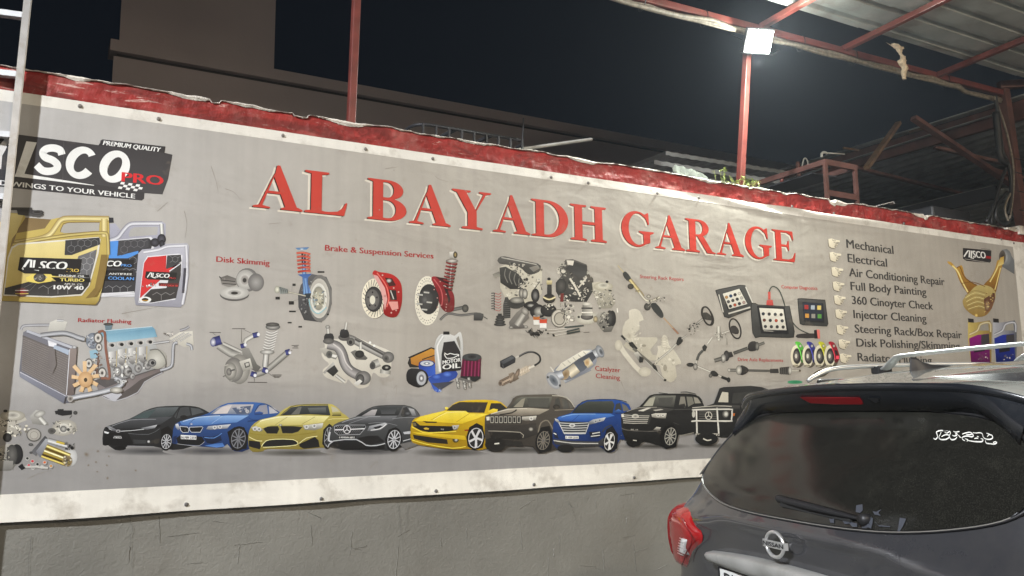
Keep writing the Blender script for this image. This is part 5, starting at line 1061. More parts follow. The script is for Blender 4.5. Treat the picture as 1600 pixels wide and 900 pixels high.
a.poly('150,310 265,300 268,380 215,395 160,380', (30, 60, 150), (60, 100, 200), 'x'); a.ell(208, 302, 56, 24, (70, 110, 200), (24, 44, 110)); a.ell(208, 302, 46, 19, (236, 238, 240), (190, 196, 204)); a.ell(208, 302, 24, 10, (60, 70, 90), (150, 160, 176)); a.ell(208, 302, 10, 5, WHT)
a.poly('70,360 100,335 180,345 215,380 210,440 150,470 80,440 65,400', (40, 40, 44), (20, 20, 22), sm=2); a.ell(168, 405, 40, 56, (90, 92, 96), (36, 36, 40)); a.ell(170, 405, 34, 48, (226, 228, 230), (170, 172, 176)); a.ell(170, 405, 20, 28, (70, 70, 74), (140, 140, 144)); a.ell(170, 405, 8, 12, (230, 230, 230))
a.poly('218,400 300,370 412,355 412,400 340,440 300,500 260,490 235,440', (40, 70, 150), (60, 96, 190), sm=2); a.ell(275, 395, 34, 18, (90, 130, 220), (40, 70, 160)); a.ell(350, 378, 34, 20, (100, 140, 226), (40, 70, 160)); a.poly('240,440 400,425 330,470 300,488', (70, 72, 84)); a.clutter('235,470 320,470 300,500 250,500', 10, [(70, 110, 200), (40, 70, 160), (180, 200, 230)], 41, 1, 2.5)
a.poly('455,265 585,265 580,400 545,425 480,420 440,400', (120, 26, 66), (90, 16, 50))
for i in range(11): a.line([(462 + i * 12, 275), (452 + i * 12.5, 408)], 4, (168, 60, 104) if i % 2 else (70, 10, 36))
a.poly('440,390 580,392 580,405 545,428 480,424 440,405', (40, 40, 42)); a.ell(520, 258, 66, 26, (84, 86, 88), (60, 62, 64)); a.ell(520, 255, 32, 14, (26, 26, 28), (60, 60, 62)); a.line('454,262 460,280 580,285 586,262', 4, (50, 50, 52))
for x, y, r_ in ((425, 440, 80), (470, 445, 50), (505, 435, 35)): a.tube([(x - 8, y - 35), (x + 4, y + 35)], 22, (60, 60, 58), (220, 218, 210)); a.ell(x, y - 5, 14, 8, (200, 198, 190), (60, 58, 56)); a.ell(x + 4, y + 30, 10, 8, (210, 206, 196), (80, 78, 74))
a.line('430,405 520,430', 16, (110, 108, 104))
a = A('printed_sensor', None, T9)
a.line('845,255 900,226 950,224 990,250 992,290 950,320', 13, (44, 44, 46), 4); a.line('850,248 905,222 950,222', 3, (130, 130, 130), 3)
a.poly('716,285 800,243 825,262 822,295 740,338 718,325', (60, 62, 66), (34, 34, 38)); a.poly('722,290 800,250 818,264 738,308', (96, 100, 104), (70, 72, 76)); a.line('735,310 740,335', 3, (120, 120, 120)); a.line('822,262 848,250', 12, (200, 196, 186))
a.tube('850,370 915,335', 46, (190, 176, 156), (240, 230, 212)); 
for i in range(4): a.ell(862 + i * 18, 365 - i * 10, 8, 26, (236, 224, 204), (180, 164, 142), 25)
a.ell(835, 375, 14, 40, (170, 150, 130), (80, 66, 56), 20); a.poly('775,375 805,362 850,405 820,425 800,430', (150, 134, 116), (96, 84, 72)); a.ell(800, 402, 13, 40, (190, 172, 150), (90, 76, 64), 20); a.tube('722,440 790,405', 44, (90, 74, 62), (196, 176, 154)); a.line('730,425 780,400', 4, (60, 50, 44)); a.line('740,442 785,420', 4, (60, 50, 44)); a.line('915,335 955,318', 14, (226, 220, 206)); a.ell(718, 440, 14, 18, (70, 60, 54), (140, 124, 108))
a = A('printed_catalyser', None, T9)
a.tube('1150,400 1330,310', 90, (120, 126, 136), (230, 234, 238)); a.poly('1085,360 1140,300 1300,210 1370,215 1385,260 1380,310 1300,370 1180,420 1120,400', (170, 176, 186), (110, 114, 124), sm=2); a.poly('1100,350 1140,300 1290,212 1350,212 1240,290 1130,355', (236, 232, 218), (206, 200, 184)); 
for i in range(5): a.line([(1150 + i * 36, 300 - i * 20), (1170 + i * 36, 320 - i * 20)], 5, (170, 166, 154))
a.poly('1150,350 1260,270 1365,215 1385,260 1300,350 1200,400', (60, 64, 72), (110, 116, 126)); a.tube('1190,375 1250,330', 74, (150, 140, 120), (240, 230, 206)); a.ell(1170, 380, 26, 38, (120, 96, 66), (170, 150, 120), 30); a.tube('1310,310 1350,285', 60, (160, 150, 130), (236, 226, 200)); a.ell(1320, 296, 18, 24, (176, 140, 90), (214, 190, 150)); 
a.tube('1370,240 1410,215', 64, (110, 114, 120), (226, 230, 234)); a.ell(1410, 218, 26, 46, (200, 204, 208), (120, 124, 130), -25); a.ell(1418, 222, 12, 22, (60, 64, 70), (120, 124, 130), -25)
a.tube('1090,400 1150,375', 60, (110, 114, 122), (220, 224, 230)); a.ell(1088, 420, 42, 66, (220, 222, 224), (150, 152, 156), -35); a.ell(1088, 420, 24, 44, (60, 66, 74), (130, 136, 144), -35); a.ell(1048, 398, 7, 9, (60, 60, 60)); a.ell(1132, 455, 7, 9, (60, 60, 60)); a.line('1065,325 1090,360', 8, (214, 210, 200))

# --- steering racks (940..1140, 400.. W 818)
T5 = Z(940, 400, 1140, 818)
a = A('printed_white_subframe', 'ghosted white axle assembly with dark steering rack print', T5)
WF = (214, 208, 192); WF2 = (192, 186, 168)
a.poly('175,350 215,338 245,355 268,408 240,420 240,470 205,510 270,520 350,520 350,550 310,600 330,640 290,650 250,620 210,570 150,540 130,490 150,420 175,400', WF, WF2, sm=2); a.line('110,560 160,640 250,740 300,745', 30, WF, 3); a.ell(108, 570, 24, 34, WF, WF2); a.line('150,560 210,600 320,650 420,640', 34, WF2, 3); a.ell(275, 740, 40, 30, WF, WF2)
a.poly('385,520 400,505 420,520 430,570 460,600 500,660 505,690 470,700 480,770 440,808 390,770 370,700 340,690 360,600 355,575 385,570', WF, WF2, sm=2); a.clutter('150,420 240,420 260,620 180,560', 26, [WF, WF2, (228, 222, 206), (176, 170, 154)], 51, 2, 5); a.clutter('390,560 450,600 470,740 400,760 370,680', 26, [WF, WF2, (228, 222, 206), (176, 170, 154)], 52, 2, 5)
for i in range(4): a.ell(400, 530 + i * 16, 22, 8, (228, 222, 206), WF2)
a.ell(270, 573, 14, 8, (160, 154, 138)); a.ell(405, 715, 12, 22, (160, 154, 138))
DKM = (48, 48, 46); MT_ = (206, 202, 190)
a.tube('125,505 180,560 290,680 340,730 405,795', 10, (90, 88, 82), (220, 216, 204)); a.line('125,508 150,535', 12, DKM); a.poly('170,555 195,548 230,590 215,605 180,575', DKM); a.line('200,590 330,700', 16, (110, 108, 100)); a.poly('205,620 230,610 270,660 245,685', (226, 222, 210), (60, 60, 58)); a.poly('240,640 268,650 262,680 238,680', DKM); a.poly('320,690 345,700 360,740 330,720', DKM); a.ell(405, 793, 9, 7, DKM); a.clutter('310,650 370,650 360,690 310,690', 14, [DKM, MT_, (120, 118, 110)], 53, 1, 3)
a.tube('355,670 430,610 480,560', 12, (110, 108, 100), (226, 222, 210)); a.poly('475,560 490,520 510,520 518,545 490,572', DKM, sm=2); a.tube('510,530 545,505', 10, (80, 80, 76), (210, 206, 196)); a.clutter('540,470 570,430 620,425 630,460 590,500 550,510', 34, [DKM, MT_, (90, 88, 82), (30, 30, 30)], 54, 1.5, 4); a.tube('610,430 650,400', 14, (80, 80, 76), (200, 196, 186))
a.line([(676 + 38 * math.cos(t) + 8 * math.sin(t), 384 + 56 * math.sin(t) + 18 * math.cos(t)) for t in [2 * PI * i / 24 for i in range(25)]], 8, (56, 54, 50)); a.poly('645,375 670,360 700,385 710,410 680,410 650,400', (70, 68, 62), sm=2); a.ell(672, 390, 18, 18, (100, 98, 90), (60, 58, 54))
a = A('printed_steering_rack', None, T5)
a.tube('103,60 140,104', 5, (150, 130, 80), (236, 220, 170)); a.poly('135,110 155,100 190,145 175,165 145,140', (44, 46, 46), (70, 72, 70), sm=2); a.tube('180,150 240,225 265,260', 22, (120, 100, 56), (236, 220, 160)); a.ell(185, 195, 20, 18, (90, 84, 72), (50, 50, 48)); a.tube('215,225 250,220', 8, (80, 74, 60), (180, 170, 140)); a.tube('240,230 280,280 320,285 370,262', 16, (110, 104, 92), (236, 230, 210), 3); a.ell(300, 258, 14, 12, (220, 214, 198), (90, 88, 80)); a.ell(292, 325, 22, 24, (90, 88, 82), (48, 48, 46)); a.clutter('340,260 410,262 400,300 350,290', 14, [DKM, MT_, (110, 106, 98)], 55, 1, 3); a.clutter('270,270 330,280 320,330 280,320', 16, [DKM, MT_, (140, 136, 124)], 56, 1.5, 3.5)
a.poly('312,310 345,300 385,350 395,385 375,395 330,350', (44, 46, 46), (64, 66, 64), sm=2); a.tube('395,395 460,465', 8, (130, 96, 70), (220, 190, 150)); a.tube('455,460 490,498', 11, (110, 76, 60), (196, 150, 120))

# --- second steering assembly, axles, tablets, coloured calipers (1080..1320, 430.. W1200)
T6 = Z(1080, 430, 1320, 1200)
a = A('printed_steering_column', None, T6)
for cx_, cy_, rx_, ry_ in ((124, 318, 38, 70), (343, 418, 44, 76)):
    a.line([(cx_ + rx_ * math.cos(t) + 10 * math.sin(t), cy_ + ry_ * math.sin(t) + 12 * math.cos(t)) for t in [2 * PI * i / 26 for i in range(27)]], 12, (52, 48, 46)); 
a.poly('310,400 345,395 372,430 365,460 325,455 305,430', (60, 56, 54), sm=2); a.poly('85,300 110,290 140,320 150,350 115,345 92,325', (66, 64, 60), sm=2)
a.tube('300,436 250,452 215,470', 16, (110, 106, 98), (230, 226, 214)); a.tube('214,400 216,510', 30, (130, 128, 120), (226, 222, 210)); a.clutter('175,450 260,445 280,480 200,500', 24, [MT_, (90, 88, 84), (150, 146, 136)], 61, 2, 4); a.tube('165,485 125,540', 14, (120, 118, 110), (230, 226, 214)); a.poly('85,560 105,540 125,560 110,595 90,590', (54, 54, 52)); a.tube('90,590 60,620 45,665', 20, (56, 56, 54), (90, 90, 86), 2); a.line('278,490 280,545', 8, (150, 146, 136)); a.tube('40,670 38,700', 18, (110, 108, 100), (230, 226, 214))
a.tube('-20,695 40,708 150,755 240,795', 15, (110, 108, 100), (230, 226, 214)); a.ell(-8, 700, 30, 16, (56, 56, 54), (40, 40, 40)); a.ell(32, 715, 18, 28, (190, 186, 176), (80, 78, 74)); a.poly('150,755 180,745 212,775 200,792 155,785', (50, 50, 48), sm=2); a.line('235,795 300,820', 22, (46, 46, 44)); a.ell(292, 818, 14, 20, (60, 60, 58), (34, 34, 34)); a.ell(150, 785, 14, 16, (130, 128, 120), (80, 78, 74))
a = A('printed_axle', 'dark drive axle print tilted up to the right', T6)
a.tube('330,610 440,570', 26, (50, 50, 48), (100, 98, 92)); a.poly('440,560 455,525 495,515 525,540 520,580 480,595 450,590', (66, 64, 62), (44, 42, 42), sm=2); a.ell(515, 555, 16, 34, (150, 148, 140), (60, 58, 56)); a.tube('525,545 572,527', 22, (60, 58, 56), (130, 128, 120)); a.poly('275,605 315,598 330,635 285,650', (56, 54, 52)); a.ell(275, 630, 24, 42, (90, 88, 86), (44, 42, 42)); a.ell(250, 650, 22, 34, (220, 216, 206), (96, 94, 90)); a.tube('180,668 240,650', 30, (56, 54, 52), (130, 128, 120))
a = A('printed_axle', 'dark drive axle print lying level', T6)
a.tube('440,744 620,748', 18, (44, 44, 42), (110, 108, 102)); a.poly('378,708 420,712 450,740 425,772 380,778', (56, 54, 52), (44, 42, 42), sm=2); a.ell(372, 742, 24, 38, (226, 222, 210), (110, 108, 102)); a.tube('300,742 350,742', 24, (70, 68, 64), (150, 148, 140)); a.ell(295, 742, 12, 16, (226, 222, 210), (120, 118, 112)); a.poly('615,732 680,730 685,765 615,765', (60, 58, 56)); a.poly('690,722 765,714 768,778 690,772', (54, 52, 50), (70, 68, 64))
for i in range(4): a.line([(705 + i * 16, 718), (705 + i * 16, 776)], 5, (90, 88, 84))
a.ell(772, 746, 14, 34, (226, 222, 212), (130, 128, 120)); a.tube('785,746 850,746', 16, (120, 116, 106), (226, 222, 208)); a.ell(848, 746, 8, 9, (90, 80, 66))
def tablet(a, body, edge, scr, cells, nx_, ny_, light=True, inset=0.12):
    a.poly(body, (84, 84, 82), (60, 60, 58), sm=0); a.line(body + ' ' + body.split()[0], 6, (48, 48, 46)); a.poly(edge, (40, 40, 42)); a.poly(scr, (226, 222, 208) if light else (54, 60, 72), (206, 202, 190) if light else (40, 44, 54))
    S = pts(scr); 
    for j in range(ny_):
        for i in range(nx_):
            u = (i + .5) / nx_; v = (j + .5) / ny_ * (1 - inset) + inset
            x = (S[0][0] * (1 - u) + S[1][0] * u) * (1 - v) + (S[3][0] * (1 - u) + S[2][0] * u) * v; y = (S[0][1] * (1 - u) + S[1][1] * u) * (1 - v) + (S[3][1] * (1 - u) + S[2][1] * u) * v
            c = cells[(j * nx_ + i) % len(cells)]
            if light: a.ell(x, y, 13, 13, c, tuple(q * 0.7 for q in c), n=12)
            else: a.poly([(x - 15, y - 17), (x + 15, y - 16), (x + 15, y + 17), (x - 15, y + 16)], c)
a = A('printed_tablet', 'diagnostic tablet print, the tilted one', T6)
tablet(a, '190,120 215,112 380,78 420,80 485,230 470,265 290,335 260,325 240,270 210,170', '245,140 385,105 440,230 285,275', '245,145 375,106 438,225 295,265', [(196, 150, 90), (40, 70, 110), (60, 56, 56), (220, 214, 200), (90, 88, 86), (80, 78, 76), (60, 58, 56), (200, 196, 186), (50, 48, 48), (190, 90, 60), (50, 50, 60), (190, 160, 150)], 4, 3)
a.tube('215,150 250,290', 10, (130, 128, 120), (226, 222, 210)); a.tube('290,300 460,250', 14, (130, 128, 120), (230, 226, 214)); a.tube('425,90 480,215', 12, (150, 148, 140), (236, 232, 222))
a = A('printed_tablet', 'diagnostic tablet print with red plug, the largest', T6)
a.line('605,150 615,110 640,88 680,110 710,170 735,250 780,350 840,420 930,462', 9, (66, 72, 66), 4); a.line('608,130 610,190', 20, (206, 90, 80)); a.poly('590,195 635,192 642,235 585,235', (222, 100, 92), (190, 70, 64)); a.poly('820,470 850,458 960,455 975,490 830,490', (60, 56, 54), sm=2); a.poly('958,430 985,425 990,495 962,495', (40, 36, 36)); a.poly('980,425 1002,425 1006,495 988,495', (226, 120, 110))
tablet(a, '470,222 500,220 520,232 735,245 765,240 778,300 805,440 800,485 760,488 540,480 500,490 480,450 468,300', '512,240 728,250 762,462 545,455', '530,256 718,265 744,430 560,425', [(60, 66, 74), (70, 68, 66), (80, 84, 86), (70, 66, 64), (110, 60, 50), (50, 52, 56), (190, 80, 60), (70, 72, 76), (60, 60, 64), (64, 64, 66), (60, 58, 60), (70, 68, 66)], 4, 3)
a.line('565,434 640,438', 4, (200, 196, 186))
a = A('printed_tablet', 'diagnostic tablet print with a dark screen', T6)
tablet(a, '832,185 860,182 1045,195 1052,260 1068,380 1060,398 870,388 850,380 838,270', '868,210 1030,220 1040,372 880,362', '872,214 1022,222 1028,355 882,350', [(170, 60, 56), (170, 180, 190), (220, 196, 110), (206, 150, 70), (150, 146, 136), (90, 150, 70)], 3, 2, False, 0.0)
for k, (x, c) in enumerate(((820, (96, 196, 70)), (910, (60, 62, 150)), (1000, (206, 206, 50)), (1080, (176, 40, 56)))):
    a = A('printed_coloured_caliper', ('green', 'blue violet', 'yellow', 'red')[k] + ' caliper on a brake disc print', T6)
    d = tuple(q * 0.55 for q in c); l = tuple(min(255, q * 1.25 + 30) for q in c)
    a.ell(x + 15, 640, 56, 84, (110, 104, 90), (90, 84, 74)); a.ell(x, 632, 44, 86, (216, 208, 180), (232, 226, 200)); a.ell(x + 6, 632, 32, 62, (70, 68, 66), (50, 48, 48)); a.ell(x, 632, 20, 40, (130, 126, 120), (96, 92, 88)); a.ell(x - 2, 632, 9, 18, (220, 216, 200))
    for q in range(9): a.line([(x - 22 + 4 * q, 700 - 0), (x - 26 + 6 * q, 716)], 3, (110, 100, 84))
    a.poly([(x - 10, 530), (x + 5, 518), (x + 35, 530), (x + 62, 580), (x + 75, 640), (x + 60, 680), (x + 35, 675), (x + 38, 630), (x + 20, 570)], c, d, sm=3); a.ell(x + 32, 553, 12, 14, (230, 226, 210), d); a.poly([(x + 38, 585), (x + 58, 590), (x + 64, 625), (x + 44, 620)], (40, 38, 36)); a.poly([(x + 48, 630), (x + 72, 630), (x + 74, 655), (x + 50, 655)], l); a.line([(x, 535), (x + 30, 600), (x + 42, 660)], 5, l, 3)
a.poly('930,815 960,760 1000,738 1060,735 1100,745 1040,790', (110, 104, 84), (70, 66, 56)); a.ell(810, 835, 60, 14, (50, 130, 90), (70, 150, 110))

# --- right end: logo, golden splash, two small cans (1280..1600, 360.. W1309)
T7 = Z(1280, 360, 1600, 1309)
a = A('printed_logo', 'small dark logo print at the right end', T7)
a.poly('918,112 1100,128 1098,198 1085,208 940,195 918,180', (52, 48, 48)); a.line('930,182 1085,207', 3, (180, 176, 168)); a.line('1035,116 1092,122', 3, (110, 106, 100)); a.line('925,168 950,130 962,130 958,172', 9, WHT); a.line('975,130 970,176 988,178', 9, WHT); a.text('SCO', (984, 172), (1064, 180), 42, WHT, 0.06); a.poly('1064,162 1098,166 1098,182 1064,178', (160, 40, 40))
a = A('printed_oil_splash', 'golden oil splash print pouring from a bottle neck', T7)
OG = (206, 164, 70); OL = (244, 226, 150); OD = (130, 88, 36)
a.poly('820,198 845,205 880,240 905,222 918,240 930,290 970,335 1010,352 960,420 945,400 900,330 868,250 825,212', OG, OD, sm=3); a.line('850,225 885,262 915,330 950,395', 9, OL, 4); a.line('880,240 900,235 930,300 1000,350', 6, OD, 4); a.poly('1140,190 1175,200 1165,240 1150,300 1135,370 1120,400 1085,360 1050,350 1095,300 1125,240', OG, OD, sm=3); a.line('1150,205 1128,260 1090,330', 8, OL, 4); a.line('1158,240 1135,330 1122,380', 6, OL, 4)
a.poly('920,440 960,395 1010,352 1080,355 1120,385 1125,430 1100,500 1060,545 1000,550 940,510 918,470', (200, 184, 120), (160, 130, 70), sm=3)
for i in range(9): a.line([(930 + i * 3, 420 + i * 12), (990 + i * 4, 385 + i * 14), (1060, 400 + i * 14)], 3, (240, 232, 170) if i % 2 else (150, 130, 80), 3)
a.poly('1050,440 1080,420 1120,400 1122,440 1100,500 1060,540', (96, 60, 50), (150, 110, 70)); a.ell(1072, 480, 16, 36, (196, 170, 130), (110, 76, 56)); a.clutter('1040,400 1120,390 1110,480 1060,530', 18, [OD, OL, (90, 56, 44), OG], 71, 1.5, 3.5); a.ell(1003, 543, 10, 9, OL, OG); a.line('905,340 980,330 1060,360', 4, OD, 3)
a.poly('1165,125 1200,118 1245,190 1246,280 1170,232', (130, 134, 136), (110, 112, 114)); a.ell(1195, 175, 34, 52, (170, 174, 176), (120, 124, 126)); a.ell(1183, 172, 30, 48, (200, 204, 204), (130, 134, 136)); a.ell(1170, 170, 22, 42, (60, 50, 40), (110, 104, 96)); a.poly('1155,175 1180,165 1178,215 1140,232', OG, OL)
for k, (P_, l1, l2, x) in enumerate((((150, 126, 60), (206, 186, 110), (150, 30, 130), 950), ((96, 98, 108), (190, 192, 200), (44, 60, 170), 1110))):
    a = A('printed_small_can', ('gold and purple', 'blue and silver')[k] + ' oil can print at the right end', T7)
    a.poly([(x, 575), (x + 35, 590), (x + 80, 585), (x + 140, 575), (x + 152, 640), (x + 150, 860), (x + 20, 852), (x, 700)], l1, P_, 'x'); a.poly([(x + 70, 600), (x + 130, 592), (x + 135, 640), (x + 60, 640)], (160, 156, 146)); a.tube([(x + 10, 665), (x + 60, 640), (x + 80, 600), (x + 140, 590), (x + 146, 650)], 16, P_, (236, 226, 190) if k == 0 else (226, 228, 234), 3); a.poly([(x, 562), (x + 36, 566), (x + 38, 590), (x + 2, 588)], (50, 46, 44))
    a.poly([(x + 8, 690), (x + 60, 668), (x + 135, 660), (x + 142, 845), (x + 20, 845)], l2, tuple(q * 0.6 for q in l2)); a.poly([(x + 85, 668), (x + 135, 662), (x + 138, 720), (x + 85, 740)], (70, 66, 70)); a.poly([(x + 40, 745), (x + 108, 730), (x + 108, 770), (x + 40, 782)], (40, 36, 44)); a.clutter([(x + 60, 790), (x + 130, 780), (x + 130, 830), (x + 60, 830)], 8, [(30, 28, 30), (206, 200, 190), (110, 100, 90)], 81 + k, 1.5, 3)

# --- bottom left engine bits (0..300, 600..)
TK = Z(0, 600, 300)
a = A('printed_loose_parts', 'loose engine parts and gold starter motor print', TK)
a.poly('-10,270 60,230 190,250 225,300 150,330 170,400 100,440 60,480 0,440', (196, 190, 178), (150, 146, 136)); a.ell(105, 265, 105, 46, (206, 200, 186), (150, 146, 134)); a.ell(105, 260, 60, 26, (130, 126, 118), (200, 196, 184)); a.clutter('-10,300 150,310 180,420 60,470', 60, G4 + LT, 91, 2, 6); a.ell(45, 225, 18, 12, (30, 30, 30)); a.ell(60, 445, 36, 38, (60, 58, 56), (30, 30, 30)); a.clutter('160,340 250,350 240,400 160,400', 14, LT, 92, 2, 6)
a.poly('-10,520 60,500 160,500 195,560 170,640 90,720 -10,725', (170, 166, 158), (110, 108, 102)); a.ell(140, 585, 52, 84, (50, 50, 50), (30, 30, 32)); a.ell(100, 590, 46, 86, (110, 108, 104), (60, 60, 58)); a.clutter('0,530 80,520 80,690 0,700', 40, G4, 93, 2, 6); a.poly('-10,640 110,640 110,710 20,722 -10,700', (150, 148, 142), (120, 118, 114))
a.poly('250,270 300,215 370,235 330,290 400,320 405,345 330,340 270,330', (190, 188, 182), (130, 128, 122)); a.ell(330, 250, 50, 26, (214, 212, 204), (140, 138, 132), -20); a.tube('330,280 380,335', 40, (120, 118, 112), (230, 228, 220)); a.line('460,240 480,235 600,235', 30, (44, 44, 46)); a.poly('480,210 530,208 530,225 590,220 600,255 520,265 480,255', (36, 36, 38)); a.ell(628, 240, 18, 16, (90, 88, 86), (50, 50, 50)); a.line('600,262 580,285', 6, (60, 60, 60))
a.ell(535, 365, 105, 66, (210, 206, 194), (160, 156, 146), -10); a.ell(530, 370, 44, 40, (110, 108, 104), (220, 216, 206)); a.ell(528, 375, 28, 26, (190, 188, 180), (70, 70, 68)); a.clutter('440,310 500,300 510,430 420,400', 20, G4, 94, 2, 5); a.clutter('570,330 640,370 620,420 560,420', 16, G4, 95, 2, 5); a.ell(432, 392, 34, 26, (60, 58, 56), (100, 98, 94))
a.ell(282, 425, 62, 56, (120, 116, 110), (90, 88, 84)); a.ell(282, 423, 54, 48, (206, 202, 192), (160, 156, 148)); a.ell(284, 427, 36, 34, (110, 108, 102), (150, 146, 138)); a.ell(284, 427, 30, 28, (178, 174, 164))
a.poly('375,430 395,450 300,600 255,570', (70, 70, 72), (110, 110, 112)); a.poly('300,560 380,455 480,480 440,620 330,610', (170, 172, 176), (110, 112, 118)); a.ell(585, 610, 60, 76, (226, 226, 224), (180, 180, 178)); a.poly('395,500 590,580 545,685 340,610', (150, 130, 60), (110, 90, 30)); 
for q, c in ((0.12, (244, 232, 150)), (0.3, (90, 70, 24)), (0.48, (255, 250, 200)), (0.62, (170, 146, 60)), (0.78, (70, 54, 20)), (0.92, (226, 206, 110))): a.line([(395 - 55 * q, 505 + 105 * q), (588 - 43 * q, 582 + 100 * q)], 13, c)
a.ell(560, 640, 40, 46, (60, 54, 46), (150, 130, 90)); a.clutter('530,600 600,590 590,680 540,680', 16, G4 + [(200, 180, 100)], 96, 2, 4); a.tube('400,470 560,515', 46, (90, 88, 86), (230, 230, 228)); a.line('470,480 540,500', 18, (200, 176, 70)); a.clutter('540,490 620,500 610,550 550,550', 14, [(30, 30, 30), (60, 58, 58), (140, 138, 136)], 97, 3, 6); a.ell(257, 505, 20, 12, (110, 110, 108), (60, 60, 60)); a.ell(258, 572, 14, 10, (80, 80, 80))
for x, y, c in ((228, 622, (50, 50, 50)), (270, 645, (206, 60, 70)), (240, 680, (206, 60, 80)), (312, 670, (40, 40, 40)), (372, 655, (226, 110, 50)), (425, 685, (206, 150, 90)), (275, 700, (150, 150, 150)), (350, 690, (200, 200, 198))): a.ell(x, y, 20, 19, (236, 234, 228), (150, 148, 144)); a.ell(x, y - 2, 11, 10, c)
a.poly('150,688 185,662 200,690 215,700 180,718', (30, 30, 32)); a.line('210,690 300,690 400,700', 16, (200, 198, 192))

# ================================================================ THE PRINT: row of cars
def wheelp(a, cx, cy, rx, ry, n=10, rim=(190, 192, 196), dark=(36, 36, 38), rot=8, tyre=1.24):
    a.ell(cx, cy, rx * tyre, ry * tyre, (30, 30, 32), (18, 18, 20), rot); a.ell(cx, cy, rx, ry, dark, dark, rot)
    r = math.radians(rot)
    for k in range(n):
        t = 2 * PI * k / n + 0.2; x, y = rx * math.cos(t), ry * math.sin(t)
        a.line([(cx, cy), (cx + x * math.cos(r) - y * math.sin(r), cy + x * math.sin(r) + y * math.cos(r))], rx * 0.16, rim)
    a.ring(cx, cy, rx * 0.95, ry * 0.95, rx * 0.10, rim, rot); a.ell(cx, cy, rx * 0.2, ry * 0.2, (90, 90, 94), rim, rot)
# 1 black saloon
a = A('printed_car', 'black saloon print, leftmost in the row of cars', TK)
a.soft(1250, 560, 420, 40, (60, 60, 62)); a.poly('860,395 900,350 1080,290 1200,225 1310,190 1450,182 1580,182 1660,196 1730,230 1745,260 1730,420 1600,520 1440,550 1280,520 1060,520 1030,550 960,550 900,510 856,508', (48, 50, 52), (28, 29, 31), sm=2)
a.poly('1085,288 1205,228 1320,196 1490,192 1440,262 1300,290', (96, 102, 104), (54, 60, 62)); a.poly('1100,285 1210,235 1300,210 1230,285', (70, 84, 84)); a.poly('1500,196 1570,190 1590,260 1470,290 1450,270', (70, 72, 74)); a.poly('1590,198 1660,205 1700,235 1600,262', (84, 88, 90)); a.line('1470,285 1500,196 1580,186 1660,198', 5, (20, 20, 22), 2)
a.poly('920,345 1080,292 1440,270 1330,340 1180,365 960,372', (80, 82, 86), (44, 46, 48)); a.line('930,352 1085,300 1300,294', 4, (150, 152, 156), 2); a.poly('870,360 920,352 1000,385 1180,372 1330,340 1340,350 1270,378 1060,400 960,404 890,380', (20, 20, 22)); a.line('905,372 985,394 1190,378 1300,352', 5, (206, 208, 210), 2); a.poly('890,356 915,352 990,388 950,396', (160, 162, 166), (60, 60, 64)); a.poly('1170,368 1310,340 1290,368 1220,382', (206, 208, 212), (70, 72, 76)); a.ell(985, 392, 22, 14, (226, 226, 228), (110, 110, 112)); a.ell(985, 393, 10, 7, (50, 50, 52))
a.poly('870,400 1070,410 1110,500 1040,515 930,510 860,500', (20, 20, 22)); a.poly('868,392 910,404 900,415 870,408', (226, 226, 228)); a.text('COROLLA', (945, 452), (1014, 454), 12, (220, 220, 220), 0.04); a.line('950,436 1010,436', 4, (190, 190, 190)); a.poly('1100,462 1235,470 1225,492 1130,500', (40, 42, 44)); a.ell(1238, 480, 12, 12, (230, 230, 230), (110, 110, 112)); 
for i in range(4): a.line([(1110, 466 + i * 9), (1215, 472 + i * 7)], 2.5, (84, 86, 88))
a.line('1070,412 1240,420 1330,372', 3, (110, 112, 116), 2); a.line('1060,516 1280,522', 5, (150, 150, 154)); a.poly('1340,380 1400,350 1450,400 1440,540 1340,530', (16, 16, 18)); wheelp(a, 1386, 480, 42, 62); a.ell(1000, 535, 50, 18, (14, 14, 16)); a.ell(1530, 276, 30, 16, (30, 30, 32))
# 2 blue coupe
TL = Z(250, 600, 550)
a = A('printed_car', 'metallic blue coupe print, second from the left in the row', TL)
BL = (62, 104, 170); BH = (140, 178, 226); BD = (22, 44, 88)
a.soft(420, 560, 400, 40, (60, 60, 64)); a.poly('105,420 118,350 160,315 300,275 400,245 480,195 560,160 700,150 830,155 900,170 990,230 1005,250 900,300 790,360 745,540 620,560 560,500 520,530 380,525 130,500 104,480', BL, BD, sm=2)
a.poly('415,252 480,200 570,170 780,170 760,235 730,256 560,250', (196, 190, 190), (110, 124, 146)); a.poly('440,250 520,190 600,175 560,245', (214, 206, 204)); a.poly('600,200 760,180 740,248 640,250', (84, 96, 120)); a.clutter('640,200 740,190 730,245 650,245', 12, [(214, 210, 208), (60, 70, 96), (140, 150, 170)], 101, 2, 6)
a.poly('790,235 830,180 890,172 900,248 820,255', (150, 150, 160)); a.poly('905,180 960,205 985,240 912,248', (190, 190, 196)); a.line('785,250 815,185 880,166 980,232', 5, (30, 44, 70), 2); a.poly('780,238 830,228 862,240 850,256 790,258', (60, 100, 170), (28, 50, 96)); 
a.poly('165,312 300,276 560,262 740,262 640,320 500,330 360,345 240,345 180,340', BH, (70, 112, 176)); a.line('300,282 250,320 240,342', 3, (30, 60, 110), 2); a.line('520,268 430,330', 3, (170, 196, 230), 2); a.line('190,312 330,276 500,264', 6, (196, 214, 236), 2); a.ell(262, 334, 13, 8, (230, 230, 236), (50, 80, 130))
for g_ in ('165,352 225,358 240,372 236,402 190,405 172,385', '246,360 350,356 358,362 335,402 262,402 246,385'): a.poly(g_, (24, 26, 30)); a.line(g_ + ' ' + g_.split()[0], 5, (206, 208, 210))
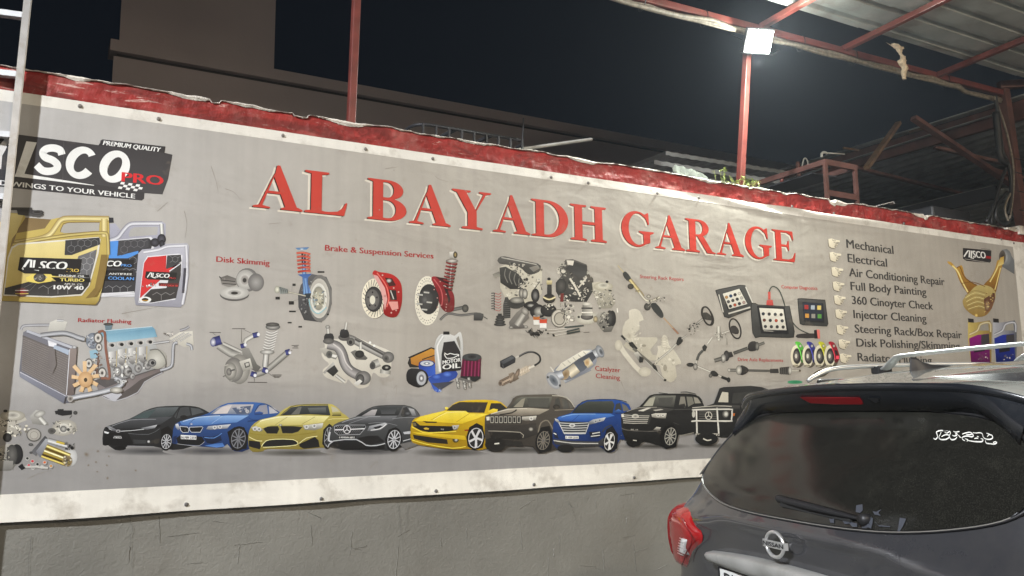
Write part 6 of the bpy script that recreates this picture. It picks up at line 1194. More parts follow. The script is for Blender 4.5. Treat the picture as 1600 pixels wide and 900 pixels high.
a.poly('128,335 150,330 166,372 150,385 130,360', (226, 228, 232), (96, 100, 110)); a.poly('400,352 590,335 560,370 420,382 385,376', (214, 216, 220), (110, 114, 122)); a.ell(455, 362, 16, 15, (40, 42, 48), (236, 236, 238)); a.ell(500, 357, 16, 15, (40, 42, 48), (236, 236, 238))
a.poly('135,450 180,420 350,440 372,480 330,512 150,500', (24, 26, 32), (16, 18, 22)); a.line('140,498 250,512 330,512 370,480', 4, (170, 172, 176), 2); a.poly('355,435 440,440 500,415 515,470 440,500 390,490', (30, 50, 90), (16, 24, 44)); a.line('370,445 450,450 515,410', 6, (96, 140, 206), 2); a.poly('172,424 302,430 302,464 174,458', (236, 236, 236)); a.text('N-MM 2359', (178, 456), (298, 460), 22, (40, 40, 44), 0.03)
a.poly('370,515 440,500 520,490 540,520 470,530', BL, (90, 136, 206)); a.poly('110,440 140,430 130,490 108,490', (24, 40, 76)); a.poly('560,400 620,360 700,360 735,430 720,540 600,550', (16, 18, 22)); wheelp(a, 652, 455, 60, 84, 10, (126, 128, 134), rot=10); a.line('740,280 780,300 900,290 950,265', 4, (30, 56, 104), 2); a.line('730,310 880,300', 8, (28, 50, 96))
# 3 gold coupe
a = A('printed_car', 'gold coupe print, third from the left in the row', TL)
Gd = (202, 188, 98); Gh = (240, 233, 170); Gk = (130, 116, 50)
a.soft(1130, 575, 400, 34, (64, 62, 56)); a.poly('735,430 760,355 830,300 960,270 1000,235 1080,185 1200,168 1380,166 1440,172 1490,210 1515,240 1580,290 1600,400 1440,520 1330,530 1180,545 900,540 860,560 770,565 738,520', Gd, Gk, sm=2)
a.poly('1010,262 1090,195 1180,180 1400,178 1420,262 1250,252', (70, 74, 74), (40, 44, 46)); a.poly('1090,255 1150,195 1180,190 1160,250', (110, 110, 104)); a.poly('1230,200 1380,195 1385,240 1250,245', (110, 114, 112), (60, 64, 66)); a.line('1005,262 1090,190 1200,172 1400,172', 5, (40, 38, 30), 2)
a.poly('1425,185 1470,200 1500,232 1440,255', (190, 186, 160)); a.poly('1430,235 1490,228 1512,248 1500,266 1440,264', (206, 196, 120), (100, 92, 44)); a.line('1432,262 1510,262', 6, (30, 28, 24))
a.poly('790,345 850,295 980,268 1180,262 1410,268 1360,320 1200,340 1040,345 930,345 850,370', Gh, (196, 182, 98)); a.line('830,310 990,276 1180,268', 6, (250, 246, 206), 2); a.line('1060,275 960,340', 3, (140, 126, 60)); a.line('1290,275 1180,335', 3, (140, 126, 60)); a.ell(1003, 342, 15, 9, (236, 236, 226), (90, 84, 50))
for g_ in ('860,372 900,355 980,352 992,375 975,412 890,410', '1005,352 1110,352 1185,360 1150,395 1100,410 1020,408'): a.poly(g_, (36, 36, 36), (24, 24, 24)); a.line(g_ + ' ' + g_.split()[0], 4, (70, 66, 50))
a.poly('760,362 800,350 860,380 845,395 775,390', (220, 220, 212), (120, 118, 104)); a.poly('1190,345 1360,325 1350,365 1290,385 1205,382', (226, 226, 220), (130, 128, 116)); 
for x, y in ((790, 374), (825, 377), (1220, 358), (1285, 350)): a.ell(x, y, 17, 17, (40, 40, 42), (240, 240, 236))
a.poly('865,480 920,460 1110,462 1150,495 1100,520 900,530 850,520', (30, 30, 30)); a.line('845,520 880,475 960,460 1110,464 1150,498 1080,516 860,528', 6, Gh, 2); a.poly('738,470 830,480 840,520 830,545 740,520', (26, 26, 26)); a.poly('1160,500 1290,440 1320,470 1330,525 1200,540 1160,520', (26, 26, 26)); a.line('740,440 800,470 850,475', 6, Gh, 2); a.line('1160,495 1220,450 1310,435', 6, Gh, 2)
a.line('745,410 860,425 1120,425 1300,400', 8, (150, 134, 56), 2); a.poly('1360,380 1410,330 1445,360 1440,480 1380,530 1350,500', (20, 20, 20)); wheelp(a, 1402, 440, 34, 84, 8, (170, 172, 176), rot=8); a.line('1400,300 1440,290 1570,290', 4, (236, 228, 160), 2)
# 4 dark grey hatch, 5 yellow coupe
TM = Z(500, 600, 800)
a = A('printed_car', 'dark silver hatchback print in the row, between the gold and yellow cars', TM)
Sd = (96, 98, 100); Sh = (170, 172, 176); Sk = (44, 46, 48)
a.soft(400, 560, 400, 36, (58, 58, 60)); a.poly('60,470 100,360 150,320 300,270 400,205 480,180 620,175 700,178 780,200 830,260 810,300 770,470 600,550 480,545 200,550 160,540 60,520', Sd, Sk, sm=2)
a.poly('310,268 410,210 500,186 690,182 650,262 480,262', (70, 74, 76), (36, 38, 40)); a.poly('345,266 430,215 475,212 455,264', (190, 186, 186), (150, 148, 150)); a.poly('500,210 640,195 620,250 510,250', (56, 60, 62), (84, 86, 88)); a.poly('690,200 720,190 760,260 690,280 670,260', (50, 52, 54)); a.poly('735,200 780,210 800,262 770,268', (190, 190, 192), (100, 102, 104)); a.ell(728, 245, 26, 15, (110, 112, 116), (40, 42, 44)); a.line('300,270 400,208 500,182 700,178 790,210 828,262', 5, (24, 24, 26), 2)
a.poly('170,318 310,272 640,266 600,310 460,340 380,350 300,335 150,340', (120, 122, 126), Sk); a.line('240,330 400,275', 3, (150, 152, 156)); a.line('600,290 690,280 800,280', 4, (150, 152, 156), 2); a.line('180,320 320,278 500,270', 5, (170, 172, 176), 2)
a.poly('118,352 160,342 372,342 380,360 330,420 150,425 120,400', (34, 36, 38)); 
for j in range(6):
    for i in range(14):
        x = 135 + i * 17 + (j % 2) * 8; y = 354 + j * 11
        if x < 365 - j * 6: a.ell(x, y, 3.4, 3, (150, 152, 154), n=6)
a.line('120,352 160,342 372,342 380,360 330,420 150,425 120,400 118,352', 5, (170, 172, 176)); a.line('122,382 196,380', 9, (230, 230, 232)); a.line('250,378 370,372', 9, (230, 230, 232)); a.ell(222, 380, 32, 36, (60, 62, 64), (40, 40, 42)); a.line([(222 + 29 * math.cos(t), 380 + 33 * math.sin(t)) for t in [2 * PI * i / 24 for i in range(25)]], 6, (226, 226, 228)); 
for t in (-90, 30, 150): a.line([(222, 380), (222 + 27 * math.cos(math.radians(t)), 380 + 30 * math.sin(math.radians(t)))], 6, (226, 226, 228))
a.poly('390,390 410,350 545,322 560,335 500,385 420,395', (206, 208, 212), (90, 92, 96)); a.poly('440,362 500,345 520,352 470,380', (40, 42, 46)); a.line('420,385 500,372 548,335', 6, (245, 245, 246), 2); a.poly('150,432 296,434 296,456 152,454', (24, 24, 24)); a.text('E REVENN AJEEZ', (158, 451), (288, 452), 13, WHT, 0.04)
a.poly('60,520 110,470 300,470 400,515 540,500 540,540 200,548 160,535', (30, 32, 34), (18, 18, 20)); a.line('62,528 110,475 300,462 380,510 470,512 540,495', 8, (196, 198, 202), 2); a.poly('310,450 400,432 480,430 535,480 420,505 360,490', (26, 26, 28)); a.line('80,400 70,470 100,480', 14, (206, 208, 212), 2); a.line('400,330 520,320 640,345', 3, (150, 152, 156), 2)
a.poly('540,460 570,380 630,360 675,420 670,530 560,540', (16, 16, 18)); wheelp(a, 614, 462, 54, 80, 10, (200, 202, 206), rot=10); a.poly('690,400 770,390 770,415 700,418', (196, 198, 202)); a.line('690,475 780,450', 6, (206, 208, 210)); a.poly('660,500 800,470 830,500 700,545', (110, 108, 106))
a = A('printed_car', 'bright yellow coupe print in the middle of the row', TM)
Yb = (226, 190, 28); Yh = (248, 228, 84); Yk = (160, 126, 10)
a.soft(1090, 570, 360, 40, (60, 58, 54)); a.poly('750,420 765,310 830,270 1030,222 1090,180 1150,145 1300,132 1430,135 1500,150 1560,200 1640,240 1640,400 1380,540 1290,545 1220,540 1100,545 900,520 770,490', Yb, Yk, sm=2)
a.poly('1050,222 1100,175 1160,150 1395,152 1365,240 1230,238 1210,224', (62, 56, 46), (40, 38, 36)); a.poly('1400,238 1420,160 1500,160 1555,205 1480,235', (44, 42, 38)); a.poly('1395,225 1440,205 1478,212 1470,240 1400,240', Yh, Yb); a.ell(1050, 200, 14, 9, Yh)
a.poly('840,268 1030,225 1210,226 1240,245 1400,250 1300,290 1180,330 940,315 780,308', Yh, (232, 200, 40)); a.line('940,300 1050,240 1200,232', 4, (252, 244, 160), 2); a.line('1240,246 1130,318', 4, (180, 146, 16), 2); a.line('1040,232 920,300', 3, (190, 156, 20), 2); a.poly('850,308 900,312 970,314 968,324 880,324', (60, 48, 12))
a.poly('762,318 790,312 830,345 1100,352 1150,342 1140,380 1060,395 900,400 830,385 775,355', (36, 32, 28), (24, 22, 20)); a.poly('765,320 795,325 800,350 775,350', (110, 100, 70)); a.poly('1095,345 1155,342 1140,380 1105,382', (206, 204, 196), (110, 106, 96)); a.ell(1118, 362, 14, 16, (60, 58, 54), (226, 224, 216)); a.poly('858,368 880,362 905,370 900,382 870,380', (236, 206, 90), (180, 140, 30)); a.text('SS', (1003, 382), (1028, 384), 11, (200, 198, 190), 0.03)
a.line('760,355 830,392 900,408 1130,395', 8, Yh, 2); a.poly('770,420 790,425 1055,462 1062,500 900,488 780,455', (36, 32, 26)); a.line('760,465 880,500 1100,535 1210,520', 6, Yh, 2); a.ell(1126, 465, 27, 24, (40, 38, 34), (90, 80, 30)); a.ell(1130, 466, 15, 14, (226, 226, 220), (90, 88, 84)); a.poly('1200,380 1238,378 1232,390 1202,392', (150, 50, 20)); a.poly('760,400 1200,430 1220,470 1060,450 800,415', (236, 204, 50), (206, 170, 20))
a.poly('1215,440 1240,360 1300,325 1350,350 1370,440 1350,530 1280,550 1225,520', (18, 18, 20)); wheelp(a, 1293, 450, 62, 86, 5, (214, 214, 216), rot=8, tyre=1.12); 
for k in range(5):
    t = 2 * PI * k / 5 + 0.2; a.line([(1293, 450), (1293 + 56 * math.cos(t), 450 + 78 * math.sin(t))], 20, (214, 214, 216), w2=12)
# 6 grey suv, 7 blue suv, 8 black suv, 9 boxy off-roader
TN = Z(750, 590, 1180)
a = A('printed_car', 'bronze grey off-road wagon print with a seven slot grille', TN)
a.soft(220, 420, 240, 26, (56, 54, 50)); a.poly('25,240 45,215 150,178 190,120 240,102 400,98 440,100 510,130 545,175 560,330 430,420 330,440 300,400 160,400 120,430 60,420 28,380', (92, 86, 78), (50, 46, 42), sm=2)
a.poly('165,176 215,120 240,112 415,112 400,178 280,172', (110, 110, 100), (60, 60, 56)); a.poly('190,172 240,125 260,118 245,172', (150, 146, 130)); a.poly('270,120 400,120 390,172 280,168', (84, 84, 78)); a.poly('425,178 435,125 455,115 470,180', (70, 70, 66)); a.poly('470,122 500,130 515,178 480,182', (84, 84, 80)); a.poly('505,130 540,172 520,180', (96, 94, 88)); a.ell(440, 170, 20, 14, (70, 66, 60), (40, 38, 36)); a.line('415,105 500,115 545,172', 4, (200, 194, 178), 2); a.line('170,120 240,98 410,96', 3, (150, 146, 136), 2)
a.poly('50,212 160,180 280,176 400,185 340,215 240,222 140,218', (190, 182, 164), (120, 112, 100)); a.line('210,186 180,205 110,216', 8, (50, 46, 42), 2); a.line('60,212 160,184 270,180', 4, (226, 220, 204), 2)
a.poly('48,222 240,225 238,268 55,266', (40, 38, 36))
for i in range(7): x = 56 + i * 26; a.poly([(x, 226), (x + 20, 226), (x + 19, 264), (x + 1, 263)], (190, 186, 174)); a.poly([(x + 3, 230), (x + 17, 230), (x + 16, 260), (x + 4, 260)], (50, 48, 46))
a.poly('32,228 52,226 52,248 36,250', (226, 224, 214)); a.poly('240,228 325,222 320,246 262,252 240,246', (226, 222, 210), (110, 106, 98)); a.ell(294, 238, 12, 11, (90, 88, 84), (240, 238, 230)); a.poly('82,292 174,292 174,314 84,314', (226, 226, 222)); a.text('Auto', (100, 308), (160, 308), 11, (60, 58, 60), 0.05, 0.3)
a.poly('30,270 240,275 320,262 330,330 240,360 60,345', (62, 58, 54), (44, 42, 40)); a.poly('50,318 225,322 240,350 220,362 60,350', (34, 32, 30)); a.line('45,310 230,318 245,350', 4, (170, 164, 150), 2); a.ell(292, 300, 14, 12, (200, 196, 184), (70, 66, 62)); a.poly('28,360 60,350 240,372 250,400 40,392', (40, 38, 36)); a.ell(85, 388, 60, 42, (24, 24, 24), (34, 32, 30)); a.line('80,385 108,382', 8, (220, 218, 206)); a.line('335,320 350,265 390,250 420,300', 7, (130, 122, 108), 3)
a.poly('325,340 350,290 400,280 420,340 410,420 340,440', (20, 20, 20)); wheelp(a, 364, 366, 36, 56, 12, (120, 114, 104), rot=12); a.line('430,190 540,185', 4, (150, 142, 126))
a = A('printed_car', 'blue compact off-road wagon print in the row', Z(840, 590, 1180))
B2 = (34, 78, 156); B2h = (80, 130, 206); B2k = (16, 36, 80)
a.soft(330, 530, 300, 30, (56, 56, 54)); a.poly('105,470 110,340 145,290 240,260 290,200 350,170 430,160 560,160 640,185 680,230 690,440 600,455 560,540 500,545 440,500 260,510 240,545 160,540 110,490', B2, B2k, sm=2)
a.poly('245,262 300,205 360,175 545,172 560,200 545,262 420,258', (74, 78, 72), (44, 48, 46)); a.poly('560,250 570,195 600,185 615,235 600,262', (60, 62, 62)); a.poly('612,190 645,205 670,240 625,248', (110, 108, 100)); a.poly('550,250 590,232 612,245 608,264 570,268', B2h, B2k); a.line('250,258 300,200 360,166 560,160 650,180', 5, (30, 40, 60), 2)
a.poly('150,288 250,264 530,266 560,280 490,300 380,320 340,325 170,320 140,310', B2h, B2); a.line('170,290 260,270 420,268', 5, (140, 180, 230), 2); a.line('300,275 250,318', 3, (24, 56, 120)); 
a.poly('145,320 375,328 345,410 190,412', (40, 44, 50)); 
for i in range(5): a.tube([(152 + i * 9, 332 + i * 18), (260, 338 + i * 17), (370 - i * 7, 332 + i * 18)], 8, (96, 98, 100), (226, 228, 226), 2)
a.line('145,320 190,412 345,412 375,328', 6, (214, 216, 214)); a.ell(248, 352, 22, 14, (60, 62, 66), (230, 230, 228)); a.poly('120,300 145,308 160,330 140,330 125,318', (220, 222, 220), (110, 114, 120)); a.poly('360,332 400,308 495,292 480,318 380,345', (220, 222, 222), (96, 100, 108)); a.ell(420, 322, 13, 11, (40, 44, 50), (200, 202, 204)); a.ell(450, 315, 13, 11, (40, 44, 50), (200, 202, 204))
a.poly('198,428 296,430 296,450 200,450', (226, 226, 220)); a.text('E 1509 CR50', (204, 446), (290, 447), 12, (50, 50, 52), 0.04); a.poly('110,400 135,405 150,450 120,440', (30, 36, 50)); a.line('112,408 132,418', 7, (220, 222, 220)); a.line('385,430 450,425', 7, (226, 228, 226)); a.line('395,410 452,402', 9, (214, 216, 214)); a.poly('370,400 455,395 460,425 440,440 385,440', (30, 36, 50)); a.line('385,432 452,424', 6, (230, 232, 230)); a.line('395,412 452,402', 8, (214, 216, 214))
a.poly('108,452 250,465 440,470 480,440 500,500 260,512 120,490', (70, 70, 72), (44, 44, 46)); a.line('112,462 250,482 440,484', 7, (196, 196, 190), 2); a.ell(200, 520, 62, 28, (22, 22, 22)); a.poly('480,470 500,380 545,355 585,420 580,520 530,550 490,540', (22, 24, 28)); a.line('470,400 500,365 540,350', 10, (56, 60, 66), 3); wheelp(a, 521, 468, 38, 68, 5, (230, 230, 226), rot=10, tyre=1.2)
for k in range(5):
    t = 2 * PI * k / 5 + 0.2; a.line([(521, 468), (521 + 33 * math.cos(t), 468 + 60 * math.sin(t))], 9, (230, 230, 226), w2=17)
a = A('printed_car', 'glossy black large off-road wagon print in the row', Z(840, 590, 1180))
K1 = (42, 42, 42); K2 = (24, 24, 24)
a.soft(860, 505, 300, 24, (60, 58, 54)); a.poly('608,300 620,262 740,215 800,150 850,122 1040,118 1160,128 1205,180 1215,240 1150,400 1030,420 960,520 900,500 780,470 740,500 670,500 620,410', K1, K2, sm=2)
a.poly('760,212 815,150 850,132 1010,132 995,218 880,212', (110, 110, 102), (60, 60, 58)); a.poly('770,210 820,152 860,140 840,208', (170, 168, 152)); a.poly('880,150 990,145 980,205 890,205', (76, 76, 72)); a.poly('1030,215 1045,140 1075,140 1085,200 1080,218', (130, 126, 116)); a.poly('1088,140 1130,142 1145,190 1100,215', (120, 118, 108)); a.poly('1140,142 1170,150 1195,188 1150,190', (150, 146, 134)); a.poly('1030,200 1075,190 1082,215 1030,222', (60, 58, 56), (30, 30, 30)); a.line('1045,108 1090,105 1160,122', 5, (60, 58, 54), 2); a.line('885,112 950,118', 5, (50, 50, 48)); a.line('760,212 815,146 850,126 1030,122 1180,140 1205,190', 4, (20, 20, 20), 2)
a.poly('640,252 740,220 880,216 1000,232 930,262 800,262 660,262', (84, 82, 78), (40, 40, 40)); a.poly('730,245 800,222 830,222 770,248', (220, 216, 204)); a.poly('840,238 900,230 920,236 860,246', (190, 186, 176)); a.line('650,250 740,222 870,218', 4, (170, 166, 154), 2)
a.poly('610,262 820,262 830,300 810,345 640,330 612,300', (56, 56, 54)); 
for i in range(5): a.tube([(612 + i * 3, 272 + i * 15), (700, 280 + i * 14), (815 - i * 4, 282 + i * 13)], 7, (80, 78, 74), (226, 222, 210))
a.ell(712, 284, 26, 16, (110, 106, 100), (220, 216, 204)); a.poly('830,270 860,262 942,262 935,300 870,298 835,290', (226, 222, 210), (120, 116, 108)); a.ell(880, 280, 14, 10, (60, 58, 56), (240, 238, 228)); a.ell(915, 278, 13, 10, (60, 58, 56), (240, 238, 228)); a.poly('608,270 625,265 630,290 612,292', (220, 216, 204)); a.text('BK 10', (680, 386), (732, 388), 9, (190, 186, 176), 0.04); a.poly('842,385 868,362 900,366 890,388', (226, 222, 210), (80, 78, 74)); a.line('612,368 640,384 800,396 900,388', 5, (110, 106, 100), 2)
a.poly('610,390 900,400 900,450 800,470 640,440', (34, 34, 34), (22, 22, 22)); a.ell(700, 475, 55, 32, (20, 20, 20)); a.line('695,460 722,464', 7, (200, 196, 184)); a.poly('890,420 930,360 990,345 1030,420 1010,510 940,525 900,500', (16, 16, 16)); wheelp(a, 969, 432, 42, 66, 10, (170, 168, 158), rot=10); a.line('1030,430 1150,402', 5, (150, 146, 134)); a.line('1000,235 1200,230', 4, (84, 82, 78)); a.line('990,330 1030,345', 4, (70, 68, 66))
a = A('printed_car', 'boxy black off-road vehicle print with a silver bull bar, behind the parked car', Z(840, 590, 1180))
a.soft(1270, 500, 150, 22, (60, 58, 54)); a.poly('1125,245 1290,190 1330,80 1360,70 1560,60 1640,70 1760,110 1760,420 1400,440 1150,420 1130,380', (50, 50, 50), (28, 28, 28)); a.poly('1320,180 1350,105 1395,110 1395,182', (206, 200, 184)); a.poly('1420,190 1430,115 1600,100 1640,190', (60, 60, 58)); a.poly('1130,235 1290,200 1480,205 1480,235 1380,228', (84, 82, 78), (50, 50, 50)); a.line('1130,222 1300,208 1420,212', 6, (190, 186, 174), 2); a.poly('1415,262 1445,262 1440,282 1418,282', (206, 110, 40))
a.poly('1170,240 1320,240 1320,312 1175,312', (40, 40, 40)); 
for i in range(4): a.line([(1178, 252 + i * 16), (1315, 252 + i * 16)], 4, (110, 108, 102))
a.ell(1250, 280, 26, 30, (40, 40, 40)); a.line([(1250 + 24 * math.cos(t), 280 + 28 * math.sin(t)) for t in [2 * PI * i / 20 for i in range(21)]], 5, (220, 216, 204)); 
for t in (-90, 30, 150): a.line([(1250, 280), (1250 + 23 * math.cos(math.radians(t)), 280 + 26 * math.sin(math.radians(t)))], 5, (220, 216, 204))
a.ell(1375, 268, 26, 30, (150, 148, 140), (60, 60, 58)); a.ell(1378, 268, 16, 20, (236, 234, 224), (150, 148, 140)); a.ell(1140, 268, 12, 26, (190, 188, 178))
a.poly('1150,412 1330,410 1330,428 1160,430', (190, 186, 174)); 
for i in range(10): a.line([(1170 + i * 17, 414), (1162 + i * 17, 428)], 6, (60, 58, 56))
a.ell(1235, 450, 84, 46, (22, 22, 22), (30, 30, 30)); a.line('1210,448 1240,462 1270,456', 9, (210, 206, 194), 2)
for l in ('1160,230 1165,410', '1312,222 1318,320 1325,410'): a.tube(l, 13, (150, 148, 140), (245, 242, 232))
a.tube('1130,240 1160,236 1400,232 1422,245 1418,308 1400,320 1160,318 1125,325', 13, (140, 138, 130), (245, 242, 232), 2)
# handling smears and scratches on the print
a = A('scuff_marks')
R = random.Random(8)
for x, y, r_ in ((135, 585 + 125, 5), (153, 705, 3), (150, 722, 2.6), (138, 727, 2.4), (167, 727, 2.4), (170, 713, 2), (152, 737, 2.2), (212, 735, 2.5), (168, 747, 3)): a.ell(x, y, r_, r_ * 0.8, (120, 104, 84), bgcol(x, y), R.uniform(0, 180), raw=True)
for l in ('42,749 60,740 80,735', '330,260 338,285 341,300', '352,295 365,300 376,312', '246,330 262,316', '288,330 292,350 289,372', '602,264 612,262 622,261', '680,275 686,280 700,284', '725,296 732,303', '578,731 590,720 584,738', '420,350 440,348', '190,490 245,480', '970,596 976,610', '455,712 453,722', '615,608 620,602 618,622'): a.line(l, 0.8, (146, 140, 131), 3, w2=0.3)
for k in range(26):
    x = R.uniform(60, 1150); y = R.uniform(230, 735); a.ell(x, y, R.uniform(0.5, 1.3), R.uniform(0.4, 1.0), (110, 104, 96), bgcol(x, y), 0, 8, raw=True)
for q in arts: q.build(banner)
# ================================================================ THE PARKED CAR
# car frame: s to its right, u forward, z up
CR = np.array([-0.19645546, -0.98051275]); CF = np.array([0.98051275, -0.19645546]); C0 = np.array([2.363, 2.1345])
def cp(s, u, z): q = C0 + CR * s + CF * u; return (q[0], q[1], z)
def tabf(T):
    X_ = [a for a, _ in T]; Y_ = [b for _, b in T]
    def f(x):
        if x <= X_[0]: return Y_[0]
        if x >= X_[-1]: return Y_[-1]
        for i in range(len(X_) - 1):
            if x <= X_[i + 1]:
                t = (x - X_[i]) / (X_[i + 1] - X_[i])
                m0 = (Y_[i + 1] - Y_[i - 1]) / (X_[i + 1] - X_[i - 1]) if i > 0 else (Y_[1] - Y_[0]) / (X_[1] - X_[0])
                m1 = (Y_[i + 2] - Y_[i]) / (X_[i + 2] - X_[i]) if i + 2 < len(X_) else (Y_[-1] - Y_[-2]) / (X_[-1] - X_[-2])
                h = X_[i + 1] - X_[i]
                return (2 * t**3 - 3 * t * t + 1) * Y_[i] + (t**3 - 2 * t * t + t) * h * m0 + (-2 * t**3 + 3 * t * t) * Y_[i + 1] + (t**3 - t * t) * h * m1
    return f
UC = tabf([(0.2, 0.05), (0.35, -0.10), (0.5, -0.15), (0.7, -0.15), (0.82, -0.07), (0.92, -0.075), (1.0, -0.095), (1.09, -0.102), (1.13, -0.088), (1.18, -0.056), (1.25, -0.02), (1.32, 0.03), (1.4, 0.09), (1.5, 0.175), (1.56, 0.22), (1.62, 0.27), (1.66, 0.33)])
WH = tabf([(0.2, 0.90), (0.35, 0.95), (0.6, 0.98), (0.9, 0.975), (1.05, 0.955), (1.15, 0.93), (1.2, 0.912), (1.3, 0.862), (1.4, 0.805), (1.5, 0.748), (1.58, 0.70), (1.66, 0.62)])
UF = tabf([(0.2, 4.75), (0.5, 4.90), (0.8, 4.86), (1.0, 4.75), (1.07, 4.3), (1.12, 3.55), (1.2, 3.38), (1.4, 2.95), (1.58, 2.5), (1.66, 2.25)])
KSF = tabf([(0.5, 0.115), (1.08, 0.115), (1.2, 0.165), (1.7, 0.17)])
def urear(s, z): return UC(z) + KSF(z) * s * s
def outline(z):
    w = WH(z); r = 0.13; s1 = w - r; P = []
    for i in range(9): s = s1 * i / 8; P.append((s, urear(s, z)))
    u1 = urear(s1, z); sl = 2 * KSF(z) * s1; c = (w, u1 + sl * r); e = (w, u1 + sl * r + 0.16)
    for i in range(1, 8):
        t = i / 8; P.append(tuple((1 - t) ** 2 * a + 2 * t * (1 - t) * b + t * t * d for a, b, d in zip((s1, u1), c, e)))
    uf = UF(z); ul = uf - 0.55
    for i in range(15):
        t = i / 14; u = e[1] + (ul - e[1]) * t; P.append((w * (1 - 0.05 * max(0, t - 0.7) / 0.3) if t > 0 else w, u))
    wl = P[-1][0]
    for i in range(1, 9):
        t = i / 8; P.append(((wl) * math.cos(t * PI / 2) ** 0.6 if t < 1 else 0.0, ul + (uf - ul) * math.sin(t * PI / 2)))
    return P
paint = mat('grey_car_paint', (0.058, 0.059, 0.066), 0.27, metal=0.4, spec=0.5, coat=1.0, var=0.05, vscale=2)
# road dust over the paint
N = paint.node_tree.nodes; L = paint.node_tree.links; b = N['Principled BSDF']
g_ = N.new('ShaderNodeNewGeometry'); dn = N.new('ShaderNodeTexNoise'); dn.inputs['Scale'].default_value = 5; dn.inputs['Detail'].default_value = 9; dn.inputs['Roughness'].default_value = 0.7; L.new(g_.outputs['Position'], dn.inputs[0])
rr = N.new('ShaderNodeMapRange'); rr.inputs[1].default_value = 0.4; rr.inputs[2].default_value = 0.72; rr.inputs[3].default_value = 0.05; rr.inputs[4].default_value = 0.12; L.new(dn.outputs[0], rr.inputs[0])
L.new(rr.outputs[0], b.inputs['Coat Roughness'])
flk = N.new('ShaderNodeTexVoronoi'); flk.inputs['Scale'].default_value = 900; L.new(g_.outputs['Position'], flk.inputs[0])
mx = N.new('ShaderNodeMix'); mx.data_type = 'RGBA'; r3 = N.new('ShaderNodeMapRange'); r3.inputs[1].default_value = 0.45; r3.inputs[2].default_value = 0.8; r3.inputs[3].default_value = 0; r3.inputs[4].default_value = 0.18; L.new(dn.outputs[0], r3.inputs[0])
src = b.inputs['Base Color'].links[0].from_socket
L.new(r3.outputs[0], mx.inputs[0]); L.new(src, mx.inputs[6]); mx.inputs[7].default_value = (0.20, 0.185, 0.16, 1); L.new(mx.outputs[2], b.inputs['Base Color'])
roofp = paint.copy(); roofp.name = 'grey_roof_paint'
rb = roofp.node_tree.nodes['Principled BSDF']
for l_ in list(rb.inputs['Coat Roughness'].links): roofp.node_tree.links.remove(l_)
rb.inputs['Coat Roughness'].default_value = 0.03; rb.inputs['Roughness'].default_value = 0.16; rb.inputs['Coat IOR'].default_value = 1.7
for n_ in roofp.node_tree.nodes:      # paler grey mixed in on the flat top surfaces
    if n_.type == 'MIX' and not n_.inputs[7].is_linked: n_.inputs[7].default_value = (0.46, 0.48, 0.45, 1)
    if n_.type == 'MAP_RANGE' and abs(n_.inputs[4].default_value - 0.18) < 1e-4: n_.inputs[3].default_value = 0.45; n_.inputs[4].default_value = 0.8
rb.inputs['Metallic'].default_value = 0.0
chrome = mat('brushed_chrome', (0.75, 0.75, 0.75), 0.3, metal=0.75, var=0.1, vscale=20)
glass = mat('tinted_glass', (0.0145, 0.0142, 0.012), 0.14, spec=0.5, dirt=(0.042, 0.041, 0.033), dscale=5.0, damt=0.45, var=0.5, vscale=260)
blackp = mat('black_plastic', (0.018, 0.018, 0.02), 0.45, spec=0.4)
redl = mat('red_lens', (0.30, 0.007, 0.009), 0.12, spec=0.6, coat=0.6)
redd = mat('dark_red_lens', (0.20, 0.006, 0.009), 0.18, spec=0.5)
clearl = mat('clear_lens', (0.72, 0.72, 0.72), 0.2, spec=0.6, coat=0.5, var=0.35, vscale=90)
rubber = mat('tyre_rubber', (0.02, 0.02, 0.02), 0.8)

car = empty('parked_car', (C0[0] + CF[0] * 2.3, C0[1] + CF[1] * 2.3, 0), 'dusty dark grey SUV parked tail first beside the banner wall, in the lower right', 'car')
zs = [0.22, 0.26, 0.3, 0.35, 0.42, 0.5, 0.6, 0.7, 0.76, 0.82, 0.87, 0.92, 0.96, 1.0, 1.04, 1.07, 1.09, 1.11, 1.13, 1.155, 1.18, 1.21, 1.25, 1.3, 1.35, 1.4, 1.45, 1.5, 1.54, 1.58, 1.62, 1.65]
m = MB(); rows = []
def body_pt(s, u, z, rear):
    # pressed crease above the number plate recess and a recessed panel below it
    if rear and z < 1.2:
        a = abs(s); top = 1.128 - 0.10 * max(0, (a - 0.40) / 0.2) ** 2 if a < 0.62 else 0
        if a < 0.62 and z < top and z > 0.80:
            k = min(1, (top - z) / 0.020) * min(1, (0.62 - a) / 0.10); u += 0.030 * k
    return cp(s, u, z)
for z in zs:
    O = outline(z); full = [(s, u) for s, u in O] + [(-s, u) for s, u in O[-2:0:-1]]
    rows.append([body_pt(s, u, z, i < 10 or i > len(full) - 10) for i, (s, u) in enumerate(full)])
m.quadmesh(rows, True)
body = m.build('body', paint, car, True)
ss = body.modifiers.new('s', 'SUBSURF'); ss.levels = 1; ss.render_levels = 1
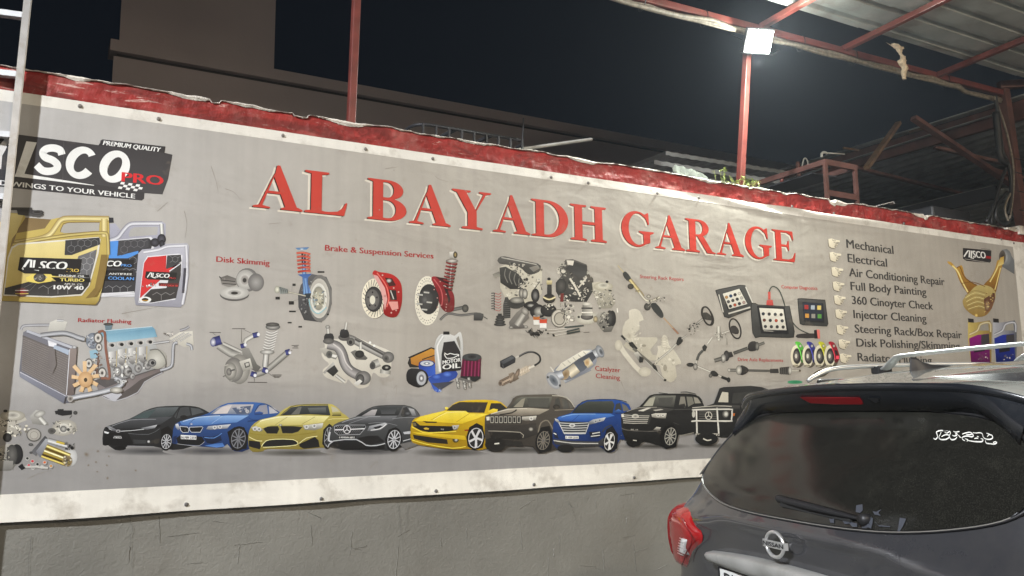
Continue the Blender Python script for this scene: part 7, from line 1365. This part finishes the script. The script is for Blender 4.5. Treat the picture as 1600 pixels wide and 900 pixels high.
# wheels' arches are dark discs set in the flank, wheels in front of them
def disc(s, u, z, r, th, name, mt, parent, n=28, prof=None):
    mb = MB(); sg = 1 if s > 0 else -1; rows = []
    for (rr_, dd) in prof: rows.append([cp(s + sg * dd, u + rr_ * math.cos(2 * PI * k / n), z + rr_ * math.sin(2 * PI * k / n)) for k in range(n)])
    mb.quadmesh(rows, True); return mb.build(name, mt, parent, True)
for s in (0.90, -0.90):
    for u in (0.98, 3.88):
        disc(s, u, 0.39, 0, 0, 'wheel_arch', blackp, car, prof=[(0.0001, 0.075), (0.44, 0.075), (0.44, 0.0)])
        wv = disc(s, u, 0.37, 0, 0, 'tyre', rubber, car, prof=[(0.25, 0.10), (0.30, 0.115), (0.355, 0.11), (0.37, 0.08), (0.37, -0.12), (0.25, -0.13)])
        wv.name = 'wheel'; disc(s, u, 0.37, 0, 0, 'rim', chrome, wv, prof=[(0.0001, 0.10), (0.07, 0.10), (0.09, 0.075), (0.23, 0.08), (0.25, 0.10)])
# roof
def zroof(s, u):
    f = tabf([(0.10, 1.622), (0.25, 1.648), (0.45, 1.676), (0.7, 1.703), (1.0, 1.722), (1.5, 1.735), (2.0, 1.725), (2.4, 1.69), (2.7, 1.62)])(u)
    return f - 0.035 * (abs(s) / 0.62) ** 2 - 0.10 * max(0, (abs(s) - 0.58) / 0.12) ** 2
m = MB(); S_ = [-0.70 + 1.4 * i / 40 for i in range(41)]
m.quadmesh([[cp(s, u + 0.16 * s * s * (1 if u < 0.3 else max(0, 1 - (u - 0.3) / 0.5)), zroof(s, u)) for s in S_] for u in [0.17 + (2.62 - 0.17) * (i / 36) for i in range(37)]])
m.build('roof', roofp, car, True)
# rear glass: patch following the tailgate
def patch(outl, name, mt, off=0.004, fn=None, n=None, thick=0.0, smooth=True, div=18):
    """patch bounded by an (s,z) outline, standing off the rear surface"""
    fn = fn or (lambda s, z: urear(s, z))
    zlo = min(p[1] for p in outl); zhi = max(p[1] for p in outl)
    rows = []
    for j in range(div + 1):
        z = zlo + (zhi - zlo) * (0.0005 + 0.999 * (0.5 - 0.5 * math.cos(PI * j / div)))
        X_ = []
        for i in range(len(outl)):
            a = outl[i]; c = outl[(i + 1) % len(outl)]
            if (a[1] > z) != (c[1] > z): X_.append(a[0] + (c[0] - a[0]) * (z - a[1]) / (c[1] - a[1]))
        s0, s1 = min(X_), max(X_); k = n or 24
        rows.append([(s0 + (s1 - s0) * i / k, z) for i in range(k + 1)])
    mb = MB(); mb.quadmesh([[cp(s, fn(s, z) - off, z) for s, z in r] for r in rows])
    if thick:
        # rim down to the body
        loop = [p for p in rows[0]] + [r[-1] for r in rows[1:]] + rows[-1][-2::-1] + [r[0] for r in rows[-2:0:-1]]
        mb.quadmesh([[cp(s, fn(s, z) - off, z) for s, z in loop], [cp(s, fn(s, z) - off + thick, z) for s, z in loop]], True)
    return mb.build(name, mt, car, smooth)
win = cr([(0, 1.182), (0.25, 1.183), (0.45, 1.192), (0.62, 1.216), (0.755, 1.252), (0.80, 1.30), (0.775, 1.38), (0.70, 1.462), (0.58, 1.512), (0.36, 1.535), (0, 1.545), (-0.36, 1.535), (-0.58, 1.512), (-0.70, 1.462), (-0.775, 1.38), (-0.80, 1.30), (-0.755, 1.252), (-0.62, 1.216), (-0.45, 1.192), (-0.25, 1.183)], 4)
gw = patch(win, 'rear_window', glass, 0.006, thick=0.004, div=26)
# seal round the glass
m = MB(); m.tube([cp(s, urear(s, z) - 0.004, z) for s, z in [(a * 1.008, 1.36 + (c - 1.36) * 1.03) for a, c in win + win[:1]]], 0.005, 6, False); m.build('window_seal', blackp, gw, True)
m = MB(); lowr = [p for p in win if p[1] < 1.27]; lowr.sort(); m.tube([cp(s, urear(s, z - 0.004) - 0.008, z - 0.004) for s, z in lowr], 0.0022, 5, False); m.build('chrome_edge', mat('dull_trim', (0.25, 0.24, 0.22), 0.4, metal=0.3), gw, True)
# spoiler
m = MB(); rows = []
for i in range(41):
    s = -0.715 + 1.43 * i / 40; a = abs(s); e = max(0, (a - 0.52) / 0.195)
    ul = 0.118 + 0.21 * s * s + 0.03 * e * e; zt_ = 1.634 - 0.055 * s * s - 0.035 * e ** 2
    zb = 1.540 - 0.02 * s * s - 0.085 * e ** 1.6
    ub = urear(min(a, 0.8) , zb) - 0.015
    rows.append([cp(s, 0.30 + 0.2 * s * s, zroof(s * 0.92, 0.30) - 0.003), cp(s, ul + 0.04, zt_ + 0.006), cp(s, ul + 0.006, zt_ + 0.001), cp(s, ul, zt_ - 0.008), cp(s, ul + 0.004, zt_ - 0.017), cp(s, ul + 0.016, zt_ - 0.026), cp(s, ul * 0.55 + ub * 0.45, zt_ * 0.5 + zb * 0.5), cp(s, ub, zb), cp(s, ub + 0.06, zb + 0.004)])
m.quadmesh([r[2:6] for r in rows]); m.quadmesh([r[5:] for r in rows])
shaded_paint = mat('gloss_black_trim', (0.012, 0.014, 0.018), 0.22, spec=0.5, coat=0.3, dirt=(0.05, 0.05, 0.05), dscale=5, damt=0.25)  # body paint in shade, put in as a darker colour
sp = m.build('spoiler', shaded_paint, car, True)
m = MB(); m.quadmesh([r[:3] for r in rows]); m.build('spoiler_top', roofp, sp, True)
def uspo(s, z):
    a = abs(s); ul = 0.118 + 0.21 * s * s; zt_ = 1.634 - 0.055 * s * s; zb = 1.540 - 0.02 * s * s; ub = urear(a, zb) - 0.015
    t = (z - zb) / (zt_ - 0.026 - zb); return ub + (ul + 0.016 - ub) * t
patch([(-0.158, 1.594), (0.148, 1.588), (0.148, 1.566), (0.14, 1.562), (-0.10, 1.566), (-0.125, 1.572)], 'high_brake_light', redd, 0.007, uspo, thick=0.006, div=6, smooth=False)
patch([(0.19, 1.583), (0.21, 1.575), (0.235, 1.583), (0.228, 1.57), (0.205, 1.567)], 'washer_nozzle', blackp, 0.008, uspo, thick=0.006, div=4)
# pillar strips beside the glass, shade put in as darker paint
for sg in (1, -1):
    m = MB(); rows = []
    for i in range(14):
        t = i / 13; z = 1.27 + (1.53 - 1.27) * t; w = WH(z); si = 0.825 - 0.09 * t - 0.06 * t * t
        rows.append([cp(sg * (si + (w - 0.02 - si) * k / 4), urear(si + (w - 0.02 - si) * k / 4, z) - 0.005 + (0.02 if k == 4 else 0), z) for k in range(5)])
    m.quadmesh(rows); m.build('pillar_trim', shaded_paint, car, True)  # body paint in shade, put in as a darker strip
# tail lights wrap the corner
def corner(a, z, off=0.0):
    """a: 0 at s=s1 on the rear face .. 1 on the flank"""
    w = WH(z); r = 0.13; s1 = w - r; u1 = urear(s1, z); sl = 2 * KSF(z) * s1; c = (w, u1 + sl * r); e = (w, u1 + sl * r + 0.16)
    if a < 0:
        s = s1 + a * 0.2; return (s, urear(s, z) - off)
    if a > 1: return (w + off, e[1] + (a - 1) * 0.3)
    t = a; p = [(1 - t) ** 2 * x + 2 * t * (1 - t) * y + t * t * q for x, y, q in zip((s1, u1), c, e)]
    d = [2 * (1 - t) * (y - x) + 2 * t * (q - y) for x, y, q in zip((s1, u1), c, e)]; l = math.hypot(*d)
    return (p[0] + d[1] / l * off, p[1] - d[0] / l * off)
for sg in (-1, 1):
    def band(a0f, a1f, z0, z1, off, name, mt, n=14, k=10, parent=None, edge=0.02):
        mb = MB(); rows = []
        for j in range(n + 1):
            t = j / n; z = z0 + (z1 - z0) * t; a0 = a0f(t); a1 = a1f(t); fz = min(1, min(t, 1 - t) / 0.10) ** 0.5
            rr_ = []
            for i in range(k + 1):
                q = i / k; fe = min(1, min(q, 1 - q) / 0.12) ** 0.5; s, u = corner(a0 + (a1 - a0) * q, z, off * fz * fe - 0.012 * (1 - fz * fe)); rr_.append(cp(sg * s, u, z))
            rows.append(rr_)
        mb.quadmesh(rows); return mb.build(name, mt, parent or car, True)
    inn = tabf([(0, -0.25), (0.3, -0.75), (0.62, -1.30 if sg < 0 else -1.0), (0.85, -0.85 if sg < 0 else -0.6), (1.0, -0.25)])
    tl = band(inn, lambda t: 1.2 + 0.4 * t, 0.880, 1.146 if sg < 0 else 1.118, 0.026, 'tail_light', redl)
    band(lambda t: 0.08 - 0.25 * max(0, t - 0.8), lambda t: 1.35 + 0.5 * t, 0.905, 1.155 if sg < 0 else 1.125, 0.036, 'side_lens', redd, parent=tl)
    band(lambda t: -0.62 - 0.36 * t, lambda t: -0.26 - 0.34 * t, 0.948, 1.035, 0.032, 'reverse_lens', clearl, n=8, k=5, parent=tl)
    for q in range(7):
        z = 0.953 + 0.012 * q; t = (z - 0.948) / 0.087; mb = MB(); mb.tube([cp(sg * corner(a_, z, 0.0335)[0], corner(a_, z, 0.0335)[1], z) for a_ in [(-0.60 - 0.36 * t) + 0.34 * e for e in (0, 0.5, 1)]], 0.0018, 4); mb.build('lens_rib', chrome, tl)
    mb = MB(); mb.tube([cp(sg * corner(inn(t) * 0.94 + 0.03, 0.880 + 0.25 * t, 0.029)[0], corner(inn(t) * 0.94 + 0.03, 0.880 + 0.25 * t, 0.029)[1], 0.880 + 0.25 * t) for t in [0.1 + 0.8 * i / 12 for i in range(13)]], 0.003, 5); mb.build('lens_edge', redd, tl, True)
# chrome garnish and number plate
def garn(s, z): return urear(s, z)
gfun_top = lambda s: 1.028 - 0.028 * (abs(s) / 0.5) ** 2.2
m = MB(); rows = []
for i in range(37):
    s = -0.52 + 1.04 * i / 36; e = abs(s) / 0.52; zt_ = gfun_top(s) + 0.002; zb = 0.964 + 0.002 * e; q = 1 - max(0, (e - 0.94) / 0.06)
    u0 = urear(s, 0.99) + 0.004
    rows.append([cp(s, u0 + 0.02, zt_), cp(s, u0 - 0.026 * q, zt_ - 0.003), cp(s, u0 - 0.036 * q, zt_ - 0.012), cp(s, u0 - 0.030 * q, (zt_ * 0.35 + zb * 0.65)), cp(s, u0 - 0.020 * q, zb), cp(s, u0 + 0.02, zb)])
m.quadmesh(rows); m.build('chrome_garnish', mat('satin_chrome', (0.42, 0.42, 0.405), 0.38, metal=0.35, var=0.1, vscale=8, dirt=(0.15, 0.14, 0.12), dscale=6, damt=0.4), car, True)
patch([(-0.46, 0.945), (0.46, 0.945), (0.40, 0.78), (-0.40, 0.78)], 'plate_recess', blackp, -0.018, div=6)
pl = MB(); pl.quadmesh([[cp(s, urear(0.1, 0.87) - 0.012 + 0.0 * s, z) for s in (-0.41, 0.30)] for z in (0.82, 0.952)]); plate = pl.build('number_plate', mat('plate_white', (0.7, 0.7, 0.68), 0.4), car); plate.modifiers.new('t', 'SOLIDIFY').thickness = 0.003
def car_text(txt, s0, s1, z0, h, ufn, name, mt, parent, bold=0.0):
    V, F = text_mesh(txt, bold); w = max(v[0] for v in V); x0 = min(v[0] for v in V); me = bpy.data.meshes.new(name)
    me.from_pydata([cp(s0 + (s1 - s0) * (v[0] - x0) / (w - x0), ufn(s0 + (s1 - s0) * (v[0] - x0) / (w - x0), z0 + v[1] / 0.69 * h), z0 + v[1] / 0.69 * h) for v in V], [], F)
    return link(name, me, mt, parent)
car_text('DUBAI', -0.375, -0.17, 0.902, 0.04, lambda s, z: urear(0.1, 0.87) - 0.0175, 'plate_lettering', blackp, plate, 0.02)
m = MB(); fr = [(-0.415, 0.815), (0.305, 0.815), (0.305, 0.957), (-0.415, 0.957), (-0.415, 0.815)]; m.tube([cp(s, urear(0.1, 0.87) - 0.014, z) for s, z in fr], 0.004, 5); m.build('plate_frame', blackp, plate)
# emblem: ring and name bar
ue = urear(0, 1.098) - 0.012
m = MB(); m.tube([cp(0.004 + 0.049 * math.cos(a), ue - 0.002, 1.098 + 0.041 * math.sin(a)) for a in [2 * PI * i / 40 for i in range(41)]], 0.0062, 8, False); em = m.build('emblem_ring', chrome, car, True)
m = MB(); m.quadmesh([[cp(s, ue + (0.004 if abs(s - 0.004) > 0.062 else -0.008), z) for s in (-0.062, -0.056, 0.064, 0.070)] for z in (1.086, 1.089, 1.107, 1.110)]); em2 = m.build('emblem_bar', chrome, em, False); em2.modifiers.new('t', 'SOLIDIFY').thickness = 0.004
car_text('NISSAN', -0.052, 0.060, 1.091, 0.0135, lambda s, z: ue - 0.0098, 'emblem_lettering', blackp, em, 0.02)
# wiper
m = MB(); rows = []
for i in range(13):
    t = i / 12; s = -0.065 + 0.42 * t; z = 1.240 - 0.026 * t; h = 0.009 * (1 - t) ** 0.6 + 0.003 + 0.003 * math.sin(t * PI); u = urear(s, z) - 0.016
    rows.append([cp(s, u + 0.008, z + h), cp(s, u - 0.010, z + h * 0.9), cp(s, u - 0.014, z), cp(s, u - 0.006, z - h), cp(s, u + 0.008, z - h)])
m.quadmesh(rows, True); wp = m.build('rear_wiper', blackp, car, True)
m = MB(); m.bar(cp(-0.045, urear(-0.05, 1.222) - 0.012, 1.222), cp(0.30, urear(0.3, 1.207) - 0.012, 1.206), 0.008, 0.012); m.build('wiper_blade', rubber, wp)
m = MB(); m.tube([cp(0.352, urear(0.35, 1.214) - 0.03, 1.214), cp(0.352, urear(0.35, 1.214) + 0.01, 1.214)], 0.017, 10); m.build('wiper_pivot', blackp, wp, True)
# window sticker in Arabic script
def winpt(px, py):
    r = ray(px, py); u = 0.15
    for _ in range(40):
        t = (C0 @ CF + u) / (r[:2] @ CF); p = r * t; z = p[2] + HC; s = (p[:2] - C0) @ CR; u = 0.5 * u + 0.5 * (urear(s, z) - 0.0085)
    return s, u, z
stick = mat('white_sticker', (0.8, 0.79, 0.74), 0.6)
TT = lambda x, y: (1440 + x * 0.14440, 590 + y * 0.14440)
m = MB()
for sx, w in (('130,655 150,668 172,640 165,610 160,592 180,578 215,572 235,574', 17), ('212,590 200,618 188,645 205,668 250,670 288,655 300,630 280,618 245,622 215,640', 15), ('250,590 275,600 300,583 312,600 300,628 310,660 335,673 368,662 382,640', 15),
              ('330,622 355,632 382,620 380,605 362,612', 14), ('345,580 370,590 410,582', 11), ('398,620 412,640 432,652', 13), ('440,612 470,600 515,592 540,600 560,628 540,640 500,632 462,636 440,650 450,675 470,682', 15), ('480,612 520,618 545,612', 12),
              ('470,660 500,672 490,690', 12), ('500,680 560,690 620,694 655,690 662,668 640,660', 15), ('570,660 600,655 612,662', 12), ('555,595 590,600 625,596 655,606 665,640', 12), ('600,636 618,642', 12), ('665,640 690,662 740,668 768,650 760,625 730,618 712,640', 14), ('702,602 735,612 765,632', 10), ('690,680 700,708 745,716 790,718 812,704 796,694 775,704', 14), ('250,575 258,580', 12), ('270,573 278,578', 12)):
    P = [winpt(*TT(*p)) for p in cr(pts(sx), 4, False)]; hw = w * 0.1444 / 1337 * 3.0 / 2 * 0.8; k = len(m.v); n_ = len(P)
    for i, (s, u, z) in enumerate(P):
        a_ = P[max(i - 1, 0)]; c_ = P[min(i + 1, n_ - 1)]; dx = c_[0] - a_[0]; dz = c_[2] - a_[2]; l = math.hypot(dx, dz) or 1; taper = 0.65 + 0.35 * math.sin(PI * i / (n_ - 1))
        for sg in (1, -1): m.v.append(cp(s - sg * dz / l * hw * taper, u, z + sg * dx / l * hw * taper))
    m.f += [(k + 2 * i, k + 2 * i + 1, k + 2 * i + 3, k + 2 * i + 2) for i in range(n_ - 1)]
m.build('arabic_sticker', stick, gw)
# grubby finger marks and peeled tint at the bottom of the glass
m = MB()
marks = mat('peeled_tint', (0.055, 0.06, 0.075), 0.5)
T2 = lambda x, y: (1200 + x * 0.15, 740 + y * 0.15)
for sx in ('920,330 985,318 990,380 960,410 915,400', '1090,390 1130,398 1180,372 1150,410 1178,440 1110,425', '1000,430 1040,460 1060,560 985,570 970,545 1020,480', '1060,450 1095,465 1090,520 1075,575 1055,560', '765,470 800,490 840,500 820,465 850,500 930,520 930,555 880,555 850,520 800,525', '1375,460 1440,470 1425,510 1400,560 1370,605 1350,600 1365,520', '640,470 690,470 690,515 650,510', '1100,495 1150,535 1275,548 1275,558 1160,548'):
    P = [winpt(*T2(*p)) for p in pts(sx)]; k = len(m.v)
    m.v += [cp(s, u - 0.0006, z) for s, u, z in P]
    m.f += [tuple(k + i for i in t) for t in tessellate_polygon([[Vector((p[0], p[2], 0)) for p in P]])]
m.build('peeled_tint', marks, gw)
# side windows and door lines
for sg in (1, -1):
    for (ua, ub, uc_, ud, nm) in ((0.45, 1.22, 1.22, 0.62, 'quarter_window'), (1.28, 2.12, 2.06, 1.28, 'rear_door_window'), (2.19, 3.15, 2.62, 2.13, 'front_door_window')):
        m = MB(); rows = []
        for j in range(7):
            t = j / 6; z = 1.14 + 0.40 * t; a_ = ua + (ud - ua) * t; c_ = ub + (uc_ - ub) * t; rows.append([cp(sg * (WH(z) + 0.005), a_ + (c_ - a_) * i / 6, z) for i in range(7)])
        m.quadmesh(rows); m.build(nm, glass, car, True)
    m = MB(); m.bar(cp(sg * 0.95, 3.05, 1.14), cp(sg * 1.08, 3.02, 1.17), 0.16, 0.13); m.build('door_mirror', paint, car, bevel=0.03)
    for ud in (1.30, 2.15):
        m = MB(); m.bar(cp(sg * 0.972, ud + 0.12, 1.0), cp(sg * 0.972, ud + 0.32, 1.0), 0.03, 0.025); m.build('door_handle', chrome, car)
m = MB(); m.quadmesh([[cp(s, UF(z) + 0.012 - 0.22 * s * s, z) for s in [-.62 + 1.24 * i / 12 for i in range(13)]] for z in [1.15, 1.3, 1.45, 1.58]]); m.build('windscreen', glass, car, True)
for sg in (1, -1):
    m = MB(); m.bar(cp(sg * 0.62, 4.76, 0.86), cp(sg * 0.86, 4.50, 0.88), 0.10, 0.14); m.build('headlight', clearl, car, bevel=0.02)
m = MB(); m.bar(cp(-0.45, 4.83, 0.72), cp(0.45, 4.83, 0.72), 0.10, 0.22); m.build('front_grille', blackp, car)
m = MB(); m.bar(cp(-0.97, -0.02, 0.34), cp(0.97, -0.02, 0.34), 0.14, 0.14); m.bar(cp(-0.7, -0.15, 0.42), cp(0.7, -0.15, 0.42), 0.06, 0.2); m.build('bumper_skirt', blackp, car, bevel=0.04)
# roof rails and crossbars
alu2 = mat('satin_rail', (0.55, 0.56, 0.56), 0.3, metal=0.7)
for sg in (-1, 1):
    P = [(0.565, -0.005), (0.60, 0.012), (0.66, 0.034), (0.73, 0.046), (0.85, 0.050), (1.1, 0.052), (1.6, 0.052), (2.1, 0.048), (2.28, 0.03), (2.36, -0.005)]
    m = MB(); m.tube([cp(sg * 0.655, u, 1.675 + 0.024 * math.sin(PI * min(1, max(0, (u - 0.5) / 2.1))) + h) for u, h in cr(P, 4, False)], 0.010, 8); rl = m.build('roof_rail', alu2, car, True)
    m = MB(); m.bar(cp(sg * 0.655, 0.62, 1.655), cp(sg * 0.655, 0.76, 1.660), 0.03, 0.05); m.bar(cp(sg * 0.655, 2.2, 1.65), cp(sg * 0.655, 2.33, 1.65), 0.03, 0.04); m.build('rail_foot', blackp, rl, bevel=0.01)
for u0 in (0.965, 1.72):
    e = []
    for k in range(41):
        s = -0.63 + 1.26 * k / 40; d = 0.63 - abs(s); h = min(1, d / 0.13); h = h * h * (3 - 2 * h) if d < 0.13 else 1
        e.append((s, 1.722 + 0.054 * math.sin(h * PI / 2) + 0.006 * (1 - (s / 0.63) ** 2) + (0.012 if u0 > 1.5 else 0)))
    m = MB(); rows = []
    for s, z in e: rows.append([cp(s, u0 + 0.030 * math.cos(a), z + 0.009 * math.sin(a)) for a in [2 * PI * i / 10 for i in range(10)]])
    m.quadmesh(rows, True); cb = m.build('crossbar', alu2, car, True)
    for sg in (-1, 1):
        m = MB(); m.bar(cp(sg * 0.645, u0 - 0.04, 1.722), cp(sg * 0.645, u0 + 0.04, 1.722), 0.05, 0.036); m.build('clamp', blackp, cb, bevel=0.006)
# shark fin aerial
m = MB(); rows = []
for (u, h, w) in ((0.50, 0.002, 0.004), (0.505, 0.052, 0.005), (0.53, 0.048, 0.010), (0.56, 0.028, 0.018), (0.60, 0.014, 0.022), (0.68, 0.004, 0.015), (0.70, 0.0, 0.002)):
    zb = zroof(0, u) - 0.004; rows.append([cp(0.02 - w, u, zb), cp(0.02 - w * 0.35, u, zb + h * 0.8 + 0.004), cp(0.02, u, zb + h + 0.004), cp(0.02 + w * 0.35, u, zb + h * 0.8 + 0.004), cp(0.02 + w, u, zb)])
m.quadmesh(rows); m.build('shark_fin_aerial', blackp, car, True)
# ================================================================ AIR VOLUME ADDED FOR THE GLOW ROUND THE FLOODLIGHT
hz = MB(); hz.box((-45, -30, -1), (32, 30, 13))
hm = bpy.data.materials.new('night_air'); hm.use_nodes = True; N = hm.node_tree.nodes; L = hm.node_tree.links  # volume added for the floodlight's glow
N.remove(N['Principled BSDF']); pv = N.new('ShaderNodeVolumePrincipled'); pv.inputs['Color'].default_value = (0.80, 0.88, 1.0, 1); pv.inputs['Density'].default_value = 0.0012; pv.inputs['Anisotropy'].default_value = 0.45
L.new(pv.outputs[0], N['Material Output'].inputs['Volume'])
tag(hz.build('haze', hm), kind='stuff')  # added glow volume
